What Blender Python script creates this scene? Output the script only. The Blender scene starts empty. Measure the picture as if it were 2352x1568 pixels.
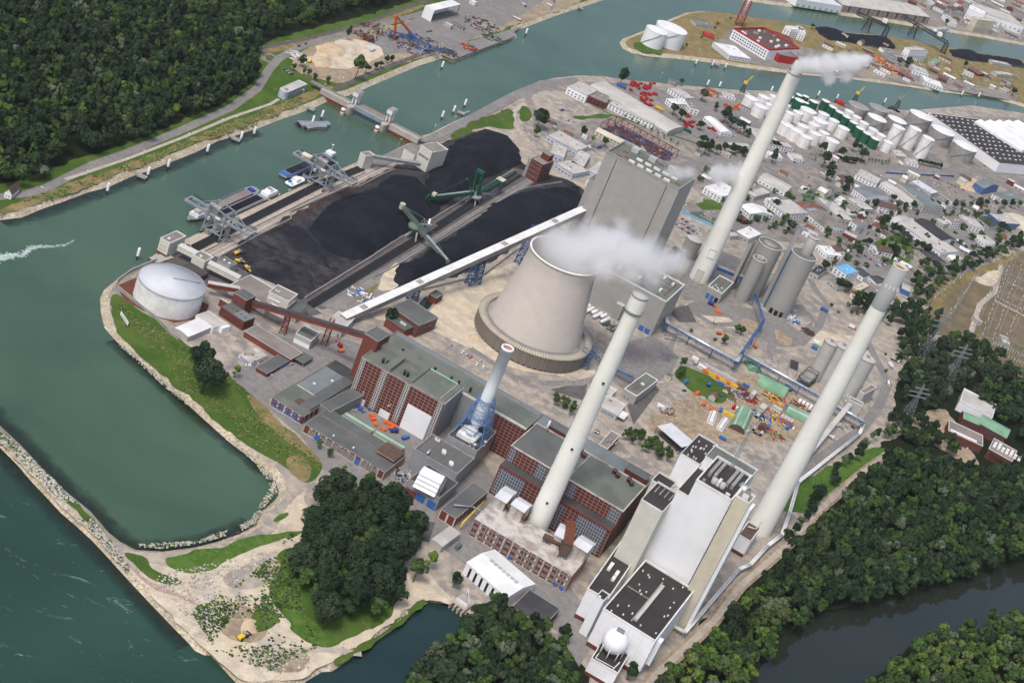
import bpy, math, random
import numpy as np
from mathutils import Vector, Matrix
from mathutils.geometry import tessellate_polygon
rad = math.radians
random.seed(7); rng = np.random.default_rng(7)
SC = bpy.context.scene; COL = SC.collection
HC = 590.0; FPX = 3600.0; CX, CY = 1176.0, 784.0
_n = np.array([-1486.0 - CX, 7205.0 - CY, FPX]); _n /= np.linalg.norm(_n)
UP = -_n
_y = np.array([0, 0, 1.0]); _y = _y - (_y @ UP) * UP; _y /= np.linalg.norm(_y)
_x = np.cross(_y, UP)
if np.linalg.det(np.stack([_x, _y, UP])) < 0: _x = -_x
RM = np.stack([_x, _y, UP])
cam_d = bpy.data.cameras.new('camera'); cam = bpy.data.objects.new('camera', cam_d); COL.objects.link(cam)
cam_d.sensor_width = 36; cam_d.lens = 36 * FPX / 2352; cam_d.clip_start = 5; cam_d.clip_end = 60000
_r, _d, _f = RM[:, 0], RM[:, 1], RM[:, 2]
cam.matrix_world = Matrix(((_r[0], -_d[0], -_f[0], 0), (_r[1], -_d[1], -_f[1], 0), (_r[2], -_d[2], -_f[2], HC), (0, 0, 0, 1)))
SC.camera = cam
SUN_EL, SUN_AZ = rad(60), rad(205)          # azimuth clockwise from +Y
W = bpy.data.worlds.new('World'); SC.world = W; W.use_nodes = True
nt = W.node_tree; bg = nt.nodes['Background']
sky = nt.nodes.new('ShaderNodeTexSky'); sky.sky_type = 'NISHITA'; sky.sun_disc = False
sky.sun_elevation = SUN_EL; sky.sun_rotation = SUN_AZ; sky.dust_density = 4.0; sky.air_density = 0.9; sky.ozone_density = 0.6
nt.links.new(sky.outputs[0], bg.inputs[0]); bg.inputs[1].default_value = 0.15
sd = bpy.data.lights.new('sun', 'SUN'); sd.energy = 1.7; sd.angle = rad(14); sd.color = (1.0, 0.965, 0.92)
sun = bpy.data.objects.new('sun', sd); COL.objects.link(sun)
sdir = Vector((math.sin(SUN_AZ) * math.cos(SUN_EL), math.cos(SUN_AZ) * math.cos(SUN_EL), math.sin(SUN_EL)))
sun.rotation_euler = (-sdir).to_track_quat('-Z', 'Y').to_euler(); sun.location = (0, 1000, 900)
SC.view_settings.view_transform = 'Standard'; SC.view_settings.look = 'None'
SC.view_settings.exposure = 0.2; SC.view_settings.gamma = 1; SC.view_settings.use_curve_mapping = False
SC.cycles.volume_bounces = 8; SC.cycles.max_bounces = 12
def wd(p, z=0.0):
 r = RM @ np.array([p[0] - CX, p[1] - CY, FPX]); t = (z - HC) / r[2]
 return np.array([t * r[0], t * r[1], z])
def hgt(base, top, z0=0.0):
 b = wd(base, z0); r = RM @ np.array([top[0] - CX, top[1] - CY, FPX])
 return HC + math.hypot(b[0], b[1]) / math.hypot(r[0], r[1]) * r[2]
def pts(tile, s):
 "'21','x,y x,y' -> photo pixels; a tile is one 4x4 cell of the photo; 'V' is the whole photo"
 out = []
 for a in s.split():
  x, y = a.split(',')
  x, y = float(x), float(y)
  out.append((x, y) if tile == 'V' else (int(tile[0]) * 588 + x / 4, int(tile[1]) * 392 + y / 4))
 return out
def wp(tile, s, z=0.0): return [wd(p, z) for p in pts(tile, s)]
def tag(o, label=None, cat=None, group=None, kind=None):
 if label: o['label'] = label
 if cat: o['category'] = cat
 if group: o['group'] = group
 if kind: o['kind'] = kind
 return o
def thing(name, label, cat, loc=(0, 0, 0), rz=0.0, group=None):
 o = bpy.data.objects.new(name, None); COL.objects.link(o)
 o.location = loc; o.rotation_euler = (0, 0, rz); o.empty_display_size = 1
 return tag(o, label, cat, group)
def copy_thing(o, loc, rz=0.0, label=None, group=None, scale=None, parent=None):
 c = o.copy(); COL.objects.link(c); c.location = loc; c.rotation_euler = (0, 0, rz)
 if label: c['label'] = label
 if group: c['group'] = group
 if scale is not None: c.scale = scale if hasattr(scale, '__len__') else (scale,) * 3
 for ch in o.children:
  k = ch.copy(); COL.objects.link(k); k.parent = c
  for g in ch.children:
   m = g.copy(); COL.objects.link(m); m.parent = k
 return c
def lin(c):
 o = []
 for v in c[:3]:
  v = v / 255.0
  o.append(v / 12.92 if v <= 0.04045 else ((v + 0.055) / 1.055) ** 2.4)
 return (*o, 1)
def rgb(n, sock, c): n.inputs[sock].default_value = lin(c)
class NT:
 def __init__(s, name):
  s.m = bpy.data.materials.new(name); s.m.use_nodes = True; s.t = s.m.node_tree
  s.b = s.t.nodes['Principled BSDF']; s.tc = s.n('TexCoord')
 def n(s, k): return s.t.nodes.new('ShaderNode' + k)
 def l(s, a, b): s.t.links.new(a, b)
 def noise(s, scale, detail=4, rough=0.6, co='Object', vec=None, dist=0.0):
  n = s.n('TexNoise'); n.inputs['Scale'].default_value = scale; n.inputs['Detail'].default_value = detail
  n.inputs['Roughness'].default_value = rough; n.inputs['Distortion'].default_value = dist
  s.l(vec if vec is not None else s.tc.outputs[co], n.inputs['Vector']); return n.outputs['Fac']
 def ramp(s, fac, lo, hi):
  r = s.n('MapRange'); r.inputs[1].default_value = lo; r.inputs[2].default_value = hi
  s.l(fac, r.inputs[0]); return r.outputs[0]
 def mix(s, fac, a, b, mode='MIX'):
  m = s.n('Mix'); m.data_type = 'RGBA'; m.blend_type = mode
  if hasattr(fac, 'links') or hasattr(fac, 'is_linked'): s.l(fac, m.inputs[0])
  else: m.inputs[0].default_value = fac
  for v, i in ((a, 6), (b, 7)):
   if isinstance(v, tuple): m.inputs[i].default_value = lin(v)
   else: s.l(v, m.inputs[i])
  return m.outputs[2]
 def val(s, c, fac, amt):
  "brightness wobble: c * (1-amt .. 1+amt)"
  h = s.n('HueSaturation'); r = s.n('MapRange'); r.inputs[1].default_value = 0.25; r.inputs[2].default_value = 0.75
  r.inputs[3].default_value = 1 - amt; r.inputs[4].default_value = 1 + amt
  s.l(fac, r.inputs[0]); s.l(r.outputs[0], h.inputs['Value'])
  if isinstance(c, tuple): h.inputs['Color'].default_value = lin(c)
  else: s.l(c, h.inputs['Color'])
  return h.outputs[0]
 def out(s, c, rough=0.8, spec=0.3, metal=0.0, bump=None, bs=0.3, bd=1.0):
  if isinstance(c, tuple): s.b.inputs['Base Color'].default_value = lin(c)
  else: s.l(c, s.b.inputs['Base Color'])
  s.b.inputs['Roughness'].default_value = rough; s.b.inputs['Specular IOR Level'].default_value = spec
  s.b.inputs['Metallic'].default_value = metal
  if bump is not None:
   b = s.n('Bump'); b.inputs['Strength'].default_value = bs; b.inputs['Distance'].default_value = bd
   s.l(bump, b.inputs['Height']); s.l(b.outputs[0], s.b.inputs['Normal'])
  return s.m
MATS = {}
def paint(name, c, c2=None, scale=0.15, amt=0.12, rough=0.7, spec=0.3, metal=0.0, fine=0.8):
 "a colour with patches of a second colour and a fine wobble of brightness"
 t = NT(name)
 col = t.mix(t.ramp(t.noise(scale, 5), 0.42, 0.62), c, c2 if c2 else c)
 col = t.val(col, t.noise(fine, 4), amt)
 MATS[name] = t.out(col, rough, spec, metal); return MATS[name]
def grid_mat(name, panel, line, pw, ph, lw, panel2=None, rough=0.6, spec=0.3, amt=0.1):
 "panels of pw x ph metres between lines, laid out in metres along the wall"
 t = NT(name); b = t.n('TexBrick'); b.offset = 0; b.squash = 1
 b.inputs['Scale'].default_value = 1; b.inputs['Brick Width'].default_value = pw; b.inputs['Row Height'].default_value = ph
 b.inputs['Mortar Size'].default_value = lw; b.inputs['Mortar Smooth'].default_value = 0; b.inputs['Bias'].default_value = -0.1
 rgb(b, 'Color1', panel); rgb(b, 'Color2', panel2 or panel); rgb(b, 'Mortar', line)
 t.l(t.tc.outputs['UV'], b.inputs['Vector'])
 MATS[name] = t.out(t.val(b.outputs['Color'], t.noise(0.12, 4), amt), rough, spec); return MATS[name]
def ground_mat(name, a, b, c, s1=0.02, s2=0.2, amt=0.18, lo=(0.42, 0.6), lo2=(0.45, 0.65), rough=0.95, fine=0.9):
 t = NT(name)
 col = t.mix(t.ramp(t.noise(s1, 6, 0.65, dist=0.4), *lo), a, b)
 col = t.mix(t.ramp(t.noise(s2, 6, 0.7), *lo2), col, c)
 col = t.val(col, t.noise(fine, 4, 0.7), amt)
 MATS[name] = t.out(col, rough, 0.1); return MATS[name]
def water_mat(name, a, b, rough=0.12, s=0.004, wave=0.25, bs=0.12, spec=0.5, foam=None):
 t = NT(name)
 col = t.mix(t.ramp(t.noise(s, 5, 0.55, dist=0.6), 0.35, 0.65), a, b)
 mp = t.n('Mapping'); mp.inputs['Rotation'].default_value = (0, 0, .9); mp.inputs['Scale'].default_value = (.35, 1, 1); t.l(t.tc.outputs['Object'], mp.inputs['Vector']); rp = t.noise(wave, 5, 0.65, vec=mp.outputs[0])
 col = t.val(col, t.noise(.03, 5, .6, vec=mp.outputs[0]), .09)
 if foam: col = t.mix(t.ramp(t.noise(.09, 8, .75, vec=mp.outputs[0], dist=1.5), .6, .68), col, foam)
 MATS[name] = t.out(col, rough, spec, bump=rp, bs=bs, bd=0.6); return MATS[name]
def foliage_mat(name, a, b, c, amt=0.35):
 t = NT(name); oi = t.n('ObjectInfo')
 v = t.n('TexVoronoi'); v.inputs['Scale'].default_value = 0.09
 geo = t.n('NewGeometry'); t.l(geo.outputs['Position'], v.inputs['Vector'])
 sep = t.n('SeparateColor'); t.l(v.outputs['Color'], sep.inputs[0])
 col = t.mix(t.ramp(sep.outputs[0], 0.15, 0.85), a, b)
 col = t.mix(t.ramp(sep.outputs[1], 0.72, 1.0), col, c)
 col = t.mix(t.ramp(oi.outputs['Random'], 0.7, 1.2), col, c)
 n = t.noise(0.9, 3, 0.7, vec=geo.outputs['Position'])
 MATS[name] = t.out(t.val(col, n, amt), 0.75, 0.15)
 return MATS[name]
class M:
 def __init__(s): s.v = []; s.f = []; s.uv = []; s.mi = []; s.sm = []
 def face(s, pv, uv=None, mi=0, smooth=False):
  k = len(s.v); s.v += [tuple(map(float, p)) for p in pv]; s.f.append(tuple(range(k, k + len(pv))))
  if uv is None: uv = [(p[0], p[1]) for p in pv]
  s.uv += [tuple(map(float, u)) for u in uv]; s.mi.append(mi); s.sm.append(smooth)
 def wall(s, a, b, z0, z1, u0=0.0, mi=0):
  L = math.hypot(b[0] - a[0], b[1] - a[1])
  s.face([(a[0], a[1], z0), (b[0], b[1], z0), (b[0], b[1], z1), (a[0], a[1], z1)], [(u0, z0), (u0 + L, z0), (u0 + L, z1), (u0, z1)], mi)
  return u0 + L
 def prism(s, pg, z0, z1, mi=0, mt=None, bottom=False):
  "pg: counter-clockwise (x,y) outline"
  n = len(pg); u = 0.0
  for i in range(n): u = s.wall(pg[i], pg[(i + 1) % n], z0, z1, u, mi)
  s.flat(pg, z1, mi if mt is None else mt)
  if bottom: s.flat(pg[::-1], z0, mi)
  return s
 def flat(s, pg, z, mi=0):
  if len(pg) == 4: s.face([(p[0], p[1], z) for p in pg], None, mi); return
  for t in tessellate_polygon([[Vector((p[0], p[1], 0)) for p in pg]]):
   q = [pg[i] for i in t]
   if (q[1][0] - q[0][0]) * (q[2][1] - q[0][1]) - (q[1][1] - q[0][1]) * (q[2][0] - q[0][0]) < 0: q = q[::-1]
   s.face([(p[0], p[1], z) for p in q], None, mi)
 def box(s, x0, x1, y0, y1, z0, z1, mi=0, mt=None):
  return s.prism([(x0, y0), (x1, y0), (x1, y1), (x0, y1)], z0, z1, mi, mt, True)
 def ring(s, x0, x1, y0, y1, z0, z1, t, mi=0):
  "parapet: a hollow rectangle of wall thickness t, meeting end to end"
  s.box(x0, x1, y0, y0 + t, z0, z1, mi); s.box(x0, x1, y1 - t, y1, z0, z1, mi)
  s.box(x0, x0 + t, y0 + t, y1 - t, z0, z1, mi); s.box(x1 - t, x1, y0 + t, y1 - t, z0, z1, mi); return s
 def bar(s, p, q, w, h=None, mi=0):
  "beam of section w x h from p to q"
  p = Vector(p); q = Vector(q); d = (q - p); L = d.length
  if L < 1e-6: return s
  d /= L; a = d.cross(Vector((0, 0, 1)))
  if a.length < 1e-3: a = Vector((1, 0, 0))
  a.normalize(); b = d.cross(a) * -1; h = h or w
  c = [a * (w / 2 * i) + b * (h / 2 * j) for i, j in ((-1, -1), (1, -1), (1, 1), (-1, 1))]
  P = [p + k for k in c]; Q = [q + k for k in c]
  for i in range(4):
   j = (i + 1) % 4; e = (c[j] - c[i]).length
   s.face([P[i], P[j], Q[j], Q[i]], [(0, 0), (0, e), (L, e), (L, 0)], mi)
  s.face(P[::-1], [(0, 0), (w, 0), (w, h), (0, h)], mi); s.face(Q, [(0, 0), (w, 0), (w, h), (0, h)], mi); return s
 def tube(s, p, q, r0, r1=None, n=10, mi=0, caps=True, smooth=True):
  p = Vector(p); q = Vector(q); r1 = r0 if r1 is None else r1; d = (q - p); L = d.length; d /= L
  a = d.cross(Vector((0, 0, 1)))
  if a.length < 1e-3: a = Vector((1, 0, 0))
  a.normalize(); b = d.cross(a)
  A = [a * math.cos(2 * math.pi * i / n) + b * math.sin(2 * math.pi * i / n) for i in range(n)]
  for i in range(n):
   j = (i + 1) % n; e = 2 * math.pi * r0 / n
   s.face([p + A[i] * r0, p + A[j] * r0, q + A[j] * r1, q + A[i] * r1], [(i * e, 0), (i * e + e, 0), (i * e + e, L), (i * e, L)], mi, smooth)
  if caps: s.face([p + A[i] * r0 for i in range(n)][::-1], None, mi); s.face([q + A[i] * r1 for i in range(n)], None, mi)
  return s
 def lathe(s, prof, n=32, mi=0, c=(0, 0), smooth=True, mis=None):
  "prof: [(r, z)...] bottom to top"
  for k in range(len(prof) - 1):
   (r0, z0), (r1, z1) = prof[k], prof[k + 1]; m = mis[k] if mis else mi
   for i in range(n):
    a0 = 2 * math.pi * i / n; a1 = 2 * math.pi * (i + 1) / n; R0 = max(r0, r1)
    q = [(c[0] + r0 * math.cos(a0), c[1] + r0 * math.sin(a0), z0), (c[0] + r0 * math.cos(a1), c[1] + r0 * math.sin(a1), z0),
      (c[0] + r1 * math.cos(a1), c[1] + r1 * math.sin(a1), z1), (c[0] + r1 * math.cos(a0), c[1] + r1 * math.sin(a0), z1)]
    uv = [(a0 * R0, z0), (a1 * R0, z0), (a1 * R0, z1), (a0 * R0, z1)]
    if r1 < 1e-6: q = q[:3]; uv = uv[:3]
    elif r0 < 1e-6: q = [q[0], q[2], q[3]]; uv = [uv[0], uv[2], uv[3]]
    s.face(q, uv, m, smooth)
  return s
 def gable(s, x0, x1, y0, y1, z0, rise, axis='x', mw=0, mr=1, over=0.4):
  "gable ends (mw) and two roof planes (mr) of a pitched roof"
  if axis == 'x':
   ym = (y0 + y1) / 2; e = over * 2 * rise / (y1 - y0)
   for x in (x0, x1):
    t = [(x, y0, z0), (x, y1, z0), (x, ym, z0 + rise)]
    s.face(t if x == x1 else t[::-1], [(p[1], p[2]) for p in (t if x == x1 else t[::-1])], mw)
   for a, sg in ((y0 - over, 1), (y1 + over, -1)):
    q = [(x0 - over, a, z0 - e + .1), (x1 + over, a, z0 - e + .1), (x1 + over, ym, z0 + rise + .1), (x0 - over, ym, z0 + rise + .1)]
    s.face(q if sg == 1 else q[::-1], None, mr)
  else:
   xm = (x0 + x1) / 2; e = over * 2 * rise / (x1 - x0)
   for y in (y0, y1):
    t = [(x1, y, z0), (x0, y, z0), (xm, y, z0 + rise)]
    s.face(t if y == y1 else t[::-1], [(p[0], p[2]) for p in (t if y == y1 else t[::-1])], mw)
   for a, sg in ((x0 - over, -1), (x1 + over, 1)):
    q = [(a, y0 - over, z0 - e + .1), (a, y1 + over, z0 - e + .1), (xm, y1 + over, z0 + rise + .1), (xm, y0 - over, z0 + rise + .1)]
    s.face(q if sg == 1 else q[::-1], None, mr)
  return s
 def build(s, name, mats, parent=None, **kw):
  me = bpy.data.meshes.new(name); me.from_pydata(s.v, [], s.f)
  ul = me.uv_layers.new(name='UVMap'); ul.data.foreach_set('uv', np.array(s.uv, dtype=np.float32).ravel())
  for m in (mats if isinstance(mats, (list, tuple)) else [mats]): me.materials.append(MATS[m] if isinstance(m, str) else m)
  me.polygons.foreach_set('material_index', np.array(s.mi, dtype=np.int32))
  me.polygons.foreach_set('use_smooth', np.array(s.sm, dtype=bool))
  if any(s.sm):
   import bmesh
   bm = bmesh.new(); bm.from_mesh(me); bmesh.ops.remove_doubles(bm, verts=bm.verts, dist=0.0005); bm.to_mesh(me); bm.free()
  me.update()
  o = bpy.data.objects.new(name, me); COL.objects.link(o)
  if parent is not None: o.parent = parent
  if kw: tag(o, **kw)
  return o
def mesh_np(name, V, F4, mats, parent=None, smooth=False):
 "fast mesh from arrays of quads (or tris)"
 me = bpy.data.meshes.new(name); k = F4.shape[1]
 me.vertices.add(len(V)); me.vertices.foreach_set('co', V.astype(np.float32).ravel())
 me.loops.add(F4.size); me.loops.foreach_set('vertex_index', F4.astype(np.int32).ravel())
 me.polygons.add(len(F4)); me.polygons.foreach_set('loop_start', np.arange(0, F4.size, k, dtype=np.int32))
 if smooth: me.polygons.foreach_set('use_smooth', np.ones(len(F4), dtype=bool))
 for m in (mats if isinstance(mats, (list, tuple)) else [mats]): me.materials.append(MATS[m])
 me.update(calc_edges=True); me.validate()
 o = bpy.data.objects.new(name, me); COL.objects.link(o)
 if parent is not None: o.parent = parent
 return o
def ccw(pg):
 a = sum(pg[i][0] * pg[(i + 1) % len(pg)][1] - pg[(i + 1) % len(pg)][0] * pg[i][1] for i in range(len(pg)))
 return list(pg) if a > 0 else list(pg)[::-1]
def inset(pg, d):
 n = len(pg); out = []
 for i in range(n):
  a, b, c = np.array(pg[i - 1][:2]), np.array(pg[i][:2]), np.array(pg[(i + 1) % n][:2])
  e0 = (b - a) / (np.linalg.norm(b - a) + 1e-9); e1 = (c - b) / (np.linalg.norm(c - b) + 1e-9)
  n0 = np.array([-e0[1], e0[0]]); n1 = np.array([-e1[1], e1[0]]); m = n0 + n1
  m /= max(np.linalg.norm(m), 1e-6); out.append(b + m * d / max(m @ n0, 0.5))
 return out
def inside(P, pg):
 pg = np.array([p[:2] for p in pg]); x, y = P[:, 0], P[:, 1]; r = np.zeros(len(P), bool); j = len(pg) - 1
 for i in range(len(pg)):
  xi, yi = pg[i]; xj, yj = pg[j]
  r ^= ((yi > y) != (yj > y)) & (x < (xj - xi) * (y - yi) / (yj - yi + 1e-12) + xi); j = i
 return r
def edge_dist(P, pg):
 pg = np.array([p[:2] for p in pg]); d = np.full(len(P), 1e9)
 for i in range(len(pg)):
  a, b = pg[i], pg[(i + 1) % len(pg)]; e = b - a
  t = np.clip(((P - a) @ e) / (e @ e + 1e-9), 0, 1); d = np.minimum(d, np.linalg.norm(P - a - t[:, None] * e, axis=1))
 return d
def vnoise(P, s, seed=0):
 "smooth value noise on (n,2) points"
 q = P / s; i = np.floor(q).astype(int); f = q - i; f = f * f * (3 - 2 * f)
 def h(a, b): return np.modf(np.abs(np.sin(a * 127.1 + b * 311.7 + seed * 74.7) * 43758.5453))[0]
 x, y = i[:, 0], i[:, 1]
 return (h(x, y) * (1 - f[:, 0]) + h(x + 1, y) * f[:, 0]) * (1 - f[:, 1]) + (h(x, y + 1) * (1 - f[:, 0]) + h(x + 1, y + 1) * f[:, 0]) * f[:, 1]
water_mat('harbor_water', (58, 82, 64), (72, 95, 75), 0.2, 0.006, 0.2, 0.3)
water_mat('river_water', (32, 58, 46), (42, 70, 56), 0.2, 0.006, 0.2, 0.5, foam=(120, 142, 130))
water_mat('oxbow_water', (34, 40, 34), (42, 46, 40), 0.06, 0.006, 0.15, 0.03)
water_mat('intake_water', (22, 42, 44), (30, 52, 50), 0.1, 0.01, 0.3, 0.08)
ground_mat('bank_stone', (196, 184, 164), (170, 158, 138), (128, 120, 96), 0.05, 0.5, 0.25)
ground_mat('bank_rock', (175, 162, 145), (205, 196, 182), (110, 108, 78), 0.2, 0.7, 0.35)
ground_mat('gravel', (154, 146, 135), (126, 122, 118), (180, 168, 151), 0.02, 0.1, 0.16)
ground_mat('urban', (130, 125, 121), (152, 143, 133), (106, 103, 101), 0.016, 0.08, 0.18)
ground_mat('asphalt', (126, 123, 121), (138, 134, 130), (114, 112, 110), 0.03, 0.2, 0.1)
ground_mat('dark_asphalt', (92, 88, 88), (104, 99, 97), (80, 77, 77), 0.04, 0.2, 0.1)
ground_mat('concrete_floor', (172, 162, 150), (158, 148, 138), (186, 176, 164), 0.03, 0.2, 0.12)
ground_mat('sand', (192, 178, 155), (168, 158, 144), (208, 196, 174), 0.025, 0.1, 0.18)
ground_mat('grass', (62, 88, 34), (80, 100, 44), (116, 112, 66), 0.03, 0.1, 0.25, lo2=(0.58, 0.72))
ground_mat('lush_grass', (60, 94, 34), (76, 106, 42), (94, 112, 54), 0.04, 0.2, 0.25)
ground_mat('dry_grass', (124, 110, 76), (104, 102, 64), (148, 128, 92), 0.02, 0.08, 0.2)
ground_mat('forest_floor', (28, 36, 20), (36, 42, 24), (22, 28, 16), 0.05, 0.3, 0.3)
ground_mat('red_floor', (104, 66, 54), (92, 58, 50), (116, 78, 64), 0.05, 0.3, 0.1)
ground_mat('pink_stone', (166, 142, 134), (186, 170, 160), (140, 118, 112), 0.3, 0.8, 0.3)
ground_mat('coal_floor', (50, 49, 54), (74, 71, 71), (38, 38, 43), 0.02, 0.1, 0.2)
ground_mat('switch_floor', (112, 100, 82), (98, 94, 68), (126, 110, 92), 0.01, 0.06, 0.2)
ground_mat('dirt', (150, 134, 112), (128, 116, 98), (172, 156, 134), 0.04, 0.2, 0.2)
ground_mat('far_land', (120, 118, 104), (84, 96, 70), (150, 144, 134), 0.004, 0.02, 0.2)
ZW = -3.0
def sheet(name, pg, z, mat, kind='structure', **kw):
 m = M(); m.flat(ccw([p[:2] for p in pg]), z); return m.build(name, mat, kind=kind, **kw)
sheet('ground', [(-13000, -2000), (13000, -2000), (13000, 16000), (-13000, 16000)], -6.0, 'far_land')
sheet('water', [(-9000, -500), (9000, -500), (9000, 12000), (-9000, 12000)], ZW, 'harbor_water')
def land(name, pg, top, bank, slope=5.0, dark=None):
 "the outline is the waterline; the bank climbs from it to the land's edge"
 lo = ccw([p[:2] for p in pg]); hi = inset(lo, slope); n = len(lo); m = M(); dk = [tuple(p[:2]) for p in (dark or [])]
 lo2 = inset(lo, -3.0)
 for i in range(n):
  j = (i + 1) % n
  m.face([(*lo2[i], ZW - 1.6), (*lo2[j], ZW - 1.6), (*lo[j], ZW + .05), (*lo[i], ZW + .05)], None, 2 if tuple(lo[i]) in dk else 1)
  m.face([(*lo[i], ZW + .05), (*lo[j], ZW + .05), (*hi[j], 0), (*hi[i], 0)], None, 2 if tuple(lo[i]) in dk else 1)
 m.flat(hi, 0.0, 0); return m.build(name, [top, bank, 'forest_floor'], kind='structure')
S_WEST = [(-900, 760), (-300, 590), (0, 506), (50, 500), (92, 482), (150, 462), (200, 443), (250, 430), (300, 407), (350, 390), (400, 370), (450, 350), (500, 325),
   (588, 297), (638, 277), (688, 260), (725, 246), (768, 226), (800, 220), (838, 204), (913, 172), (963, 151), (998, 140), (1018, 134), (1040, 143), (1176, 91), (1187, 86),
   (1182, 73), (1226, 56), (1276, 37), (1324, 21), (1388, 0), (1470, -30), (1600, -90)]
w0 = [wd(p, ZW) for p in S_WEST]
land('west_bank', w0 + [(400, 7000, 0), (-9000, 9000, 0), (-9000, 700, 0)], 'grass', 'bank_stone', 6)
S_PEN = [(1423, 99), (1430, 90), (1451, 82), (1476, 72), (1538, 45), (1576, 30), (1613, 26), (1663, 30), (1726, 40), (1764, 45), (1859, 60), (1901, 72), (1990, 78), (2026, 82),
   (2089, 92), (2139, 105), (2189, 112), (2264, 125), (2352, 138), (2600, 180), (2600, 300), (2352, 246), (2289, 228), (2239, 220), (2164, 212), (2089, 200), (2014, 190),
   (1939, 180), (1839, 172), (1764, 163), (1701, 155), (1663, 148), (1613, 142), (1551, 135), (1488, 130), (1451, 122), (1430, 112)]
land('harbor_island', [wd(p, ZW) for p in S_PEN], 'dry_grass', 'bank_stone', 7)
S_N = [(1560, -60), (1640, -18), (1701, 0), (1764, 10), (1864, 22), (1939, 37), (2014, 47), (2089, 60), (2164, 72), (2264, 88), (2352, 105), (2700, 160)]
land('north_bank', [wd(p, ZW) for p in S_N] + [(9000, 3500, 0), (9000, 12000, 0), (700, 9000, 0)], 'urban', 'bank_stone', 8)
S_MAIN = [(2700, 330), (2352, 262), (2227, 243), (2089, 254), (2039, 252), (1939, 242), (1864, 230), (1764, 210), (1676, 207), (1576, 198), (1436, 185), (1376, 176), (1326, 174),
   (1276, 179), (1238, 188), (1201, 203), (1176, 217), (1138, 234), (1100, 254), (1038, 282), (988, 307), (970, 312), (938, 329), (888, 354), (850, 369), (820, 372), (588, 474),
   (435, 545), (362, 580), (340, 596), (345, 606), (265, 645), (240, 665), (230, 685), (232, 717), (240, 752), (268, 785), (300, 812), (338, 844), (375, 879), (425, 924),
   (475, 969), (525, 1014), (588, 1062), (613, 1082), (633, 1104), (641, 1127), (635, 1146), (613, 1164), (596, 1178), (582, 1191), (582, 1206), (550, 1226), (500, 1243),
   (450, 1256), (375, 1266), (312, 1262), (275, 1243), (250, 1223), (207, 1173), (150, 1127), (100, 1079), (50, 1024), (0, 977), (-300, 690), (-420, 590), (-440, 640), (-300, 740), (0, 1028), (38, 1066), (75, 1109),
   (113, 1149), (140, 1178), (175, 1208), (213, 1243), (250, 1283), (300, 1338), (350, 1391), (400, 1443), (438, 1482), (448, 1494), (470, 1504), (483, 1504), (500, 1521),
   (525, 1549), (545, 1570), (570, 1590), (680, 1580), (700, 1566), (738, 1543), (763, 1541), (800, 1516), (838, 1489), (913, 1439), (963, 1396), (985, 1382), (1035, 1388), (1063, 1413), (1078, 1430),
   (1000, 1510), (920, 1570), (860, 1640), (840, 1800), (1540, 1800), (1700, 1620), (1775, 1478), (1860, 1420), (1990, 1388), (2100, 1365), (2200, 1330), (2300, 1303),
   (2420, 1278), (3000, 1130)]
PG = [wd(p, ZW) for p in S_MAIN]; land('plant_ground', PG + [(9000, 1200, 0), (9000, 2500, 0)], 'gravel', 'bank_stone', 5, PG[S_MAIN.index((1078, 1430)):])
S_SE = [(2480, 1385), (2352, 1425), (2260, 1440), (2180, 1462), (2090, 1480), (2050, 1530), (1960, 1580), (1880, 1680), (1850, 1900)]
land('south_island', [wd(p, ZW) for p in S_SE] + [(3000, 300, 0), (5000, 800, 0)], 'forest_floor', 'forest_floor', 3)
sheet('river_water', [wd(p, ZW) for p in [(-440, 640), (-300, 735), (0, 1022), (75, 1103), (140, 1172), (250, 1277), (350, 1385), (438, 1476), (470, 1496), (500, 1515), (545, 1562), (700, 1562), (760, 1700), (700, 2100), (-900, 2000), (-1800, 900)]], ZW + .03, 'river_water')
sheet('oxbow_water', [wd(p, ZW) for p in [(1540, 1900), (1690, 1620), (1770, 1474), (1860, 1414), (1990, 1380), (2100, 1358), (2200, 1324), (2300, 1296), (2420, 1270), (3000, 1110), (3000, 1300), (2490, 1395), (2352, 1435), (2260, 1450), (2180, 1470), (2090, 1490), (2060, 1540), (1965, 1590), (1890, 1690), (1850, 1900)]], ZW + .03, 'oxbow_water')
sheet('intake_water', [wd(p, ZW) for p in [(702, 1564), (738, 1538), (800, 1512), (838, 1485), (913, 1436), (963, 1392), (985, 1378), (1035, 1384), (1063, 1409), (1086, 1430), (1005, 1516), (925, 1576), (860, 1700), (750, 1700)]], ZW + .06, 'intake_water')
LZ = [0]
def lz(layer): LZ[0] += 1; return 0.05 * layer + 0.004 * (LZ[0] % 12)
SOFT = {'grass', 'lush_grass', 'dry_grass', 'sand', 'dirt', 'forest_floor', 'bank_rock', 'pink_stone', 'coal_floor', 'gravel'}
def soften(pg):
 "rounded corners and a ragged edge, as soil and turf have"
 p = np.array([q[:2] for q in pg])
 for _ in range(2): n_ = np.roll(p, -1, 0); p = np.stack([p * .78 + n_ * .22, p * .22 + n_ * .78], 1).reshape(-1, 2)
 o = []
 for a, b in zip(p, np.roll(p, -1, 0)):
  L = np.linalg.norm(b - a); k = int(min(max(L / 2.5, 1), 60)); nr = np.array([-(b - a)[1], (b - a)[0]]) / (L + 1e-9)
  for i in range(k): q = a + (b - a) * i / k; o.append(q + nr * ((vnoise(q[None], 11.0, 5)[0] - .5) * 5 + (vnoise(q[None], 4.0, 8)[0] - .5) * 2) * min(L / 12, 1))
 return o
def patch(name, tile, s, mat, layer=1):
 pg = wp(tile, s); return sheet(name, soften(pg) if mat in SOFT else pg, lz(layer), mat)
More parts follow.
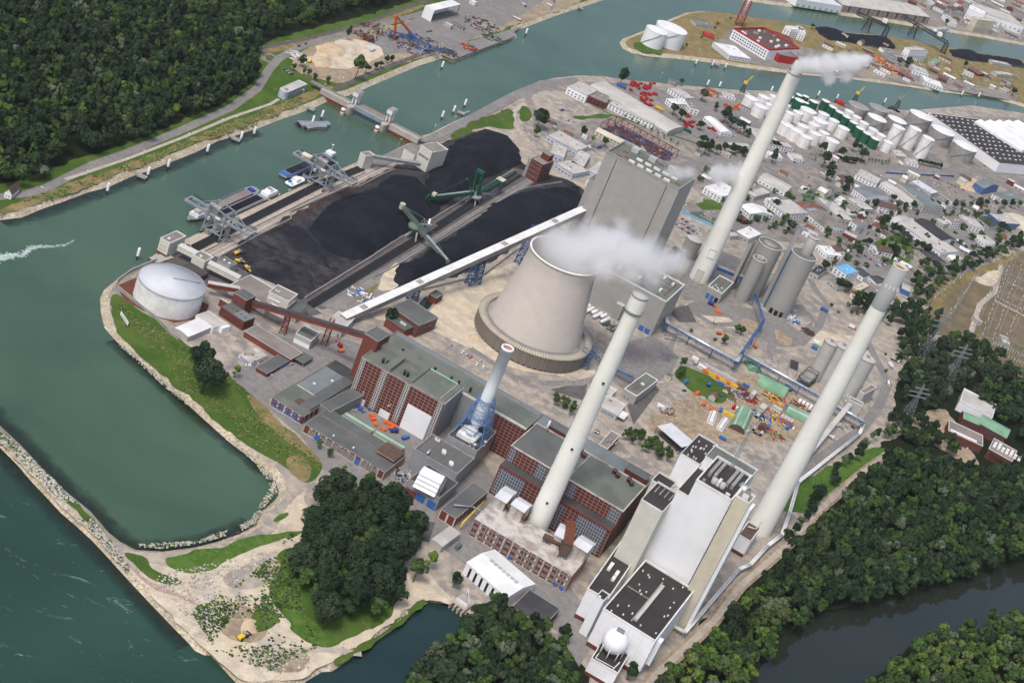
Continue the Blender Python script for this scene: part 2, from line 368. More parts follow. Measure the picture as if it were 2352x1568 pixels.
def strip(name, tile, s, w, mat, layer=1, z=None):
 P = [np.array(p[:2]) for p in wp(tile, s)]; L = []; Rr = []
 for i in range(len(P)):
  a = P[max(i - 1, 0)]; b = P[min(i + 1, len(P) - 1)]; d = (b - a) / np.linalg.norm(b - a); n = np.array([-d[1], d[0]]) * w / 2
  L.append(P[i] + n); Rr.append(P[i] - n)
 m = M(); zz = lz(layer) if z is None else z
 for i in range(len(P) - 1): m.face([(*Rr[i], zz), (*Rr[i + 1], zz), (*L[i + 1], zz), (*L[i], zz)])
 return m.build(name, mat, kind='structure')
def shallows(tile, s, w, side):
 "dark weedy shallows: dense at the bank, thinning out over deeper water"
 P = [np.array(p[:2]) for p in wp(tile, s, ZW)]; m = M(); n = []
 for i in range(len(P)):
  d = P[min(i + 1, len(P) - 1)] - P[max(i - 1, 0)]; d /= np.linalg.norm(d); n.append(np.array([-d[1], d[0]]) * side * w)
 for i in range(len(P) - 1): z = ZW + .08; m.face([(*(P[i] - n[i] * .25), z), (*(P[i + 1] - n[i + 1] * .25), z), (*(P[i + 1] + n[i + 1]), z), (*(P[i] + n[i]), z)], [(0, 0), (1, 0), (1, 1), (0, 1)])
 m.build('shallows', 'weed_water', kind='structure')
t = NT('weed_water'); sx = t.n('SeparateXYZ'); t.l(t.tc.outputs['UV'], sx.inputs[0]); ad = t.n('Math'); ad.operation = 'MULTIPLY_ADD'; t.l(t.noise(.12, 5, .7), ad.inputs[0]); ad.inputs[1].default_value = -.9; ad.inputs[2].default_value = 1.35; s2 = t.n('Math'); s2.operation = 'SUBTRACT'; t.l(ad.outputs[0], s2.inputs[0]); t.l(sx.outputs[1], s2.inputs[1])
t.l(t.ramp(s2.outputs[0], 0, .7), t.b.inputs['Alpha']); MATS['weed_water'] = t.out((38, 46, 36), .2, .4)
for s_, w_, d_ in (('262,780 300,813 375,880 475,970 588,1063 612,1083', 11, -1), ('-200,765 0,979 50,1026 100,1081 150,1129 207,1175 250,1225 275,1245 312,1263 375,1267 450,1257 500,1244 550,1227 584,1207', 14, 1), ('0,508 92,484 200,445 300,409 400,372 500,327 588,299', 14, -1), ('0,1025 75,1106 140,1176 250,1281 350,1389 438,1480', 13, -1)): shallows('V', s_, w_, d_)
patch('forest_floor', 'V', '-400,420 0,430 150,380 160,365 250,345 400,285 520,235 590,185 596,130 590,105 700,70 900,20 1000,-20 1000,-60 300,-300 -600,-100', 'forest_floor', 1)
patch('dry_bank', 'V', '0,480 150,425 300,375 450,315 600,255 700,215 760,195 770,205 700,235 600,275 450,330 300,390 150,448 0,495', 'dry_grass', 1)
patch('dry_bank', 'V', '596,110 720,85 850,50 970,8 975,18 860,62 730,98 640,120 600,122', 'dry_grass', 1)
strip('road', 'V', '-200,490 0,452 60,446 110,430 160,405 215,378 300,348 420,298 530,248 590,205 618,160 640,135 680,112 740,92 860,62 1000,22 1120,-20', 9, 'asphalt', 2)
strip('road', 'V', '640,135 622,124 604,126 606,138 622,144', 6, 'asphalt', 3)
strip('road', 'V', '596,112 720,86 850,50 970,6 1100,-40', 6, 'dark_asphalt', 2)
strip('path', 'V', '150,412 200,396 300,362 420,316 530,270 590,250 620,240 640,228', 3.5, 'concrete_floor', 2)
patch('gravel_yard', 'V', '662,150 690,118 780,84 940,50 965,32 1060,0 1400,-40 1330,8 1260,32 1176,60 1010,120 980,132 900,150 812,182 786,192 750,186 702,176', 'dirt', 1)
patch('asphalt_yard', 'V', '800,105 940,52 965,32 1060,0 1300,-30 1220,20 1176,50 1015,120 990,126 930,120 880,128', 'asphalt', 2)
patch('sand_yard', 'V', '730,122 752,104 780,90 830,92 880,110 882,130 840,150 790,160 735,152 700,135', 'sand', 3)
strip('road', 'V', '770,205 860,165 960,128 1010,112', 6, 'dark_asphalt', 3)
patch('quay_deck', 'V', '1012,126 1040,138 1174,88 1184,82 1180,74 1200,60 1120,84 1060,100', 'asphalt', 4)
patch('asphalt_yard', 'V', '1690,60 1760,90 1900,120 2000,135 2340,220 2330,232 2230,215 2000,180 1840,165 1740,150 1660,120 1640,100', 'urban', 1)
patch('coal_floor', 'V', '1868,62 1900,74 2010,82 2060,108 2030,116 1960,100 1890,88', 'coal_floor', 2)
patch('coal_floor', 'V', '2180,112 2330,140 2400,160 2352,160 2220,132', 'coal_floor', 2)
patch('sand_yard', 'V', '1930,110 2040,135 2080,180 2020,178 1940,150', 'dirt', 2)
patch('lush_grass', 'V', '1450,105 1476,92 1500,100 1530,128 1470,120', 'grass', 2)
patch('city_floor', 'V', '1200,215 1290,185 1436,192 1676,214 2089,262 2352,272 2600,300 2600,540 2352,560 2180,640 2100,650 1990,660 1850,560 1700,545 1600,440 1480,350 1390,350 1300,330 1230,290', 'urban', 1)
for q_ in ('1098,272 1140,262 1176,245 1182,300 1150,296 1110,288 1040,325 1030,312', '1192,243 1216,246 1222,274 1194,282', '1310,268 1400,262 1420,268 1330,276'): patch('grass', 'V', q_, 'grass', 3)
patch('sand_yard', 'V', '1215,212 1300,205 1385,262 1360,280 1300,290 1230,250', 'gravel', 2)
strip('road', 'V', '850,385 1000,318 1100,266 1180,222 1250,192 1330,184', 14, 'asphalt', 2)
strip('road', 'V', '1206,238 1182,255 1180,280 1200,310 1225,335', 5, 'concrete_floor', 3)
strip('road', 'V', '1300,322 1420,352 1545,388 1600,372 1690,360 1764,370 1900,381 2100,388 2352,396 2600,410', 13, 'asphalt', 3)
strip('road', 'V', '1300,208 1400,262 1600,330 1760,372', 4, 'grass', 3)
strip('road', 'V', '1935,610 1950,585 2000,530 2046,482 2120,478 2200,480 2352,500 2500,515', 9, 'asphalt', 3)
strip('road', 'V', '1560,470 1660,520 1764,560 1850,600 1960,660 2040,720', 8, 'asphalt', 3)
strip('grass_strip', 'V', '1548,470 1640,515 1720,545', 5, 'grass', 4)
patch('grass', 'V', '255,676 272,676 300,698 345,725 402,770 470,815 530,862 600,928 690,1008 742,1062 735,1090 702,1112 672,1085 640,1062 600,1042 530,994 430,908 340,830 285,780 255,735', 'grass', 1)
patch('dry_grass', 'V', '560,900 600,925 690,1008 742,1062 728,1060 680,1030 640,1000 600,960', 'dry_grass', 2)
patch('dry_grass', 'V', '655,1048 700,1044 720,1080 700,1112 660,1080', 'dry_grass', 2)
patch('asphalt_yard', 'V', '530,868 560,840 620,800 650,770 720,760 830,790 850,770 1000,900 1340,1390 1400,1420 1330,1530 1280,1450 1060,1290 990,1240 930,1200 800,1125 735,1060 690,1000 600,925', 'asphalt', 1)
patch('asphalt_yard', 'V', '960,1190 1000,1200 985,1245 950,1235', 'dark_asphalt', 2)
patch('brick_floor', 'V', '268,656 316,636 350,640 480,700 470,730 400,742 330,715 285,690', 'red_floor', 2)
patch('concrete_floor', 'V', '365,610 430,560 540,600 600,650 700,690 740,720 640,745 480,660', 'dark_asphalt', 1)
patch('quay_strip', 'V', '432,548 588,478 820,376 860,372 960,325 1005,330 900,388 760,445 640,505 560,560 500,590 440,575', 'concrete_floor', 2)
patch('coal_floor', 'V', '498,592 560,562 640,508 760,448 900,390 1005,332 1100,296 1160,306 1195,345 1195,382 1340,425 1352,470 1060,640 900,668 700,700 640,655 540,612', 'coal_floor', 3)
patch('rail_strip', 'V', '690,690 1180,386 1235,398 1240,412 790,690 740,712', 'dark_asphalt', 4)
patch('concrete_floor', 'V', '735,702 800,662 940,580 1180,428 1225,402 1238,410 1190,440 950,590 900,640 905,672 850,690 790,720', 'asphalt', 5)
patch('sand_yard', 'V', '860,660 905,600 925,612 918,660 880,670', 'sand', 6)
patch('weed_bed', 'V', '790,700 862,648 876,660 800,706', 'dry_grass', 7)
patch('sand_yard', 'V', '1060,650 1190,600 1320,520 1330,540 1200,640 1120,690 1090,760 1180,830 1350,850 1400,850 1380,880 1180,850 1000,760 930,740 830,730', 'sand', 1)
patch('sand_yard', 'V', '1560,690 1640,720 1800,760 1900,760 2000,780 2020,850 1850,780 1700,760 1600,730', 'sand', 1)
patch('sand_yard', 'V', '1480,960 1600,900 1700,850 1820,900 1900,950 1850,1010 1700,1020 1500,1000', 'dirt', 2)
patch('weed_field', 'V', '1545,852 1575,836 1690,900 1685,920 1640,930 1560,878', 'grass', 3)
strip('road', 'V', '1080,800 1180,865 1250,880 1330,880 1400,860 1450,800', 7, 'asphalt', 3)
patch('ring_road', 'V', '1602,688 1678,700 1749,712 1787,729 1835,760 1866,737 1818,703 1843,700 1869,734 1860,773 1826,797 1784,795 1773,831 1760,807 1763,787 1698,753 1674,729 1613,724 1566,707', 'asphalt', 3)
patch('sand_island', 'V', '1696,736 1720,732 1747,745 1735,762 1710,764', 'dirt', 5)
patch('sand_island', 'V', '1773,752 1800,765 1824,780 1812,797 1785,788', 'dirt', 5)
patch('asphalt_yard', 'V', '1370,850 1420,790 1500,770 1560,820 1540,860 1500,880 1440,900', 'asphalt', 2)
patch('asphalt_yard', 'V', '1570,690 1560,640 1620,560 1760,620 1790,690 1700,700 1640,690', 'asphalt', 2)
for q_ in ('1640,430 1760,420 1830,470 1800,530 1700,520', '1880,400 2060,410 2200,450 2180,475 2040,470 1900,430', '2050,500 2180,480 2330,520 2240,580 2120,590', '1560,240 1680,230 1760,290 1720,340 1600,310', '1930,600 1990,560 2040,600 1990,650'): patch('asphalt_yard', 'V', q_, 'asphalt', 2)
for q_ in ('1580,470 1640,455 1690,500 1640,510', '2000,560 2060,530 2110,570 2070,620 2030,600', '1850,430 1890,440 1880,470 1840,460', '2130,440 2200,440 2200,452 2120,452', '1610,390 1670,380 1680,395 1620,410'): patch('garden', 'V', q_, 'grass', 4)
strip('road', 'V', '1560,700 1640,745 1700,745 1780,720 1860,720 1880,750 1840,790 1760,770 1700,745', 8, 'asphalt', 3)
strip('road', 'V', '1880,750 1900,700 1870,660 1860,640', 8, 'asphalt', 3)
strip('road', 'V', '1990,780 2020,840 2040,880 2020,930 1980,985 1900,1040 1840,1090', 9, 'asphalt', 3)
patch('asphalt_yard', 'V', '1440,930 1500,880 1515,895 1455,975', 'dark_asphalt', 3)
patch('asphalt_yard', 'V', '1260,895 1330,880 1350,880 1340,920', 'dark_asphalt', 3)
patch('asphalt_yard', 'V', '1530,712 1580,700 1600,740 1560,740', 'dark_asphalt', 3)
patch('parking', 'V', '1005,790 1040,780 1180,850 1200,880 1120,850', 'gravel', 2)
patch('sand_point', 'V', '300,1300 350,1290 420,1312 560,1262 640,1212 690,1130 740,1095 800,1115 840,1180 1000,1330 1050,1395 990,1375 955,1385 840,1478 745,1528 690,1560 565,1570 520,1530 470,1490 400,1422', 'sand', 1)
patch('spit_grass', 'V', '-300,702 0,990 60,1045 110,1090 160,1140 205,1182 250,1234 240,1237 190,1192 140,1137 90,1087 40,1042 -20,985', 'grass', 2)
patch('spit_stone', 'V', '0,1004 60,1058 140,1140 210,1215 222,1238 160,1180 90,1110 30,1050', 'bank_rock', 1)
patch('pink_revetment', '03', '935,240 1010,245 1120,370 1300,590 1480,680 1700,770 1840,830 1790,860 1650,775 1450,735 1280,610 1100,420', 'pink_stone', 3)
patch('grass', '03', '1090,350 1340,400 1400,530 1700,620 1580,690 1330,600', 'grass', 2)
patch('lush_grass', '03', '1510,405 2000,330 2351,205 2780,160 2860,180 2351,310 2200,400 1900,545 1700,560 1540,500', 'lush_grass', 2)
patch('lush_grass', '13', '150,80 210,20 300,0 290,30 190,95', 'lush_grass', 2)
patch('lush_grass', '13', '180,400 260,340 700,300 1300,600 1300,950 900,1150 700,1245 560,1230 300,1080 330,1020 200,880 130,780 150,560', 'grass', 2)
patch('lush_grass', '13', '150,800 200,700 330,800 450,950 700,1150 700,1245 560,1230 300,1080 330,1020 200,900', 'lush_grass', 3)
patch('weeds', '03', '1760,900 1850,830 1950,880 2100,920 2110,1000 2020,1060 1950,1010', 'grass', 3)
patch('weeds', '13', '0,870 180,900 230,1000 40,1110 -80,1080', 'grass', 3)
patch('bank_grass', '13', '700,1345 1000,1200 1250,1040 1450,850 1540,790 1560,820 1400,980 1200,1120 900,1320 740,1415', 'grass', 3)
patch('dirt', 'V', '470,1400 540,1380 620,1420 600,1480 520,1470', 'dirt', 2)
patch('dirt', 'V', '500,1330 580,1290 650,1280 640,1330 560,1360', 'gravel', 2)
patch('dirt', 'V', '620,1480 720,1500 700,1545 600,1540', 'dirt', 2)
patch('dirt', 'V', '700,1110 760,1110 770,1150 700,1170', 'gravel', 2)
strip('track', 'V', '830,1500 740,1490 640,1495 570,1430 540,1350 570,1300 640,1270', 5, 'concrete_floor', 2)
patch('forest_floor', 'V', '1860,1195 1990,1030 2120,980 2060,960 2050,900 2100,800 2200,760 2420,850 2600,1000 2700,1180 2420,1265 2200,1322 1990,1378 1860,1412 1770,1472 1700,1610 1480,1620 1520,1530 1700,1340', 'forest_floor', 1)
patch('forest_floor', 'V', '900,1600 960,1520 1080,1430 1140,1390 1300,1480 1360,1560 1300,1700 880,1700', 'forest_floor', 1)
patch('switchyard_floor', 'V', '2125,660 2352,580 2700,470 2900,900 2352,890 2230,790 2140,765', 'switch_floor', 1)
patch('grass', 'V', '2136,648 2195,636 2352,572 2352,585 2190,660 2150,725 2135,700', 'dry_grass', 2)
strip('path', 'V', '2300,610 2285,670 2250,700 2225,780', 6, 'concrete_floor', 2)
strip('path', 'V', '2285,690 2352,725 2450,780', 5, 'concrete_floor', 2)
patch('sand_yard', 'V', '2230,640 2300,615 2290,660 2260,655', 'sand', 2)
patch('clearing', '32', '970,960 1120,990 1000,1060 700,1300 430,1568 60,1568 250,1350 500,1180 800,1050', 'lush_grass', 2)
strip('track_verge', 'V', '2100,1050 2040,1044 1990,1078 1914,1142 1875,1176 1810,1250 1764,1290 1700,1345 1640,1425 1560,1500 1495,1560 1480,1600', 9, 'dirt', 3)
strip('track', 'V', '2100,1050 2040,1044 1990,1078 1914,1142 1875,1176 1810,1250 1764,1290 1700,1345 1640,1425 1560,1500 1495,1560 1480,1600', 4.5, 'concrete_floor', 4)
patch('campus_floor', 'V', '2080,960 2170,930 2200,980 2260,1080 2210,1060 2100,1000', 'dirt', 2)
foliage_mat('leaf_dark', (31, 47, 30), (43, 61, 36), (58, 72, 50))
foliage_mat('leaf_mid', (52, 74, 34), (66, 90, 42), (76, 86, 54))
foliage_mat('leaf_light', (76, 104, 38), (90, 116, 44), (98, 110, 60))
foliage_mat('leaf_grey', (84, 97, 74), (98, 110, 88), (78, 90, 64))
paint('bark', (92, 80, 66), (74, 64, 52), 0.8)
def crown_np(seed, w, h, nb, nq, q, top=0.5, droop=0.0):
 r = np.random.default_rng(seed)
 C = [];
 while len(C) < nb:
  p = r.uniform(-1, 1, 3)
  if np.linalg.norm(p) < 1: C.append(p)
 C = np.array(C); br = r.uniform(0.26, 0.42, nb) * w * 0.5 * (1.15 - 0.3 * np.abs(C[:, 2]))
 C[:, 2] += 0.1; taper = 1 - top * np.clip(C[:, 2], 0, 1) ** 1.5
 P = C * np.array([w / 2 * 0.72, w / 2 * 0.72, h / 2 * 0.78]); P[:, :2] *= taper[:, None]
 k = r.integers(0, nb, nq); d = r.normal(size=(nq, 3)); d /= np.linalg.norm(d, axis=1)[:, None]
 d[:, 2] = np.where(d[:, 2] < -0.35, -d[:, 2], d[:, 2])
 pos = P[k] + d * (br[k] * r.uniform(0.82, 1.1, nq))[:, None] * np.array([1, 1, 1 + droop])
 n = d + r.normal(size=(nq, 3)) * 0.3; n /= np.linalg.norm(n, axis=1)[:, None]
 a = np.cross(n, r.normal(size=(nq, 3))); a /= np.linalg.norm(a, axis=1)[:, None] + 1e-9; b = np.cross(n, a)
 s = (q * r.uniform(0.6, 1.3, nq))[:, None]
 V = np.stack([pos - a * s - b * s * .6, pos + a * s * .9 - b * s * .8, pos + a * s * .8 + b * s * .9, pos - a * s * .7 + b * s], 1).reshape(-1, 3)
 V[:, 2] += h / 2
 return V
def quads(n): return np.arange(n * 4).reshape(-1, 4)
KIND = {}
def make_kind(kind, n, w, h, nb, nq, q, mat, th, top=0.5, droop=0.0):
 "n crowns of one kind with their trunks, unlinked mesh data to share"
 L = []
 for i in range(n):
  V = crown_np(hash_(kind) + i, w, h, nb, nq, q, top, droop); o = mesh_np('crown', V, quads(nq), mat); me = o.data; bpy.data.objects.remove(o)
  m = M(); m.tube((0, 0, 0), (0, 0, th + h * .45), w * .032, w * .014, 7)
  for a in range(4):
   t = a * 1.6 + i; m.tube((0, 0, th + h * .1 * (a % 3)), (math.cos(t) * w * .3, math.sin(t) * w * .3, th + h * (.35 + .08 * a)), w * .013, w * .005, 5)
  tr = m.build('trunk', 'bark'); tm = tr.data; bpy.data.objects.remove(tr)
  L.append((me, tm, V))
 KIND[kind] = (L, th)
def hash_(s): return sum(ord(c) * (i + 3) for i, c in enumerate(s))
make_kind('broad', 6, 12, 12, 12, 620, 0.72, 'leaf_dark', 4)
make_kind('green', 4, 11, 11, 11, 560, 0.7, 'leaf_mid', 4)
make_kind('light', 3, 9, 11, 10, 520, 0.58, 'leaf_light', 3)
make_kind('grey', 3, 10, 12, 11, 560, 0.6, 'leaf_grey', 3, 0.5, 0.2)
make_kind('poplar', 2, 6, 20, 14, 520, 0.55, 'leaf_mid', 2, 0.7)
make_kind('grand', 3, 20, 19, 26, 2600, 0.7, 'leaf_dark', 5, 0.35)
make_kind('bush', 3, 5, 3.6, 7, 240, 0.42, 'leaf_mid', 0.2, 0.2)
NAME = {'broad': 'broadleaf_tree', 'green': 'broadleaf_tree', 'light': 'broadleaf_tree', 'grey': 'willow_tree', 'poplar': 'poplar_tree', 'grand': 'broadleaf_tree', 'bush': 'shrub'}
def tree(kind, x, y, label, group=None, s=1.0, z=0.0, sz=None):
 L, th = KIND[kind]; cm, tm, _ = random.choice(L)
 t = thing(NAME[kind], label, 'shrub' if kind == 'bush' else 'tree', (x, y, z), random.random() * 6.28, group); t.scale = (s, s, (sz or s))
 c = bpy.data.objects.new('crown', cm); COL.objects.link(c); c.parent = t; c.location = (0, 0, th * .8)
 k = bpy.data.objects.new('trunk', tm); COL.objects.link(k); k.parent = t
 return t
def wood(name, places, label, cat='wood'):
 "a mass of trees that reads as one: crowns merged by material"
 by = {}
 for kind, x, y, s, sz in places:
  L, th = KIND[kind]; V = random.choice(L)[2]; a = random.random() * 6.28
  R2 = np.array([[math.cos(a), -math.sin(a), 0], [math.sin(a), math.cos(a), 0], [0, 0, 1]])
  n = len(V) // 4; keep = rng.random(n) < 0.62; Q = V.reshape(n, 4, 3)[keep]; cen = Q.mean(1, keepdims=True); Q = (Q - cen) * 1.25 + cen
  by.setdefault(KIND[kind][0][0][0].materials[0].name, []).append((Q.reshape(-1, 3) @ R2.T) * np.array([s, s, sz]) + np.array([x, y, th * .7 * sz]))
 root = thing(name, label, cat); root['kind'] = 'stuff'; xs = [p[1] for p in places]; ys = [p[2] for p in places]
 for mat, Vs in by.items():
  V = np.concatenate(Vs); o = mesh_np('crowns', V, quads(len(V) // 4), mat, root); o['kind'] = 'stuff'
 return root
def scatter(pg, sp, jit=0.42):
 "jittered grid of points inside a world outline"
 a = np.array([p[:2] for p in pg]); x0, y0 = a.min(0); x1, y1 = a.max(0)
 gx, gy = np.meshgrid(np.arange(x0, x1, sp), np.arange(y0, y1, sp)); gx[1::2] += sp / 2
 P = np.stack([gx.ravel(), gy.ravel()], 1) + rng.uniform(-jit, jit, (gx.size, 2)) * sp
 return P[inside(P, a)]
def pick(mix):
 r = random.random(); c = 0
 for k, w in mix:
  c += w
  if r < c: return k
 return mix[-1][0]
PW = scatter(wp('V', '-260,470 0,438 60,440 105,420 150,352 212,362 300,333 420,283 520,232 582,190 588,128 584,108 640,76 740,50 860,18 960,-14 960,-60 500,-200 -100,-200 -300,100'), 10.2)
wood('forest', [(pick([('broad', .62), ('green', .22), ('grey', .06), ('light', .04), ('poplar', .06)]), x, y, random.uniform(.65, 1.5), random.uniform(.85, 1.7)) for x, y in PW],
  'dense dark green wood covering the west bank in the upper left', 'forest')
PS = scatter(wp('V', '1600,1500 1700,1390 1800,1290 1890,1205 1960,1120 2040,1062 2110,1060 2170,1075 2260,1100 2340,1080 2420,1000 2600,1180 2420,1276 2200,1332 1990,1390 1860,1424 1772,1482 1700,1610 1490,1610 1530,1560'), 8.6)
PS = sorted(PS.tolist(), key=lambda p: p[1])
E4 = [('green', .48), ('broad', .1), ('light', .36), ('grey', .06)]
FL = {'broad': 'dark green tree in the wood between the track and the still water', 'green': 'mid green tree in the wood between the track and the still water',
  'light': 'yellow green tree in the wood between the track and the still water', 'grey': 'pale grey green willow in the wood above the still water'}
for x, y in PS[:70]:
 k = pick(E4); q = random.uniform(.65, 1.35); tree(k, x, y, FL[k], 'trees of the wood beside the track', q, 0, q * random.uniform(.9, 1.25))
wood('forest', [(pick([('broad', .6), ('green', .34), ('grey', .06)]), x, y, random.uniform(.65, 1.35), random.uniform(.85, 1.45)) for x, y in PS[70:]], 'dark wood stretching back along the right edge beside the still water', 'forest')
PI = scatter(wp('V', '2500,1388 2352,1422 2260,1438 2180,1462 2095,1482 2050,1535 1965,1590 2000,1700 2500,1700'), 8.5)
wood('forest', [(pick(E4), x, y, random.uniform(.8, 1.2), random.uniform(.9, 1.4)) for x, y in PI], 'green wood on the island in the lower right corner', 'forest')
PB = scatter(wp('V', '905,1590 960,1535 1010,1500 1075,1440 1130,1402 1200,1425 1270,1490 1320,1540 1335,1640 900,1680'), 9.0)
for x, y in PB:
 q = random.random(); k = pick([('broad', .55), ('green', .25), ('grey', .2)])
 tree(k, x, y, {'broad': 'dark green tree on the bank below the white gabled hall', 'green': 'mid green tree on the bank below the white gabled hall', 'grey': 'silvery willow on the bank below the intake basin'}[k],
   'trees below the white hall', random.uniform(.85, 1.3), 0, random.uniform(.9, 1.3))
GRV = wp('V', '672,1290 690,1200 720,1150 790,1125 860,1150 930,1180 950,1250 905,1330 900,1390 820,1445 740,1450 690,1400')
GP = scatter(GRV, 9.5)
for i, (x, y) in enumerate(GP): tree(['grand', 'broad', 'grand', 'green'][i % 4], x, y, 'dark tree in the big round grove on the sandy southern point', 'trees of the grove', random.uniform(.75, 1.0) if i % 2 == 0 else random.uniform(1.1, 1.4), 0, random.uniform(.95, 1.25))
GRP = {'small tree round the blue harbor office': 'trees round the blue office', 'dark tree at the end of the sand yard shed': 'trees by the yard shed', 'tree at the lower edge of the red machine yard': 'trees at the machine yard',
  'dark tree in the clump beside the white tank farm': 'tank farm clump', 'dark tree in the belt along the main road': 'main road belt', 'dark round tree on the verge behind the site huts': 'verge trees',
  'small round street tree in the row beside the red gantry frame': 'gantry street trees', 'dark tree beside the main road below the tank farm': 'tank farm road trees', 'dark tree in the short hedge row by the main road': 'hedge row',
  'small clipped tree in the row by the main road': 'clipped row', 'dark tree along the verge below the grey tanks': 'grey tank verge trees', 'dark tree among the town workshops': 'town trees',
  'street tree in the row between the two blocks of workshops': 'street tree row', 'tree in the gardens behind the white workshop row': 'garden trees',
  'tree on the rough ground inside the power station ring road': 'ring road trees', 'dark tree at the foot of the white boiler house': 'boiler house trees'}
def single(kind, tile, p, s, label, sz=None):
 x, y = wp(tile, p)[0][:2]; return tree(kind, x, y, label, GRP.get(label), s, 0, sz)
single('grand', '02', '1850,480', 1.15, 'huge dark round tree on the harbor grass bank', 1.25)
single('grand', '02', '1800,330', 1.0, 'dark tree merging with the huge tree on the harbor grass bank, nearer the tank', 1.2)
single('green', '02', '2020,420', 1.0, 'small tree tucked against the right of the huge bank tree')
single('light', '02', '2150,330', .8, 'light green shrubby tree beside the asphalt yard and huge bank tree')
single('green', '13', '1440,640', 1.2, 'loose light tree at the right edge of the grove')
single('light', '13', '1570,520', 1.1, 'pale feathery tree between the grove and the low gas shed')
single('broad', '13', '1810,690', .8, 'dark bushy tree beside the intake dam')
single('green', '12', '1010,1350', .9, 'round tree at the near end of the long brick workshop')
single('green', '12', '570,980', .5, 'young tree by the road at the workshop windows')
single('green', '12', '660,1060', .5, 'second young tree by the road along the workshop')
single('light', '12', '800,1210', .5, 'shrubby young tree at the end of the workshop road')
single('grand', '11', '1215,1420', .55, 'tree beside the grey roofed brick office block', .7)
single('green', '10', '905,740', 1.5, 'tall loose tree on the bank beside the sand yard', 2.0)
single('broad', '10', '405,610', .9, 'round dark tree at the corner of the sand yard')
single('broad', '10', '1000,680', .8, 'bushy tree right of the tall bank tree at the sand yard')
single('broad', '10', '830,370', .6, 'small dark conifer beside the yard sheds', 1.2)
for p in ('340,650', '430,690', '530,740', '650,770', '475,700'): single('green', '10', p, .6, 'small tree round the blue harbor office')
for p in ('1095,640', '1140,630', '1190,580', '1240,575'): single('broad', '10', p, .6, 'dark tree at the end of the sand yard shed')
single('grand', '20', '220,1180', 1.0, 'big spreading tree on the gravel yard by the coal store', 1.1)
single('green', '20', '210,1260', .9, 'lower tree in front of the big gravel yard tree')
single('grand', '20', '990,780', .7, 'tall tree standing behind the long grey shed at the water', 1.0)
single('green', '20', '1545,790', .7, 'small tree at the waterside behind the red machine yard')
single('broad', '20', '1735,930', 1.2, 'round tree behind the red machine yard sheds')
for p in ('1470,1060', '1540,1110'): single('broad', '20', p, 1.1, 'tree at the lower edge of the red machine yard')
for p, s in (('1940,1130', 1.3), ('2000,1180', 1.2), ('2080,1230', 1.2), ('1960,1090', 1.1), ('2150,1260', .8)): single('broad', '20', p, s, 'dark tree in the clump beside the white tank farm')
single('broad', '20', '1860,1020', .8, 'dark tree beside the orange machine rows')
for p, s in (('1720,1200', .9), ('1700,1400', 1.1), ('1760,1420', 1.1), ('1800,1390', 1.0), ('1870,1420', .9), ('1940,1410', 1.0), ('2010,1420', 1.0), ('2060,1420', .9), ('2110,1440', .9), ('1740,1340', 1.0)): single('broad', '20', p, s, 'dark tree in the belt along the main road')
for p in ('640,1250', '840,1350'): single('broad', '20', p, .8, 'dark round tree on the verge behind the site huts')
single('light', '20', '730,1310', .7, 'bright yellow green tree beside the site hut parking')
for i in range(9):
 a = np.array((1030, 1090)) + (np.array((1510, 1340)) - np.array((1030, 1090))) * i / 8; single('light', '20', '%d,%d' % tuple(a), .45, 'small round street tree in the row beside the red gantry frame')
for p, s in (('470,1440', 1.1), ('770,1390', .9), ('820,1400', .7), ('490,1540', 1.3), ('840,1500', 1.2), ('650,1470', 1.0), ('30,1500', 1.0)): single('broad', '30', p, s, 'dark tree beside the main road below the tank farm', s * 1.3)
for i in range(8): single('broad', '30', '%d,%d' % (690 + 15 * i, 1490 + 2 * i), .6, 'dark tree in the short hedge row by the main road')
for i in range(7): single('light', '30', '%d,%d' % (920 + 30 * i, 1490 + 3 * i), .45, 'small clipped tree in the row by the main road')
for i in range(8): single('broad', '30', '%d,%d' % (1380 + 28 * i, 1510 + 6 * i), .6, 'dark tree along the verge below the grey tanks')
single('green', '30', '1195,600', 1.0, 'round tree among the yards on the harbor island'); single('broad', '30', '1270,620', 1.2, 'larger round tree among the yards on the harbor island')
single('broad', '30', '2240,880', 1.0, 'dark tree at the waterside on the far right of the island'); single('broad', '30', '1800,620', .8, 'dark tree beside the brick roofed island shed')
single('green', '30', '1625,230', .9, 'tree on the north bank behind the big shed'); single('broad', '30', '400,270', .7, 'tree beside the black island coal heap')
for p, s in (('530,90', 1.3), ('545,30', 1.2), ('700,180', 1.3), ('690,220', 1.0), ('960,350', .9), ('1130,290', .8), ('1410,300', .7), ('60,350', .8), ('180,570', 1.1), ('500,930', 1.0), ('640,1090', 1.0), ('700,1120', 1.0), ('880,430', .6)): single('broad', '31', p, s, 'dark tree among the town workshops')
for i in range(16): single('broad' if i % 3 else 'green', '31', '%d,%d' % (1170 + 75 * i, 355 + 8 * math.sin(i) - 1.5 * i), random.uniform(.6, .95), 'street tree in the row between the two blocks of workshops')
for p, s in (('1020,520', 1.0), ('1060,510', 1.0), ('1130,570', .9), ('1190,600', 1.0), ('1230,650', 1.0), ('1270,690', .9), ('1340,720', .8), ('1140,800', 1.1), ('1110,770', 1.0), ('980,600', .7), ('900,700', .8), ('870,690', .6), ('830,760', .7), ('810,790', .7), ('2130,560', 1.0), ('1430,770', 1.0), ('1400,740', .9)): single('broad', '31', p, s, 'tree in the gardens behind the white workshop row')
single('poplar', '31', '570,920', 1.0, 'tall narrow poplar left of the blue roofed house')
single('poplar', '31', '1150,720', .7, 'thin conifer beside the garden sheds')
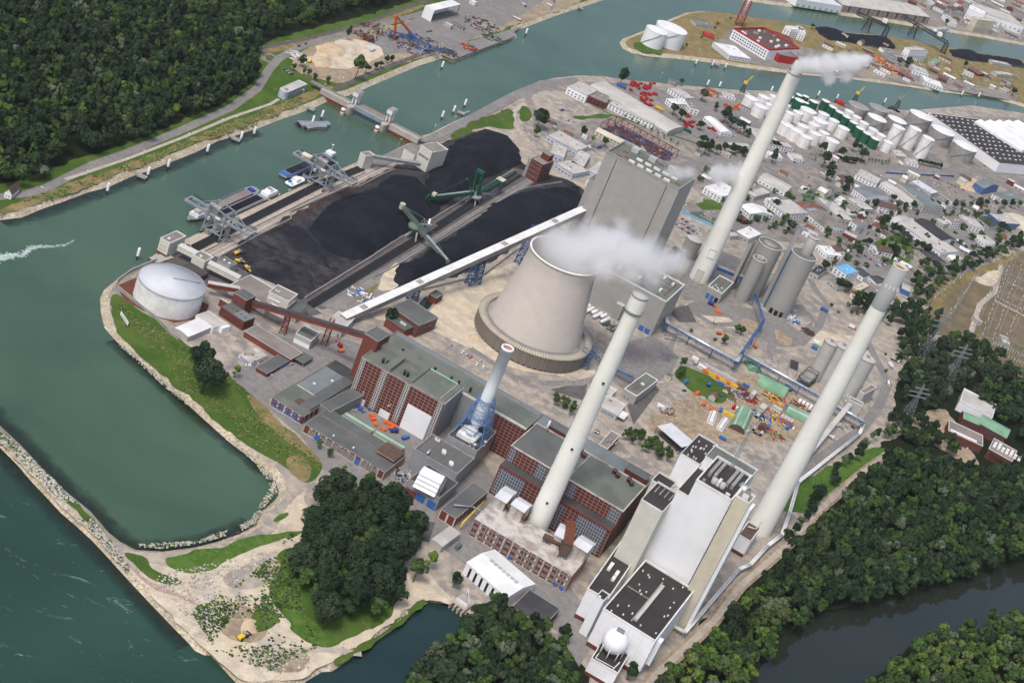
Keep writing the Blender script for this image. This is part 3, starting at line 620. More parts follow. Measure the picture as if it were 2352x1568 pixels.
def belt(tile, s, sp, mix, lab, grp, a=.7, b=1.1):
 wood('tree_belt', [(pick(mix), x, y, random.uniform(a, b), random.uniform(a, b * 1.15)) for x, y in scatter(wp(tile, s), sp)], lab, 'tree belt')
belt('V', '1960,690 2060,715 2100,700 2150,735 2140,800 2130,900 2060,870 2050,760 1990,740 1940,712', 11, [('broad', .8), ('green', .2)], 'dark tree belt between the power station and the switchyard', 'trees of the switchyard belt')
belt('V', '2085,655 2120,600 2150,620 2240,590 2352,545 2352,570 2210,630 2140,670 2130,700 2095,690', 11, [('broad', .7), ('green', .3)], 'hedge belt of trees bordering the switchyard meadow', 'trees of the meadow belt', .6, 1.0)
belt('V', '2130,820 2190,780 2230,795 2340,870 2352,900 2420,960 2352,1060 2330,1000 2250,940 2190,900 2150,960 2060,920 2060,880', 11, [('broad', .8), ('grey', .1), ('green', .1)], 'dark thicket of trees round the brick campus', 'trees of the campus thicket', .8, 1.25)
belt('V', '2010,990 2070,950 2120,985 2170,1010 2190,1050 2110,1035 2060,1020 2015,1010', 10, [('broad', .7), ('green', .3)], 'clump of trees at the track bend near the pipe bridge corner', 'trees at the track bend')
belt('V', '1850,1170 1905,1095 1960,1040 2005,1000 2010,1015 1960,1060 1930,1090 1880,1160 1830,1230 1800,1250', 8.5, [('broad', .8), ('grey', .2)], 'strip of dark trees on the slope below the silver pipeline', 'trees below the pipeline', .6, .9)
belt('V', '1255,905 1290,925 1330,950 1320,960 1270,930', 6, [('green', 1)], 'shrubby growth along the sunken rail track behind the turbine hall', 'trees along the sunken track', .5, .7)
belt('V', '1430,1000 1480,1010 1530,1050 1530,1068 1470,1035 1430,1015', 6, [('green', 1)], 'shrubby growth in the cutting behind the east turbine hall', 'trees in the east cutting', .5, .8)
belt('V', '1545,850 1575,842 1580,870 1560,880', 8, [('green', 1)], 'bushes at the corner of the weed field', 'trees at the weed field', .6, .9)
for p in ('1690,765', '1700,770', '1660,790'): single('green', 'V', p, .7, 'tree on the rough ground inside the power station ring road')
for p in ('1505,1590', '1290,1470', '1440,1560'): single('broad', 'V', p, .9, 'dark tree at the foot of the white boiler house')
paint('white_clad', (230, 231, 233), (222, 225, 228), 0.05, 0.04, 0.5)
paint('foam', (186, 200, 196), (150, 172, 164), .3, .1)
paint('beige_clad', (200, 199, 188), (194, 193, 182), 0.05, 0.04, 0.6)
paint('cream_concrete', (200, 192, 172), (186, 178, 158), 0.06, 0.06, 0.8)
paint('grey_clad', (154, 153, 149), (149, 148, 144), 0.04, 0.04, 0.5)
paint('light_grey', (176, 176, 172), (166, 166, 162), 0.08, 0.06, 0.6)
paint('steel_clad', (136, 138, 142), (124, 127, 132), 0.06, 0.08, 0.45, 0.4)
paint('grey_steel', (140, 146, 152), (126, 132, 138), 0.2, 0.08, 0.5)
paint('silver', (205, 208, 210), (176, 180, 184), 0.3, 0.1, 0.35, 0.5, 0.5)
paint('trim_white', (220, 220, 216), (204, 204, 200), 0.15, 0.06, 0.6)
paint('trim_grey', (150, 148, 144), (132, 130, 127), 0.15, 0.08, 0.7)
paint('felt_grey', (98, 100, 98), (86, 88, 87), 0.05, 0.1, 0.9)
paint('felt_green', (108, 112, 104), (94, 99, 93), 0.06, 0.1, 0.9)
paint('felt_dark', (72, 72, 72), (60, 60, 62), 0.06, 0.12, 0.9)
paint('felt_black', (54, 50, 50), (64, 59, 58), 0.05, 0.12, 0.9)
paint('felt_blue', (118, 126, 128), (104, 112, 114), 0.06, 0.08, 0.8)
paint('gravel_roof', (136, 128, 120), (122, 115, 108), 0.07, 0.1, 0.95)
paint('pale_roof', (186, 182, 176), (170, 166, 160), 0.06, 0.08, 0.8)
paint('white_roof', (224, 224, 222), (208, 208, 206), 0.06, 0.05, 0.6)
paint('stained_roof', (192, 188, 182), (150, 140, 130), 0.12, 0.14, 0.8)
paint('tile_red', (124, 82, 68), (108, 72, 60), 0.2, 0.12, 0.9)
paint('tile_brown', (96, 76, 68), (84, 68, 62), 0.2, 0.12, 0.9)
paint('sheet_blue', (58, 104, 170), (50, 92, 156), 0.1, 0.08, 0.5)
paint('sky_blue', (104, 178, 226), (96, 168, 216), 0.1, 0.05, 0.6)
paint('green_sheet', (120, 160, 130), (104, 142, 116), 0.1, 0.1, 0.6)
paint('mint', (150, 196, 168), (136, 180, 154), 0.1, 0.08, 0.6)
paint('yellow', (222, 186, 56), (206, 168, 46), 0.2, 0.08, 0.5)
paint('orange', (216, 104, 40), (198, 90, 34), 0.2, 0.1, 0.5)
paint('red', (172, 40, 36), (154, 34, 32), 0.2, 0.1, 0.5)
paint('rust', (112, 66, 46), (88, 54, 42), 0.3, 0.2, 0.9)
paint('red_steel', (132, 62, 52), (112, 54, 46), 0.2, 0.1, 0.7)
paint('blue_steel', (52, 90, 138), (46, 80, 124), 0.2, 0.08, 0.5)
paint('dark_steel', (64, 66, 68), (52, 54, 56), 0.2, 0.1, 0.6)
paint('crane_green', (34, 94, 64), (28, 82, 58), 0.2, 0.08, 0.5)
paint('sage_steel', (98, 116, 104), (86, 104, 94), 0.2, 0.1, 0.6)
paint('blue_paint', (44, 66, 128), (38, 58, 112), 0.2, 0.1, 0.4)
paint('black', (34, 34, 36), (28, 28, 30), 0.2, 0.1, 0.8)
paint('coal', (22, 23, 31), (31, 32, 40), 0.04, 0.25, 0.85, 0.15, fine=0.25)
paint('glass_mid', (112, 120, 128), (96, 104, 114), 0.3, 0.1, 0.2, 0.6)
paint('glass_dark', (58, 66, 76), (72, 82, 94), 0.3, 0.1, 0.2, 0.6)
paint('glass_blue', (66, 100, 150), (80, 112, 158), 0.3, 0.1, 0.25, 0.6)
paint('concrete', (172, 166, 156), (158, 152, 143), 0.1, 0.08, 0.85)
paint('lattice_blue', (92, 128, 178), (82, 116, 164), 0.2, 0.08, 0.5)
paint('stack_white', (232, 238, 240), (222, 230, 233), 0.1, 0.05, 0.6)
paint('chimney_white', (234, 234, 226), (224, 223, 213), 0.02, 0.03, 0.75)
paint('chimney_band', (150, 154, 152), (146, 150, 148), 0.05, 0.03, 0.75)
paint('brick', (106, 56, 48), (94, 50, 44), 0.15, 0.1, 0.85)
paint('pink_wall', (170, 124, 112), (160, 114, 104), 0.15, 0.08, 0.85)
paint('lilac_wall', (180, 187, 200), (172, 180, 194), 0.15, 0.06, 0.7)
paint('paper', (226, 226, 224), None, 0.2, 0.04, 0.7)
grid_mat('tower_shell', (196, 188, 180), (184, 176, 168), 3.0, 1.5, 0.10, (191, 183, 175), 0.9, 0.1, 0.05)
grid_mat('brick_panels', (88, 45, 41), (152, 120, 110), 3.4, 2.6, 0.2, (80, 41, 38), 0.85)
grid_mat('brick_small', (108, 58, 48), (128, 78, 68), 3.0, 1.2, 0.12, (100, 52, 44), 0.85)
grid_mat('brick_piers', (106, 54, 46), (196, 182, 172), 6.0, 40.0, 0.7, (100, 50, 44), 0.85)
grid_mat('window_grid', (44, 52, 62), (188, 186, 180), 1.7, 2.0, 0.3, (60, 70, 84), 0.35, 0.5)
grid_mat('window_grid_blue', (56, 66, 82), (150, 152, 156), 1.9, 2.6, 0.3, (70, 82, 100), 0.35, 0.5)
grid_mat('window_bars', (50, 56, 62), (160, 156, 148), 1.0, 1.2, 0.16, (62, 68, 76), 0.4, 0.5)
grid_mat('clad_beige', (198, 196, 184), (184, 182, 172), 3.0, 30, 0.1, (200, 198, 187), 0.6)
grid_mat('clad_white', (230, 231, 233), (222, 224, 226), 4.0, 60, 0.10, (233, 234, 236), 0.5)
grid_mat('clad_grey', (155, 154, 150), (151, 150, 146), 5.0, 60, 0.06, (154, 153, 149), 0.5)
grid_mat('clad_steel', (140, 142, 147), (122, 125, 130), 2.0, 30, 0.10, (132, 135, 140), 0.45)
grid_mat('louvre', (146, 139, 129), (98, 91, 84), 1.2, 40, 0.35, (116, 108, 98), 0.8)
grid_mat('walkway_slab', (176, 168, 152), (96, 92, 84), 2.4, 40, 0.22, (170, 162, 146), 0.85)
grid_mat('felt_seams', (100, 101, 99), (84, 85, 84), 2.0, 30, 0.12, (92, 93, 92), 0.9)
grid_mat('black_seams', (52, 48, 48), (62, 58, 57), 6.0, 8.0, 0.12, (58, 53, 52), 0.9)
grid_mat('corrugated', (206, 208, 210), (182, 184, 188), 1.2, 40, 0.2, (212, 214, 216), 0.5)
grid_mat('skylit_roof', (56, 52, 56), (70, 66, 70), 8.0, 10.0, 0.25, (50, 47, 51), 0.8)
grid_mat('planks', (150, 126, 112), (120, 96, 84), 1.0, 20, 0.12, (140, 116, 104), 0.9)
FOOT = []
class Bd:
 """a box building from three roof corners in the photo: front left, front right, and the corner behind one of them.
 Parts live in its own metres: x along the front, y towards the back, z up."""
 def __init__(s, name, label, cat, tile, quad, h=None, base=None, bc=0, back='R', group=None, z0=0.0, d=None):
  p = pts(tile, quad)
  if h is None: h = hgt(pts(tile, base)[0], p[bc], z0)
  P = [wd(q, h)[:2] for q in p]; u = P[1] - P[0]; L = float(np.linalg.norm(u)); u /= L; v = np.array([-u[1], u[0]])
  s.D = d if d else abs(float((P[2] - P[1 if back == 'R' else 0]) @ v)); s.L = L; s.h = h; s.z0 = z0; s.o = P[0]; s.u = u; s.vv = v
  s.a = math.atan2(u[1], u[0]); s.root = thing(name, label, cat, (P[0][0], P[0][1], z0), s.a, group) if name else None
  q = s.w(s.L / 2, s.D / 2); FOOT.append((q[0], q[1], s.L, s.D, s.a))
 def w(s, x, y, z=0.0): q = s.o + s.u * x + s.vv * y; return np.array([q[0], q[1], z])
 def part(s, name, m, mats, **k): return m.build(name, mats, s.root, **k)
 def shell(s, wall, roof, par='trim_grey', ph=0.8, x0=0.0, x1=None, y0=0.0, y1=None, z0=0.0, h=None, pt=0.45, nm=('wall', 'roof', 'parapet')):
  x1 = s.L if x1 is None else x1; y1 = s.D if y1 is None else y1; h = (s.h - s.z0) if h is None else h
  m = M(); c = [(x0, y0), (x1, y0), (x1, y1), (x0, y1)]; u = 0
  for i in range(4): u = m.wall(c[i], c[(i + 1) % 4], z0, h - ph, u)
  w = s.part(nm[0], m, wall); m = M(); m.flat(c, h - ph)
  if roof in ('felt_seams', 'black_seams', 'skylit_roof', 'corrugated'): pass
  s.part(nm[1], m, roof)
  if par: s.part(nm[2], M().ring(x0 - .12, x1 + .12, y0 - .12, y1 + .12, h - ph + .002, h, pt), par)
  return s
 def roofbox(s, name, x0, x1, y0, y1, z0, z1, mat, top=None):
  return s.part(name, M().box(x0, x1, y0, y1, z0, z1, 0, 1 if top else 0), [mat, top] if top else mat)
 def panel(s, name, face, u0, u1, z0, z1, mat, t=0.12, x0=0.0, x1=None, y0=0.0, y1=None):
  "a slab standing 12 cm proud of a face; its pattern runs in metres"
  x1 = s.L if x1 is None else x1; y1 = s.D if y1 is None else y1; m = M()
  if face == 'f': c = [(u0, y0 - t), (u1, y0 - t), (u1, y0 - .003), (u0, y0 - .003)]
  elif face == 'b': c = [(u0, y1 + .003), (u1, y1 + .003), (u1, y1 + t), (u0, y1 + t)]
  elif face == 'r': c = [(x1 + .003, u0), (x1 + t, u0), (x1 + t, u1), (x1 + .003, u1)]
  else: c = [(x0 - t, u0), (x0 - .003, u0), (x0 - .003, u1), (x0 - t, u1)]
  k = 0
  for i in range(4): m.wall(c[i], c[(i + 1) % 4], z0, z1, 0)
  m.flat(c, z1); m.flat(c[::-1], z0); return s.part(name, m, mat)
 def windows(s, face, u0, u1, z0, z1, n, frac=0.6, mat='glass_dark', name='window', **k):
  p = (u1 - u0) / n
  for i in range(n): s.panel(name, face, u0 + p * (i + .5 - frac / 2), u0 + p * (i + .5 + frac / 2), z0, z1, mat, **k)
 def gable(s, wall, roof, eave, rise, axis='x', x0=0.0, x1=None, y0=0.0, y1=None):
  x1 = s.L if x1 is None else x1; y1 = s.D if y1 is None else y1; m = M(); c = [(x0, y0), (x1, y0), (x1, y1), (x0, y1)]; u = 0
  for i in range(4): u = m.wall(c[i], c[(i + 1) % 4], 0, eave, u)
  g = M().gable(x0, x1, y0, y1, eave, rise, axis)
  wv = M(); wv.v, wv.f, wv.uv, wv.mi, wv.sm = m.v, m.f, m.uv, m.mi, m.sm
  for i, f in enumerate(g.f):
   if g.mi[i] == 0: wv.face([g.v[j] for j in f])
  s.part('wall', wv, wall); r = M()
  for i, f in enumerate(g.f):
   if g.mi[i] == 1: r.face([g.v[j] for j in f])
  s.part('roof', r, roof); return s
def trestle(m, x0, x1, y0, y1, z0, z1, n, w, top=None, mi=0):
 "a braced tower of four legs, narrowing to the half-widths of top"
 def cor(t):
  a = (x0 + x1) / 2; b = (y0 + y1) / 2; hx = (x1 - x0) / 2; hy = (y1 - y0) / 2; tx, ty = top or (hx, hy)
  X = hx + (tx - hx) * t; Y = hy + (ty - hy) * t; z = z0 + (z1 - z0) * t
  return [(a - X, b - Y, z), (a + X, b - Y, z), (a + X, b + Y, z), (a - X, b + Y, z)]
 for k in range(n):
  A, B = cor(k / n), cor((k + 1) / n)
  for i in range(4):
   j = (i + 1) % 4; m.bar(A[i], B[i], w, None, mi); m.bar(B[i], B[j], w * .7, None, mi)
   m.bar(A[i], B[j], w * .5, None, mi); m.bar(A[j], B[i], w * .5, None, mi)
 return m
def truss(m, p, q, w, h, n, t, up=Vector((0, 0, 1)), mi=0):
 "a box girder of four chords with lacing"
 p = Vector(p); q = Vector(q); d = (q - p).normalized(); s = d.cross(up).normalized(); v = s.cross(d).normalized()
 O = [s * (w / 2 * a) + v * (h / 2 * b) for a, b in ((-1, -1), (1, -1), (1, 1), (-1, 1))]
 for o in O: m.bar(p + o, q + o, t, None, mi)
 for k in range(n + 1):
  c = p + (q - p) * (k / n)
  for i in range(4): m.bar(c + O[i], c + O[(i + 1) % 4], t * .7, None, mi)
  if k < n:
   e = p + (q - p) * ((k + 1) / n)
   for i in range(4): m.bar(c + O[i], e + O[(i + 1) % 4], t * .55, None, mi)
 return m
def gallery(name, label, cat, P, Q, w, h, side, top, parts=(), group=None):
 "an enclosed sloping conveyor bridge between two points on its floor line"
 P = Vector([float(c) for c in P]); Q = Vector([float(c) for c in Q]); t = thing(name, label, cat, tuple(P), 0, group); d = Q - P
 m = M(); m.bar((0, 0, h / 2), d + Vector((0, 0, h / 2)), w, h); m.build('casing', side, t)
 e = d.normalized(); m = M(); m.bar(Vector((0, 0, h + .16)) - e * .3, d + Vector((0, 0, h + .16)) + e * .3, w + .5, .3); m.build('roof', top, t)
 return t, d
def sub(b, name, label, cat, x, y, L, D, h, group=None):
 "a further thing laid out in another building's metres"
 n = Bd.__new__(Bd); n.o = b.w(x, y)[:2]; n.u, n.vv, n.a = b.u, b.vv, b.a; n.L, n.D, n.h, n.z0 = L, D, h, 0.0
 n.root = thing(name, label, cat, (n.o[0], n.o[1], 0), n.a, group); return n
# ================================================================ the new grey block
hall = Bd('turbine_hall', 'low wide grey clad turbine hall behind the cooling tower', 'turbine hall', '21', '830,880 1420,1200 1580,1040', base='1275,1520', bc=1)
hall.shell('clad_grey', 'felt_green', 'trim_white', 1.2, pt=.8)
for yy in (12, 22, 33, 42):
 hall.roofbox('walkway', 8, 58, yy, yy + .6, hall.h - 1.19, hall.h - .9, 'trim_grey')
for xx, yy in ((10, 14), (16, 26), (22, 36), (30, 16), (34, 30), (43, 24), (52, 14), (56, 38), (26, 44), (46, 42)):
 hall.roofbox('roof_vent', xx, xx + 2, yy, yy + 4.4, hall.h - 1.19, hall.h + .8, 'trim_white')
for xx, y0, y1 in ((14, 12, 24), (28, 22, 34), (42, 33, 43), (58.5, 10, 44)): hall.roofbox('red_walkway', xx, xx + .8, y0, y1, hall.h - 1.19, hall.h - 1.0, 'red_steel')
hall.panel('loading_door', 'f', 52, 56.5, 0, 5, 'sheet_blue'); hall.panel('loading_door', 'f', 58, 62.5, 0, 5, 'sheet_blue')
hall.roofbox('stair_block', 26, 33, -6, -.01, 0, 15, 'grey_clad', 'pale_roof')
hall.windows('r', 6, 46, 4, 6, 8, .4, 'glass_blue')
for z in (8, 15, 24): hall.panel('window', 'f', 44, 45.5, z, z + 2, 'glass_blue')
boil = Bd('boiler_house', 'tallest plain grey slab of a boiler house with two thin dark seams', 'boiler house', 'V', '1393.5,346 1561,434.5 1570,430', h=114, d=46)
boil.shell('clad_grey', 'felt_green', 'trim_grey', 2.2, pt=1.2)
for f in (.157, .843): boil.panel('seam', 'f', boil.L * f - .3, boil.L * f + .3, 0, 111, 'black', .1)
for i in range(5):
 for j in range(2): boil.roofbox('skylight', 20 + i * 9 + j * 3, 26 + i * 9 + j * 3, 8 + j * 13, 10 + j * 13, 111.81, 113.6, 'trim_white')
for xx, yy in ((8, 8), (8, 24), (14, 14), (63, 30), (66, 14), (40, 38), (52, 37)): boil.roofbox('red_walkway', xx, xx + 5, yy, yy + 1.2, 111.81, 112.4, 'red_steel')
for xx in (12, 30, 50): boil.roofbox('roof_unit', xx, xx + 7, 34, 40, 111.81, 116, 'light_grey')
boil.roofbox('side_tower', -7, -.02, 8, 34, 0, 80, 'grey_clad', 'felt_green')
boil.roofbox('bunker_bay', 18, 60, 46.02, 80, 0, 62, 'light_grey', 'felt_green')
sm = Bd('filter_building', 'small grey block with a red roof walkway behind the turbine hall steam', 'filter building', '21', '1410,775 1520,830 1605,740', h=30)
sm.shell('clad_grey', 'felt_green', 'trim_white', 1); sm.roofbox('red_walkway', 4, 5, 3, sm.D - 3, sm.h - .99, sm.h - .7, 'red_steel'); sm.roofbox('duct', 8, 11, 3, 12, sm.h - .99, sm.h + 2, 'silver')
e8 = Bd('ash_house', 'square grey block with three blue doors beside the grey silos', 'plant building', '21', '1805,1055 1935,1125 2030,1020', base='1775,1165')
e8.shell('clad_grey', 'felt_green', 'trim_white', 1, pt=.7); e8.roofbox('red_walkway', e8.L / 2, e8.L / 2 + .7, 2, e8.D - 2, e8.h - .99, e8.h - .8, 'red_steel')
for i in range(3): e8.panel('roller_door', 'f', 1.5 + i * 4.6, 5 + i * 4.6, 0, 5.5, ('sheet_blue', 'sheet_blue', 'black')[i])
for a, b in ((3, 3), (9, 4), (4, 10), (10, 11), (7, 7)): e8.roofbox('roof_light', a, a + 1.4, b, b + 1.4, e8.h - .99, e8.h - .3, 'trim_white')
# ================================================================ cooling tower
ct = wd((1298.5, 586), 82); c0 = np.array([ct[0], ct[1], 0]); C2 = ct[:2]
tw = thing('cooling_tower', 'pale concrete cooling tower with steam drifting from its mouth', 'cooling tower', c0)
RT = 29.0
ring_r = float(np.linalg.norm(wd((1095, 727), 7)[:2] - C2))
RB = ring_r - 9.6
prof = []
for i in range(25):
 t = i / 24; z = 13 + 69 * t
 prof.append((RT - .6 + (RB - RT + .6) * (1 - t) ** 1.3 + 1.0 * max(0, t - .85) / .15, z))
o = M().lathe(prof, 96); o.build('shell', 'tower_shell', tw)
inn = [(r - .9, z) for r, z in prof[::-1]]; M().lathe(inn, 96).build('inner_shell', 'tower_shell', tw)
M().lathe([(prof[-1][0] - .9, 82), (prof[-1][0] + .7, 82), (prof[-1][0] + .7, 80.9), (prof[-1][0] + .02, 80.8)][::-1], 96).build('rim', 'trim_white', tw)
M().lathe([(ring_r, 1.6), (ring_r, 13)], 96, smooth=True).build('louvre_wall', 'louvre', tw)
M().lathe([(ring_r + .4, 13), (ring_r + .4, 14), (RB + 3.0, 14.6), (RB + 3.0, 13.4), (RB + .05, 13.4)], 96).build('gallery_roof', 'walkway_slab', tw)
M().lathe([(RB + 2.9, 14.6), (RB + 2.9, 15.6), (RB + 2.6, 15.6), (RB + 2.6, 14.6)], 96).build('handrail', 'grey_steel', tw)
m = M()
for i in range(64):
 a = i / 64 * 6.2832; m.tube((ring_r * .99 * math.cos(a), ring_r * .99 * math.sin(a), 0), (ring_r * .99 * math.cos(a), ring_r * .99 * math.sin(a), 1.7), .5, .5, 6)
m.build('footing', 'concrete', tw)
a0 = -.25; m = M()
for k in range(14):
 a = a0 + .0; t0, t1 = k / 14, (k + 1) / 14
 def pr(t): z = 13 + 69 * t; return (RT - .6 + (RB - RT + .6) * (1 - t) ** 1.3 + .9), z
 (r0, z0), (r1, z1) = pr(t0), pr(t1)
 m.bar((r0 * math.cos(a), r0 * math.sin(a), z0), (r1 * math.cos(a), r1 * math.sin(a), z1), .5)
 m.box(r1 * math.cos(a) - .1, r1 * math.cos(a) + 1.1, r1 * math.sin(a) - .6, r1 * math.sin(a) + .6, z1 - .2, z1)
m.build('ladder', 'grey_steel', tw)
trestle(M(), ring_r - 6, ring_r + 3, -14, -7, 0, 16, 4, .45).build('stair_tower', 'blue_steel', tw)
# ================================================================ chimneys
def chimney(label, base, top, r0, r1, mat='chimney_white', n=48):
 b = wd(base); H = hgt(base, top); t = thing('chimney', label, 'chimney', b)
 M().lathe([(r0, 0), (r0 * .86 + r1 * .14, H * .12), (r0 * .5 + r1 * .5, H * .45), (r1 * 1.05, H * .85), (r1, H)], n).build('shaft', mat, t)
 return t, b, H
t, b, HA = chimney('tallest white chimney behind the grey boiler house, smoking', (1604, 640), (1825, 168), 9.6, 6.6)
M().lathe([(4.6, HA - 2), (4.6, HA + 11), (4.2, HA + 11), (4.2, HA - 4)], 32).build('flue', 'beige_clad', t)
M().lathe([(6.6, HA), (6.2, HA), (6.2, HA - .8), (4.6, HA - .8)], 48).build('cap_deck', 'concrete', t)
M().lathe([(6.62, HA - 1), (6.9, HA - 1), (6.9, HA + .6), (6.62, HA + .6)], 48).build('crown_rail', 'light_grey', t)
def patchwork(t, ang, z0, z1, half, r, mat, name):
 m = M(); k = 8
 for i in range(k):
  a, b_ = ang - half + 2 * half * i / k, ang - half + 2 * half * (i + 1) / k
  m.face([(r(z0) * math.cos(a), r(z0) * math.sin(a), z0), (r(z0) * math.cos(b_), r(z0) * math.sin(b_), z0), (r(z1) * math.cos(b_), r(z1) * math.sin(b_), z1), (r(z1) * math.cos(a), r(z1) * math.sin(a), z1)])
 return m.build(name, mat, t)
rA = lambda z: np.interp(z, [0, HA * .12, HA * .45, HA * .85, HA], [9.6, 9.6 * .86 + 6.6 * .14, 8.1, 6.93, 6.6]) + .12
patchwork(t, -1.45, 27, 37, .42, rA, 'light_grey', 'hatch_frame'); patchwork(t, -1.45, 28, 36, .37, lambda z: rA(z) + .1, 'chimney_white', 'hatch')
patchwork(t, -1.75, 0.5, 13, .4, rA, 'light_grey', 'door_frame'); patchwork(t, -1.75, 1, 12, .34, lambda z: rA(z) + .1, 'beige_clad', 'door')
t, b, H2 = chimney('white chimney rising from the low brick block, its capped top ringed by a dark gallery', (1225, 1222), (1476, 682), 8.2, 5.2)
M().lathe([(5.25, H2 - 11.5), (6.3, H2 - 11.5), (6.3, H2 - 10), (5.25, H2 - 10)], 32).build('gallery', 'trim_grey', t)
M().lathe([(5.3, H2 - .5), (5.5, H2 - .5), (5.5, H2 + 1), (.01, H2 + 1.2)], 32).build('cap', 'light_grey', t)
m = M()
for i in range(20):
 a = i / 20 * 6.2832; m.bar((5.35 * math.cos(a), 5.35 * math.sin(a), H2 - 9), (5.3 * math.cos(a), 5.3 * math.sin(a), H2 - .6), .35)
m.build('crown_ribs', 'trim_white', t)
def ladder(t, ang, r0, r1, H, name='ladder'):
 m = M()
 for k in range(20):
  z0, z1 = H * k / 20 + 1, H * (k + 1) / 20; q0 = r0 + (r1 - r0) * (k / 20) ** .8 + .3; q1 = r0 + (r1 - r0) * ((k + 1) / 20) ** .8 + .3
  m.bar((q0 * math.cos(ang), q0 * math.sin(ang), z0), (q1 * math.cos(ang), q1 * math.sin(ang), z1), .4)
 m.build(name, 'grey_steel', t)
ladder(t, -2.9, 8.2, 5.2, H2 - 11)
for z, a in ((30, -1.6), (75, -1.55), (128, -1.4)):
 m = M(); r = np.interp(z, [0, H2], [8.2, 5.2]); m.box(-.8, .8, -.6, .6, z, z + 1.6); o = m.build('lamp_niche', 'dark_steel', t); o.location = (r * math.cos(a) * .99, r * math.sin(a) * .99, 0)
t, b, H3 = chimney('white chimney with a grey band and open brown mouth beside the white boiler house', (1744, 1215), (2073, 616), 9.2, 5.5)
M().lathe([(5.78, H3 - 33), (5.6, H3 + .3), (4.6, H3 + .3), (4.4, H3 - 8)], 48).build('grey_band', 'chimney_band', t)
M().lathe([(4.35, H3 - 1.2), (3.0, H3 - 3), (.01, H3 - 3.2)], 32).build('mouth', 'rust', t)
M().lathe([(5.65, H3 + .3), (5.65, H3 + .9), (4.4, H3 + .9), (4.4, H3 - 1.3)], 48).build('lip', 'cream_concrete', t)
for i in range(4):
 a = -2.3 + i * .55; M().box(5.6 * math.cos(a) - .35, 5.6 * math.cos(a) + .35, 5.6 * math.sin(a) - .35, 5.6 * math.sin(a) + .35, H3 - 16, H3 - 13).build('warning_lamp', 'paper', t)
ladder(t, .2, 9.2, 5.5, H3 - 30)
# ================================================================ white boiler house complex
R1 = Bd('turbine_hall', 'white hall with black roof and long ridge vent before the white boiler house', 'turbine hall', '23', '840,880 1320,1180 1610,665', base='655,1205')
R1.shell('clad_white', 'black_seams', 'trim_white', 1.2, pt=.9)
R1.roofbox('ridge_vent', R1.L * .50, R1.L * .56, 8, R1.D * .78, R1.h - 1.19, R1.h + .6, 'light_grey', 'pale_roof')
R1.roofbox('walkway', R1.L * .47, R1.L * .49, 6, R1.D * .85, R1.h - 1.19, R1.h - 1.05, 'trim_grey')
R1.roofbox('walkway', 2, R1.L * .47, R1.D * .5, R1.D * .5 + .8, R1.h - 1.19, R1.h - 1.05, 'trim_grey')
random.seed(3)
for i in range(26):
 x, y = random.uniform(2, R1.L - 3), random.uniform(2, R1.D - 4)
 if abs(x - R1.L * .53) > 3: R1.roofbox('roof_vent', x, x + .9, y, y + .9, R1.h - 1.19, R1.h - random.uniform(-.3, .5), 'trim_white')
for f in (.27, .52, .78): R1.panel('light_strip', 'f', R1.L * f, R1.L * f + 1.3, 5, R1.h - 1, 'paper')
R1.panel('plinth', 'f', 0, R1.L, 0, 3.2, 'brick')
R1.roofbox('stair_bay', R1.L + .02, R1.L + 3, 6, 12, 8, R1.h - 4, 'white_clad')
R0 = Bd('deaerator_bay', 'low white annex carrying the white sphere in its open roof', 'plant building', '23', '730,1335 975,1475 1090,1300', base='650,1475')
R0.shell('clad_white', 'felt_black', 'trim_white', 1.4, pt=.6)
R0.panel('plinth', 'f', 0, R0.L, 0, 2.4, 'brick')
sx, sy = R0.L * .42, R0.D * .60; sr = 8.2
ctr = R0.w(sx, sy); sp = thing('pressure_sphere', 'shining white pressure sphere on short legs over the low annex', 'sphere tank', (ctr[0], ctr[1], R0.h - 1.2), R0.a)
k = [(sr * math.cos(math.pi * (i / 20 - .5)), 2.4 + sr + sr * math.sin(math.pi * (i / 20 - .5))) for i in range(21)]
M().lathe(k, 40).build('shell', 'white_clad', sp)
for i in range(8):
 a = i / 8 * 6.283; M().tube((sr * .9 * math.cos(a), sr * .9 * math.sin(a), 0), (sr * .93 * math.cos(a), sr * .93 * math.sin(a), sr * .8 + 2.4), .35, .35, 8).build('leg', 'trim_white', sp)
M().box(-2.4, 2.4, -1.4, 1.4, 2 * sr + 2.2, 2 * sr + 2.7).ring(-2.4, 2.4, -1.4, 1.4, 2 * sr + 2.7, 2 * sr + 3.7, .1).build('top_platform', 'grey_steel', sp)
for i in range(7): R0.roofbox('valve', R0.L * .78 + .2 * i, R0.L * .78 + .2 * i + .6, 2 + i * 1.3, 2.6 + i * 1.3, R0.h - 1.39, R0.h + .2, 'trim_white')
m = M(); m.tube((2, 3, R0.h - .8), (R0.L - 4, 3.5, R0.h - .8), .3, .3, 8); m.tube((2, 3, R0.h - .8), (3, R0.D - 3, R0.h - .8), .3, .3, 8); R0.part('pipe', m, 'trim_white')
RL = Bd('side_hall', 'lower white hall with a dark roof on the left of the black roofed hall', 'plant building', '23', '695,695 880,800 1180,365', base='560,955')
RL.shell('clad_white', 'felt_black', 'trim_white', 1.2, pt=.7)
for x, y, l in ((3, 30, 9), (9, 28, 6), (9, 22, 4)): RL.roofbox('roof_unit', x, x + 2.2, y, y + l, RL.h - 1.19, RL.h + .6, 'trim_white')
RL.panel('plinth', 'f', 0, RL.L, 0, 3, 'brick')
RS = Bd('stair_tower', 'slim white stair tower rising in the corner of the dark roofed side hall', 'stair tower', '23', '775,765 845,810 890,745', base='600,1095')
RS.shell('white_clad', 'felt_black', 'trim_white', .8, pt=.5); RS.roofbox('roof_unit', 1, 2.6, 1, 2.6, RS.h - .79, RS.h, 'trim_white')
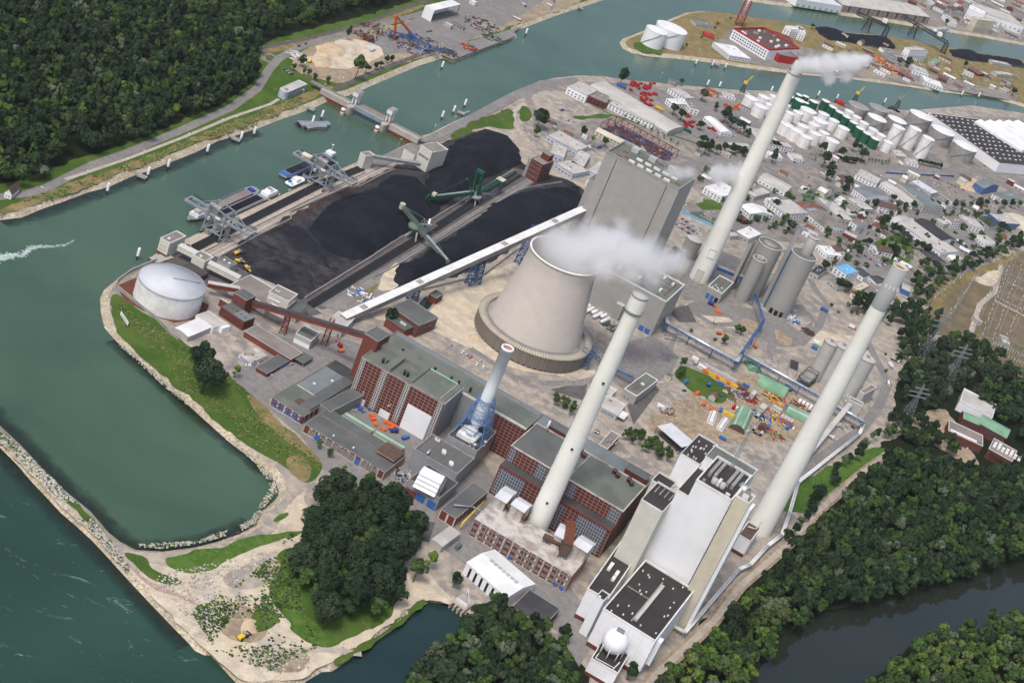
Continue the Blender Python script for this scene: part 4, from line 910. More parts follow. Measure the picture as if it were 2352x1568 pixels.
def depth(b, tile, p, q, h):
 a, c = wd(pts(tile, p)[0], h)[:2], wd(pts(tile, q)[0], h)[:2]; return abs(float((c - a) @ b.vv))
WB = sub(R1, 'boiler_house', 'huge white boiler house of several joined blocks near the lower right', 'boiler house', 5, R1.D + 9, 26, 48, 97)
WB.D = depth(R1, '22', '1710,1250', '1865,1010', 97)
WB.shell('white_clad', 'felt_black', 'trim_white', 1.6, pt=1.0, nm=('wall', 'roof', 'parapet'))
dl = depth(R1, '22', '1485,1330', '1650,1100', 83)
WB.shell('white_clad', 'felt_black', 'trim_white', 1.4, x0=-8, x1=-.02, y0=.6, y1=.6 + dl, h=83, nm=('lower_block', 'roof', 'parapet'))
WB.shell('clad_beige', 'felt_black', 'trim_white', 1.4, x0=-24, x1=-8.04, y0=-14.5, y1=16, h=72, nm=('beige_wing', 'roof', 'parapet'))
m = M()
for i in range(4): m.tube((-21 + i * 3.6, 3, 71.3), (-21 + i * 3.6, 14, 71.3), .5, .5, 8)
WB.part('pipe', m, 'grey_steel')
for x0, x1, y0, y1, hh, wl, rf in ((-24, -8.04, 16.04, 34, 52, 'clad_beige', 'felt_black'), (-31, -17.5, 34.04, 49, 60, 'clad_beige', 'felt_black'), (-17.4, -8.04, 34.04, 52, 56, 'clad_white', 'pale_roof'), (-24, -9, 52.04, 90, 79, 'clad_white', 'felt_black'), (-7, 25.5, WB.D + .04, WB.D + 21, 92, 'clad_white', 'felt_green')):
 WB.shell(wl, rf, 'trim_white', 1.2, x0=x0, x1=x1, y0=y0, y1=y1, h=hh, nm=('rear_block', 'roof', 'parapet'))
for i, x in enumerate((3.2, 6.6, 16.2, 19.6)): WB.roofbox('roof_duct', x, x + 2.2, 14, WB.D - 6, 95.41, 98.6, 'trim_grey')
for x in (9.5, 15.5): WB.part('vent_drum', M().lathe([(2.0, 95.41), (2.0, 99), (.01, 99.4)], 20, c=(x, 10)), 'light_grey')
WB.roofbox('roof_unit', 11.6, 13.4, 8, 14, 95.41, 99, 'trim_white'); WB.roofbox('roof_unit', 3, 5, 3, 5, 95.41, 97.6, 'trim_grey'); WB.roofbox('roof_unit', 20, 23, 4, 5.5, 95.41, 97, 'trim_white')
random.seed(11)
for i in range(14):
 x, y = random.uniform(-22, -11), random.uniform(55, 86); WB.roofbox('roof_vent', x, x + .9, y, y + .9, 77.81, 79, 'trim_white')
m = M(); truss(m, (12, WB.D - 4, 95.4), (12, WB.D - 4, 134), 1.6, 1.6, 14, .18, Vector((0, 1, 0))); WB.part('radio_mast', m, 'grey_steel')
for i in range(6): WB.roofbox('side_platform', 26.02, 29.5, 4 + i * 3, 5.6 + i * 3, 40 + i * 8, 41 + i * 8, 'grey_steel')
m = M(); m.tube((30, 14, 60), (30, 24, 94), 3.4, 3.4, 20); m.tube((30, 24, 94), (24, 27, 94), 3.4, 3.4, 20); WB.part('flue_duct', m, 'silver')
BT = sub(R1, 'stair_tower', 'tall slim beige concrete tower standing against the right of the white boiler house', 'tower', 33.2, R1.D - 2.5, 9.6, 12, 108)
BT.shell('cream_concrete', 'gravel_roof', 'trim_white', 1.2, pt=.7)
BT.part('white_flank', M().box(9.64, 12.2, 2, 11, 0, 103), 'white_clad'); BT.part('rib', M().box(-.6, -.02, 3.6, 4.2, 0, 106), 'cream_concrete')
BT.roofbox('roof_house', 3, 7, 3.5, 8, 106.81, 110.5, 'trim_white', 'gravel_roof')
SB = Bd('pump_house', 'small white block with rusty roof pipes at the foot of the banded chimney', 'plant building', '23', '2085,200 2195,265 2265,130', base='2000,350')
SB.shell('white_clad', 'tile_brown', 'trim_white', 1, pt=.6); SB.panel('plinth', 'f', 0, SB.L, 0, 3, 'brick')
m = M(); m.tube((2, SB.D * .6, SB.h + 1), (SB.L - 2, SB.D * .7, SB.h + 1), .6, .6, 10); m.tube((SB.L - 2, SB.D * .7, SB.h + 1), (SB.L - 1, SB.D - 1, SB.h + 5), .6, .6, 10); SB.part('pipe', m, 'cream_concrete')
OB = Bd('boiler_house', 'tall red brick boiler house with three stepped roof bays and window strips', 'boiler house', '12', '975,140 1735,570 1900,425', base='850,510')
h = OB.h; L = OB.L
OB.shell('brick_panels', 'felt_green', 'trim_grey', 1.0, pt=.5)
for f0, f1 in ((.005, .055), (.255, .325), (.535, .60), (.93, .985)): OB.panel('window_strip', 'f', L * f0, L * f1, 1, h - 1, 'window_grid', .25)
OB.panel('white_screen', 'f', L * .64, L * .925, 0, h * .58, 'white_clad', .5)
OB.panel('loading_bay', 'f', L * .08, L * .2, 0, 4.5, 'trim_white', .8); OB.panel('loading_bay', 'f', L * .38, L * .5, 0, 5.5, 'trim_white', .8)
OB.panel('steel_flank', 'r', 0, OB.D, 0, h - 1, 'clad_steel', .2); OB.panel('white_edge', 'r', 0, OB.D, h - 1, h + .6, 'trim_white', .3)
OB.panel('window', 'f', L * .135, L * .155, 9, 11, 'trim_grey', .2); OB.panel('window', 'f', L * .46, L * .475, 11, 13, 'trim_grey', .2)
OB.roofbox('roof_bay', L * .255, L * .33, 0.5, OB.D * .75, h - .99, h + 2.6, 'window_bars', 'felt_green')
OB.roofbox('roof_bay', L * .535, L * .60, 0.5, OB.D * .75, h - .99, h + 2.6, 'window_bars', 'felt_green')
OB.roofbox('roof_bay', .5, L * .60, OB.D * .752, OB.D - .5, h - .99, h + 2.6, 'window_bars', 'felt_green')
OB.roofbox('roof_bay', L * .602, L - .5, .5, OB.D - .5, h - .99, h + 1.2, 'trim_grey', 'felt_green'); OB.roofbox('joint', L * .93, L * .935, .5, OB.D - .5, h + 1.2, h + 1.5, 'pale_roof')
OB.roofbox('copper_flashing', L * .6, L * .93, OB.D - 1.6, OB.D - .6, h + 1.2, h + 1.7, 'mint')
for f, y in ((.19, 8), (.24, 8), (.45, 8), (.49, 8)): OB.part('vent_pipe', M().lathe([(.9, h - .99), (.9, h + 2.2), (1.15, h + 2.2), (1.15, h + 2.9), (.01, h + 2.9)], 14, c=(L * f, y)), 'dark_steel')
TH = Bd('turbine_hall', 'long dark grey roofed turbine hall behind the brick boiler house', 'turbine hall', 'V', '868,789 1210,984 1246,948', h=31)
TH.shell('brick_small', 'felt_green', 'trim_grey', .8, pt=.4)
for f in (.14, .36, .47, .52, .60): TH.part('vent_pipe', M().lathe([(.9, TH.h - .79), (.9, TH.h + 3), (1.1, TH.h + 3), (.01, TH.h + 3.1)], 12, c=(TH.L * f, 6)), 'dark_steel')
TH.panel('steel_flank', 'f', TH.L * .47, TH.L * .8, 0, TH.h - 1.25, 'clad_steel', .3); TH.panel('brick_grid', 'f', TH.L * .81, TH.L - 1, 0, TH.h - 1.25, 'brick_panels', .25); TH.panel('white_fascia', 'f', TH.L * .5, TH.L, TH.h - 1.2, TH.h + .5, 'trim_white', .5)
TH.roofbox('roof_edge', 1, TH.L - 1, TH.D - 5, TH.D - 1, TH.h - .79, TH.h - .3, 'trim_grey', 'felt_blue')
BTW = Bd('conveyor_tower', 'red brick conveyor tower at the corner of the brick boiler house', 'tower', '11', '1000,1490 1125,1566 1230,1495', base=None, h=44)
BTW.shell('brick_small', 'felt_grey', 'trim_grey', .7)
for z in (14, 22, 30): BTW.windows('r', 2, BTW.D - 2, z, z + 2, 2, .3)
OE = Bd('boiler_house', 'wide brick boiler house with twin roof vents behind the low chimney block', 'boiler house', '22', '-10,960 1020,1568 1245,1345', h=36)
h = OE.h; L = OE.L; D = OE.D
OE.shell('brick_panels', 'felt_green', None, .02)
OE.part('stained_parapet', M().ring(-.12, L + .12, -.12, D + .12, h - .015, h + .9, .8), 'stained_roof')
OE.roofbox('left_roof_field', .9, L * .34, 1.2, D - 1, h - .01, h + .25, 'felt_grey'); OE.roofbox('joint', L * .5, L * .505, 2, D - 1, h - .01, h + .5, 'stained_roof')
for f0, f1 in ((.01, .055), (.255, .335), (.545, .60), (.90, .985)): OE.panel('window_strip', 'f', L * f0, L * f1, 10, h - 1, 'window_grid_blue', .25)
dk = 9.0
OE.part('step_roof', M().box(.4, L - .4, -dk, -.28, h - 12, h - 11.5), 'felt_dark'); OE.part('step_wall', M().box(.4, L - .4, -dk + .1, -.28, 0, h - 12.02), 'brick_panels')
OE.part('step_edge', M().box(.3, L - .3, -dk - .5, -dk, h - 12.2, h - 11.1), 'red_steel')
for f0, f1 in ((.02, .24), (.50, .6), (.72, .97)): OE.panel('window_wall', 'f', L * f0, L * f1, 1.5, h - 13.4, 'window_grid_blue', .3, y0=-dk + .1)
for f in (.31, .35, .43, .47, .74, .78, .87, .905):
 OE.part('roof_ventilator', M().lathe([(1.5, h), (1.5, h + 2.6), (1.9, h + 2.6), (1.9, h + 3.4), (1.2, h + 3.5), (.01, h + 2.9)], 18, c=(L * f, D - 6 - (2.5 if f in (.35, .47, .78, .905) else 0))), 'tile_brown')
OE.part('steam_pipe', M().tube((L * .1, D - 3, h), (L * .1, D - 3, h + 9), .8, .8, 12), 'trim_white')
ET = Bd('turbine_hall', 'grey blue roof strip of the eastern turbine hall with two brick roof houses', 'turbine hall', '22', '170,740 1230,1340 1300,1230', h=30)
ET.shell('brick_small', 'felt_blue', 'trim_grey', .8, y0=.2)
for f in (.13, .80):
 x = ET.L * f; ET.part('roof_house', M().box(x, x + 17, 1, 10, 29.3, 34.5), 'brick'); ET.part('roof_house_top', M().box(x - .4, x + 17.4, .6, 10.4, 34.5, 35.2), 'felt_grey')
 for k in range(3): ET.part('vent_pipe', M().lathe([(.7, 29.3), (.7, 33), (.01, 33)], 10, c=(x + 6 + k * 3, 12)), 'dark_steel')
ET.roofbox('walkway', 20, ET.L - 20, 1.5, 2.6, 29.21, 29.8, 'trim_grey')
CB = Bd('filter_house', 'low red brick block with white piers and a stained white roof under the white chimney', 'plant building', 'V', '1090.5,1189.75 1313.5,1322 1348.5,1276', base='1298.5,1361', bc=1)
CB.shell('brick_piers', 'stained_roof', 'stained_roof', .5, pt=.5)
n = 15; p = CB.L / n; rows = ((2.2, 4.4), (6.8, 9.0), (11.2, 12.8)) if CB.h > 13 else ((1.8, 3.8), (6, 8), (10, 11.6))
for i in range(n):
 for z0, z1 in rows: CB.panel('window', 'f', p * i + .9, p * i + p - .9, z0, z1, 'window_bars', .1)
for i in range(n + 1): CB.panel('pier', 'f', min(max(p * i - .35, 0), CB.L - .7), min(max(p * i + .35, .7), CB.L), 0, CB.h - .5, 'trim_grey', .25)
CB.panel('door', 'f', p * 6 + 1, p * 6 + 3, 0, 2.4, 'sheet_blue', .3); CB.panel('door', 'f', p * 13 + 1, p * 13 + 3.4, 0, 3, 'sheet_blue', .3); CB.panel('door', 'f', p * 14 + 1, p * 14 + 3.4, 0, 3, 'sheet_blue', .3)
def dustbox(label, tile, q, h, zb):
 b = Bd('dust_filter', label, 'dust filter', tile, q, h=h, z0=0); z = h - 5
 b.part('legs', trestle(M(), .5, b.L - .5, .5, b.D - .5, 0, zb, 2, .5), 'dark_steel')
 b.part('casing', M().box(0, b.L, 0, b.D, zb, h - .6), 'stained_roof')
 m = M().gable(-.3, b.L + .3, -.3, b.D + .3, h - .59, 1.8, 'x', 0, 0); b.part('roof', m, 'corrugated')
 b.part('hopper', M().lathe([(.6, zb - 6), (b.D * .4, zb - .02)], 4, c=(b.L / 2, b.D / 2), smooth=False), 'rust'); return b
dustbox('cream topped dust filter right of the chimney foot', '23', '400,200 470,235 560,150', 24, 12)
dustbox('cream topped dust filter beside the glazed wall, right of the rusty duct', '23', '570,285 690,360 740,265', 24, 12)
dustbox('cream topped dust filter left of the chimney foot', '22', '0,1490 110,1560 190,1500', 24, 12)
dustbox('cream topped dust filter against the brick wall, farthest left of the chimney', '12', '2205,1420 2300,1475 2360,1360', 22, 11)
def duct(label, A, Bp, r, mat='tile_brown', name='flue_duct', cat='duct'):
 A = Vector(A); t = thing(name, label, cat, tuple(A)); d = Vector(Bp) - A; m = M(); m.tube((0, 0, 0), d, r, r, 16); m.build('pipe', mat, t)
 m = M(); e = d.normalized()
 for k in range(5): c = d * (k / 4.0); m.tube(c - e * .2 if k else c, c + e * .2 if k < 4 else c + e * .01, r * 1.08, r * 1.08, 16)
 m.build('flange', 'rust', t); m = M()
 for k in (.25, .75): c = d * k; m.bar(c - Vector((0, 0, r)), Vector((c.x, c.y, -A.z)), .6)
 m.build('support', 'dark_steel', t); return t
duct('rusty flue duct running right from the chimney foot over the white roof', wd(pts('23', '290,215')[0], 18), wd(pts('23', '470,300')[0], 18), 2.2)
duct('dark flue duct running left from the chimney foot', wd(pts('23', '130,60')[0], 19), wd(pts('22', '-60,1480')[0], 19), 2.0)
q = Bd('duct_house', 'brown boxy duct house between the two dust filters right of the chimney', 'duct', '23', '480,270 560,300 690,130', h=27)
q.part('box', M().box(0, q.L, 0, q.D, 17, 26), 'tile_brown'); q.part('roof', M().box(-.3, q.L + .3, -.3, q.D + .3, 26.003, 26.6), 'rust'); q.part('legs', trestle(M(), .4, q.L - .4, .4, q.D - .4, 0, 16.98, 2, .5), 'dark_steel')
G1 = Bd('turbine_house', 'grey steel clad block with dark ribbed roof between brick boiler house and louvred intake', 'plant building', '12', '1455,985 1850,1215 2015,1070', base='1390,1165')
G1.shell('clad_steel', 'felt_seams', 'trim_grey', 1.0, pt=.7)
for a, b in ((4, 26), (14, 16), (24, 8), (5, 24), (15, 14), (25, 6)): G1.roofbox('roof_unit', a, a + 3, min(b, G1.D - 4), min(b, G1.D - 4) + 1.6, G1.h - .99, G1.h + .5, 'trim_white')
G1.part('pipe_elbow', M().tube((9, 2, G1.h), (9, 6, G1.h + 2), .7, .7, 12), 'silver')
G2 = Bd('intake_house', 'lower grey steel block carrying the big white louvred air intake', 'plant building', '12', '1410,1260 1690,1435 1850,1290', base='1350,1380')
G2.shell('clad_steel', 'felt_dark', 'trim_grey', .8, pt=.5)
G2.panel('brick_base', 'f', 0, G2.L * .35, 0, 5, 'brick_small'); G2.panel('roller_door', 'f', G2.L * .36, G2.L * .62, 0, 6, 'sheet_blue', .2); G2.panel('roller_door', 'f', G2.L * .72, G2.L * .97, 0, 6, 'sheet_blue', .2)
lv = Bd('air_intake', 'white three tier louvred air intake hood', 'air intake', '12', '1480,1240 1680,1340 1750,1240', h=G2.h + 6)
m = M()
for k in range(4):
 z = G2.h - .6 + k * 2.5
 m.face([(0, 6 - 1.6 * k * 0 - 9 + 1.9 * k, z), (lv.L, -3 + 1.9 * k, z), (lv.L, 1.2 + 1.9 * k, z + 2.1), (0, 1.2 + 1.9 * k, z + 2.1)])
 m.face([(0, 1.2 + 1.9 * k, z + 2.1), (lv.L, 1.2 + 1.9 * k, z + 2.1), (lv.L, 1.2 + 1.9 * k, z + 2.5), (0, 1.2 + 1.9 * k, z + 2.5)])
lv.part('louvre', m, 'white_clad'); lv.part('casing', M().box(.2, lv.L - .2, 1.3 + 5.7, 10, G2.h - .75, G2.h + 9.4), 'white_clad')
lv.part('end_frame', trestle(M(), lv.L + .2, lv.L + 1.6, 0, 9, G2.h - .75, G2.h + 9, 3, .25), 'grey_steel')
G3 = Bd('boiler_house', 'grey steel waste heat boiler block carrying the small chimney in its blue frame', 'boiler house', '12', '1765,855 2035,1005 2220,830', base='1965,1230', bc=1)
G3.shell('clad_steel', 'felt_dark', 'trim_grey', 1.4, pt=.6)
G3.part('white_casing', M().box(4, 18, 6, 20, G3.h - 1.39, G3.h + 1.8), 'trim_white'); G3.part('white_casing', M().box(7, 15, 9, 17, G3.h + 1.81, G3.h + 5), 'trim_white')
for a, b in ((17, 3), (24, 12), (20, 2)): G3.part('silencer', M().lathe([(.8, G3.h - 1.39), (.8, G3.h + 2), (1.1, G3.h + 2), (1.1, G3.h + 2.8), (.01, G3.h + 2.8)], 14, c=(a, b)), 'trim_white')
pc = wd(pts('12', '1990,840')[0], G3.h)
top = hgt(pts('12', '1990,840')[0], pts('12', '2300,45')[0], G3.h)
st = thing('chimney', 'small white chimney with a brown mouth held in a blue lattice frame', 'chimney', (pc[0], pc[1], G3.h), G3.a)
Hs = top - G3.h
M().lathe([(1.5, 3.5), (4.6, 10), (4.3, Hs * .5), (4.2, Hs - 2), (4.6, Hs - 2), (4.6, Hs - .6), (4.3, Hs), (3.6, Hs), (3.5, Hs - 4)], 40).build('shaft', 'stack_white', st)
M().lathe([(3.55, Hs - .6), (2.4, Hs - 2), (.01, Hs - 2.2)], 24).build('mouth', 'pink_wall', st)
trestle(M(), -11, 11, -9.5, 9.5, -1.3, Hs * .40, 4, .55, (5, 5)).build('lattice_frame', 'lattice_blue', st)
m = M();
for z in (Hs * .2, Hs * .4): m.lathe([(5.6, z), (6.2, z), (6.2, z + .5), (5.6, z + .5)], 24)
m.build('ring_gallery', 'lattice_blue', st)
G4 = Bd('switch_house', 'low grey flat roofed extension with ducts right of the louvred intake', 'plant building', 'V', '1013,1168 1048,1190 1125,1130', h=8)
G4.shell('brick_piers', 'felt_grey', 'trim_grey', .5); m = M()
m.tube((4, 10, 9), (14, 20, 9), .7, .7, 10); m.tube((14, 20, 9), (24, 22, 9), .7, .7, 10); m.tube((24, 22, 9), (26, 32, 9), .7, .7, 10); G4.part('duct', m, 'grey_steel')
t = thing('gas_pipe', 'yellow gas pipe climbing from the shed to the low brick block', 'gas pipe', wd((1055, 1218), 0)); b0 = wd((1055, 1218), 0); b1 = wd((1113, 1150), 9)
M().tube((0, 0, 0), (0, 0, 7), .5, .5, 10).tube((0, 0, 7), Vector(b1 - b0), .5, .5, 10).build('pipe', 'yellow', t); M().box(-1, 1, -1, 1, 0, .5).build('footing', 'concrete', t)
W1 = Bd('workshop', 'long low brick workshop with big windows and dark felt roof along the harbor road', 'workshop', '12', '450,755 1185,1200 1345,1030', base='435,835')
W1.shell('brick_piers', 'felt_grey', 'trim_grey', .4, pt=.4); n = 14; p = W1.L / n
for i in range(n):
 if i in (2, 9): W1.panel('door', 'f', p * i + .6, p * i + p - .6, 0, W1.h - 2.2, 'sheet_blue')
 elif i not in (0, 13): W1.panel('window', 'f', p * i + .6, p * i + p - .6, .9, W1.h - 1.4, 'window_bars')
for i in range(n + 1): W1.panel('pier', 'f', min(max(p * i - .3, 0), W1.L - .6), min(max(p * i + .3, .6), W1.L), 0, W1.h - .4, 'concrete', .3)
W1.panel('pink_end', 'r', 0, W1.D, 0, W1.h - .4, 'pink_wall', .15)
W1.roofbox('clerestory', 2, W1.L * .86, W1.D * .62, W1.D * .66, W1.h - .39, W1.h + 1.8, 'window_bars', 'felt_grey')
W1.roofbox('upper_roof', 2, W1.L * .86, W1.D * .661, W1.D - .5, W1.h - .39, W1.h + 1.5, 'trim_grey', 'felt_grey')
W1.roofbox('rusty_roof', W1.L * .76, W1.L - 1, W1.D * .45, W1.D - .5, W1.h + 1.51, W1.h + 2.6, 'pink_wall', 'tile_brown')
for f in (.3, .55): W1.roofbox('roof_unit', W1.L * f, W1.L * f + 1.2, 5, 6.2, W1.h - .39, W1.h + .4, 'trim_white')
W2 = Bd('workshop', 'flat workshop with blue windows and a large pale metal roof panel', 'workshop', '12', '145,510 435,690 900,265', base='135,590')
W2.shell('brick_piers', 'felt_green', 'trim_grey', .4, pt=.3)
for i in range(7):
 for z0, z1 in ((.8, 2.8), (4, 5.6)): W2.panel('window', 'f', 1 + i * (W2.L - 2) / 7 + .4, 1 + (i + 1) * (W2.L - 2) / 7 - .4, z0, min(z1, W2.h - .6), 'glass_blue')
W2.roofbox('metal_roof', 2, W2.L * .62, W2.D * .35, W2.D * .82, W2.h - .39, W2.h + .3, 'trim_white', 'felt_blue'); W2.roofbox('dark_roof', 1, W2.L - 1, W2.D * .83, W2.D - 1, W2.h - .39, W2.h + .2, 'felt_dark')
W2.roofbox('monitor', W2.L * .68, W2.L - .5, W2.D * .1, W2.D * .8, W2.h - .39, W2.h + 2.2, 'window_bars', 'felt_grey'); W2.roofbox('soot_patch', 12, 19, 10, 18, W2.h - .392, W2.h - .36, 'tile_brown')
for x, y in ((8, 40), (14, 55)): W2.roofbox('roof_unit', x, x + 2, y, y + 1.2, W2.h + .3, W2.h + 1.3, 'trim_white')
W3 = Bd('crane_hall', 'narrow flat roofed wing with blue doors beside the crane yard', 'workshop', 'V', '735,928 760,945 822,886', h=9)
W3.shell('window_bars', 'felt_grey', 'trim_grey', .5)
t = thing('gantry_crane', 'yellow gantry crane girder on rails beside the workshop wing', 'crane', wd(pts('12', '690,590')[0]), OB.a)
M().box(-8, 8, -1.2, -.4, 4.5, 5.3).box(-8, 8, .4, 1.2, 4.5, 5.3).build('girder', 'yellow', t)
for x in (-7.5, 7): trestle(M(), x, x + .6, -1.6, 1.6, 0, 4.5, 1, .3).build('leg', 'yellow', t)
SH = Bd('garage_hall', 'small grey roofed brick hall with blue doors by the parking yard', 'workshop', '12', '5,235 105,295 410,80', base='90,330', bc=1)
SH.shell('brick', 'felt_grey', 'trim_grey', .4, pt=.3)
for i in range(6): SH.panel('garage_door', 'r', SH.D * .35 + i * 4, SH.D * .35 + i * 4 + 3.2, 0, 3.2, 'sheet_blue')
SH.part('canopy', M().box(SH.L - .5, SH.L + 9, SH.D - 14, SH.D, SH.h - .39, SH.h + .1), 'felt_grey')
for y in (SH.D - 13.5, SH.D - .6): SH.part('post', M().box(SH.L + 8.3, SH.L + 8.7, y, y + .4, 0, SH.h - .4), 'concrete')
BO = Bd('office_block', 'grey roofed brick office block with a window grid beside the tall conveyor bridge', 'office block', '11', '1240,1245 1500,1420 1635,1320', base='1450,1530', bc=1)
BO.shell('brick_small', 'felt_grey', 'trim_grey', .6)
for z in (1.5, 5.2, 8.9):
 if z + 2 < BO.h: BO.windows('f', BO.L * .55, BO.L - 1, z, z + 2, 5, .6); BO.windows('r', 1, BO.D - 1, z, z + 2, 6, .6)
BO.part('low_wing', M().box(BO.L * .2, BO.L * .85, -12, -.02, 0, BO.h * .62), 'brick_small'); BO.part('wing_roof', M().box(BO.L * .19, BO.L * .86, -12.3, -.02, BO.h * .62, BO.h * .62 + .5), 'felt_grey')
for x in (16, 18, 20): BO.roofbox('roof_unit', x, x + 1.2, -7, -5, BO.h * .62 + .51, BO.h * .62 + 1.8, 'trim_white')
PB2 = Bd('pump_house', 'small brick hut above the dark water basin', 'plant building', '11', '1590,1130 1660,1170 1725,1130', h=7)
PB2.shell('brick', 'felt_grey', 'trim_grey', .4)
ba = Bd('water_basin', 'square concrete basin of dark green water', 'basin', '11', '1475,1235 1580,1285 1675,1205', h=1.6)
ba.part('wall', M().ring(0, ba.L, 0, ba.D, 0, 1.6, .6), 'concrete'); m = M(); m.flat([(.6, .6), (ba.L - .6, .6), (ba.L - .6, ba.D - .6), (.6, ba.D - .6)], .4); ba.part('water', m, 'intake_water')
GH = Bd('machine_hall', 'white gabled hall with black tall windows and a ridge of skylights at the intake basin', 'hall', '13', '1940,455 2310,775 2530,620', base='1895,560')
GH.gable('white_clad', 'white_roof', GH.h - .5, 2.4, 'x')
GH.windows('f', 2, GH.L * .9, 1.2, GH.h - 2, 6, .35, 'black'); GH.windows('f', 2, GH.L * .9, .3, 1.15, 6, .4, 'sheet_blue', 'blue_panel')
for i in range(7): GH.roofbox('ridge_light', GH.L * .2 + i * 3.6, GH.L * .2 + i * 3.6 + 2.4, GH.D * .46, GH.D * .54, GH.h + 1.5, GH.h + 2.6, 'light_grey')
GD = Bd('storage_hall', 'dark felt roofed brick hall adjoining the white gabled hall', 'hall', '23', '0,865 285,1050 475,905', h=8)
GD.shell('brick', 'felt_dark', 'trim_grey', .4); GD.windows('f', 2, GD.L - 2, 2, 5, 7, .5)
GS = Bd('gas_station_shed', 'low pale shed with a green tank beside the yellow gas pipe', 'shed', '13', '1615,245 1710,310 1890,200', base='1590,310')
GS.gable('light_grey', 'pale_roof', GS.h - .4, .8, 'y')
t = thing('tank', 'dark green tank container beside the low gas shed', 'tank', wd(pts('13', '1850,330')[0]), GS.a + 1.57); M().box(-2.6, 2.6, -1.3, 1.3, .3, 2.9).build('body', 'sage_steel', t)
m = M()
for x in (-2.5, -1.2, 0, 1.2, 2.4): m.box(x - .08, x + .08, -1.38, 1.38, .2, 3.0)
m.build('frame', 'dark_steel', t); M().box(-2.6, 2.6, -1, 1, 0, .29).build('skid', 'black', t)
# ================================================================ coal yard and harbor
QA = rad(76.23); QN = np.array([math.sin(QA), -math.cos(QA)]); QQ = np.array([math.cos(QA), math.sin(QA)]); QR = QA - math.pi / 2
QO = wd((461, 533))[:2]
def qw(x, y, z=0.0): p = QO + QN * x + QQ * y; return np.array([p[0], p[1], z])
def P(tile, x, y, z=0.0): return wd(pts(tile, '%g,%g' % (x, y))[0], z)
def heap(label, tile, s, hmax, slope, step=2.0, mat='coal', z0=.15, rough=1.2, name='coal_heap', cat='coal heap', seed=0, ridge=True, gain=1):
 pg = wp(tile, s); a = np.array([p[:2] for p in pg]); lo = a.min(0) - step; hi = a.max(0) + step
 gx = np.arange(lo[0], hi[0], step); gy = np.arange(lo[1], hi[1], step); X, Y = np.meshgrid(gx, gy); G = np.stack([X.ravel(), Y.ravel()], 1)
 ins = inside(G, a); d = np.where(ins, edge_dist(G, a), 0); d = np.maximum(0, d + (vnoise(G, 9, seed) - .5) * 5 * (d > 0))
 t = np.minimum(d * slope / hmax, 1.6); h = hmax * np.where(t < .8, t, .8 + .2 * (1 - np.exp(-(t - .8) / .2)))
 if ridge: h *= 1 - .35 * (vnoise(G, 42, seed + 3)) * np.clip(t, 0, 1)
 h += ((vnoise(G, 6, seed + 1) - .5) * rough + (vnoise(G, 17, seed + 2) - .5) * rough * 1.6 + np.abs(vnoise(G @ np.array([[.3, .95], [-.95, .3]]) * np.array([1, .25]), 5, seed + 6) - .5) * rough * 1.4) * np.clip(t, 0, 1)
 idx = -np.ones(len(G), int); use = ins.reshape(X.shape); V = np.column_stack([G, z0 + np.maximum(h, 0) - .3 * (d <= 0)]); F = []
 ny, nx = X.shape; I = np.arange(nx * ny).reshape(ny, nx)
 q = np.stack([I[:-1, :-1], I[:-1, 1:], I[1:, 1:], I[1:, :-1]], -1).reshape(-1, 4); q = q[ins[q].any(1)]
 u = np.unique(q); mp = np.zeros(len(G), int); mp[u] = np.arange(len(u)); o = mesh_np(name, V[u], mp[q], mat, smooth=True); return tag(o, label, cat)
heap('big flat topped black coal heap at the middle of the coal yard', '11', '470,540 700,290 1080,165 1260,40 1480,70 1720,330 1560,520 1340,600 1010,820 870,835 640,740', 10, .55, seed=1)
ground_mat('coal_spread', (40, 40, 47), (70, 68, 69), (31, 31, 38), .02, .1, .22)
heap('low spread of coal in front of the big coal heap', '11', '-150,640 330,470 480,560 660,750 870,850 980,850 430,1150 300,1070 20,960 -180,800', 1.6, .1, seed=2, rough=.7, mat='coal_spread')
heap('round coal heap at the far end of the coal yard by the bridge', 'V', '960,470 985,395 1015,345 1060,316 1112,298 1165,312 1192,345 1196,378 1150,396 1090,426 1020,470 985,490', 13, .5, seed=3)
heap('long coal heap in front of the tall conveyor bridge', 'V', '903,645 915,606 965,588 1010,560 1090,508 1130,468 1200,440 1285,428 1326,430 1344,458 1300,505 1180,560 1100,606 1060,628 960,656 922,668', 9, .55, seed=4)
heap('black coal heap on the harbor island with dock cranes', '30', '430,255 520,250 700,310 950,330 1100,360 1180,440 1120,465 950,420 750,390 560,370 480,320', 7, .5, 3, seed=5)
heap('farther coal heap on the harbor island at the right', '30', '1660,460 1800,455 1900,500 2100,520 2330,560 2351,610 2150,590 1850,560 1700,520', 6, .5, 3, seed=6)
paint('sand_heap_mat', (196, 176, 146), (176, 156, 128), .1, .14, .95)
heap('pale sand heap on the west bank yard', '10', '560,420 700,390 830,440 800,520 650,540 560,500', 4, .5, 2, 'sand_heap_mat', .3, .8, 'sand_heap', 'sand heap', 7)
heap('tan rubble heap on the west bank yard near the yellow loader', '10', '520,540 640,520 720,560 680,610 560,620', 4, .5, 2, 'sand_heap_mat', .3, .8, 'sand_heap', 'sand heap', 8)
heap('low sand heap beside the cooling tower yard', '11', '1950,1500 2060,1520 2050,1560 1960,1560', 2, .5, 1.5, 'sand_heap_mat', .1, .5, 'sand_heap', 'sand heap', 9)
heap('rubble heap of pale demolition waste among the town workshops', '31', '1740,80 1900,70 2000,150 1900,200 1780,170', 4, .4, 2, 'sand_heap_mat', .3, 1.2, 'rubble_heap', 'rubble heap', 10)
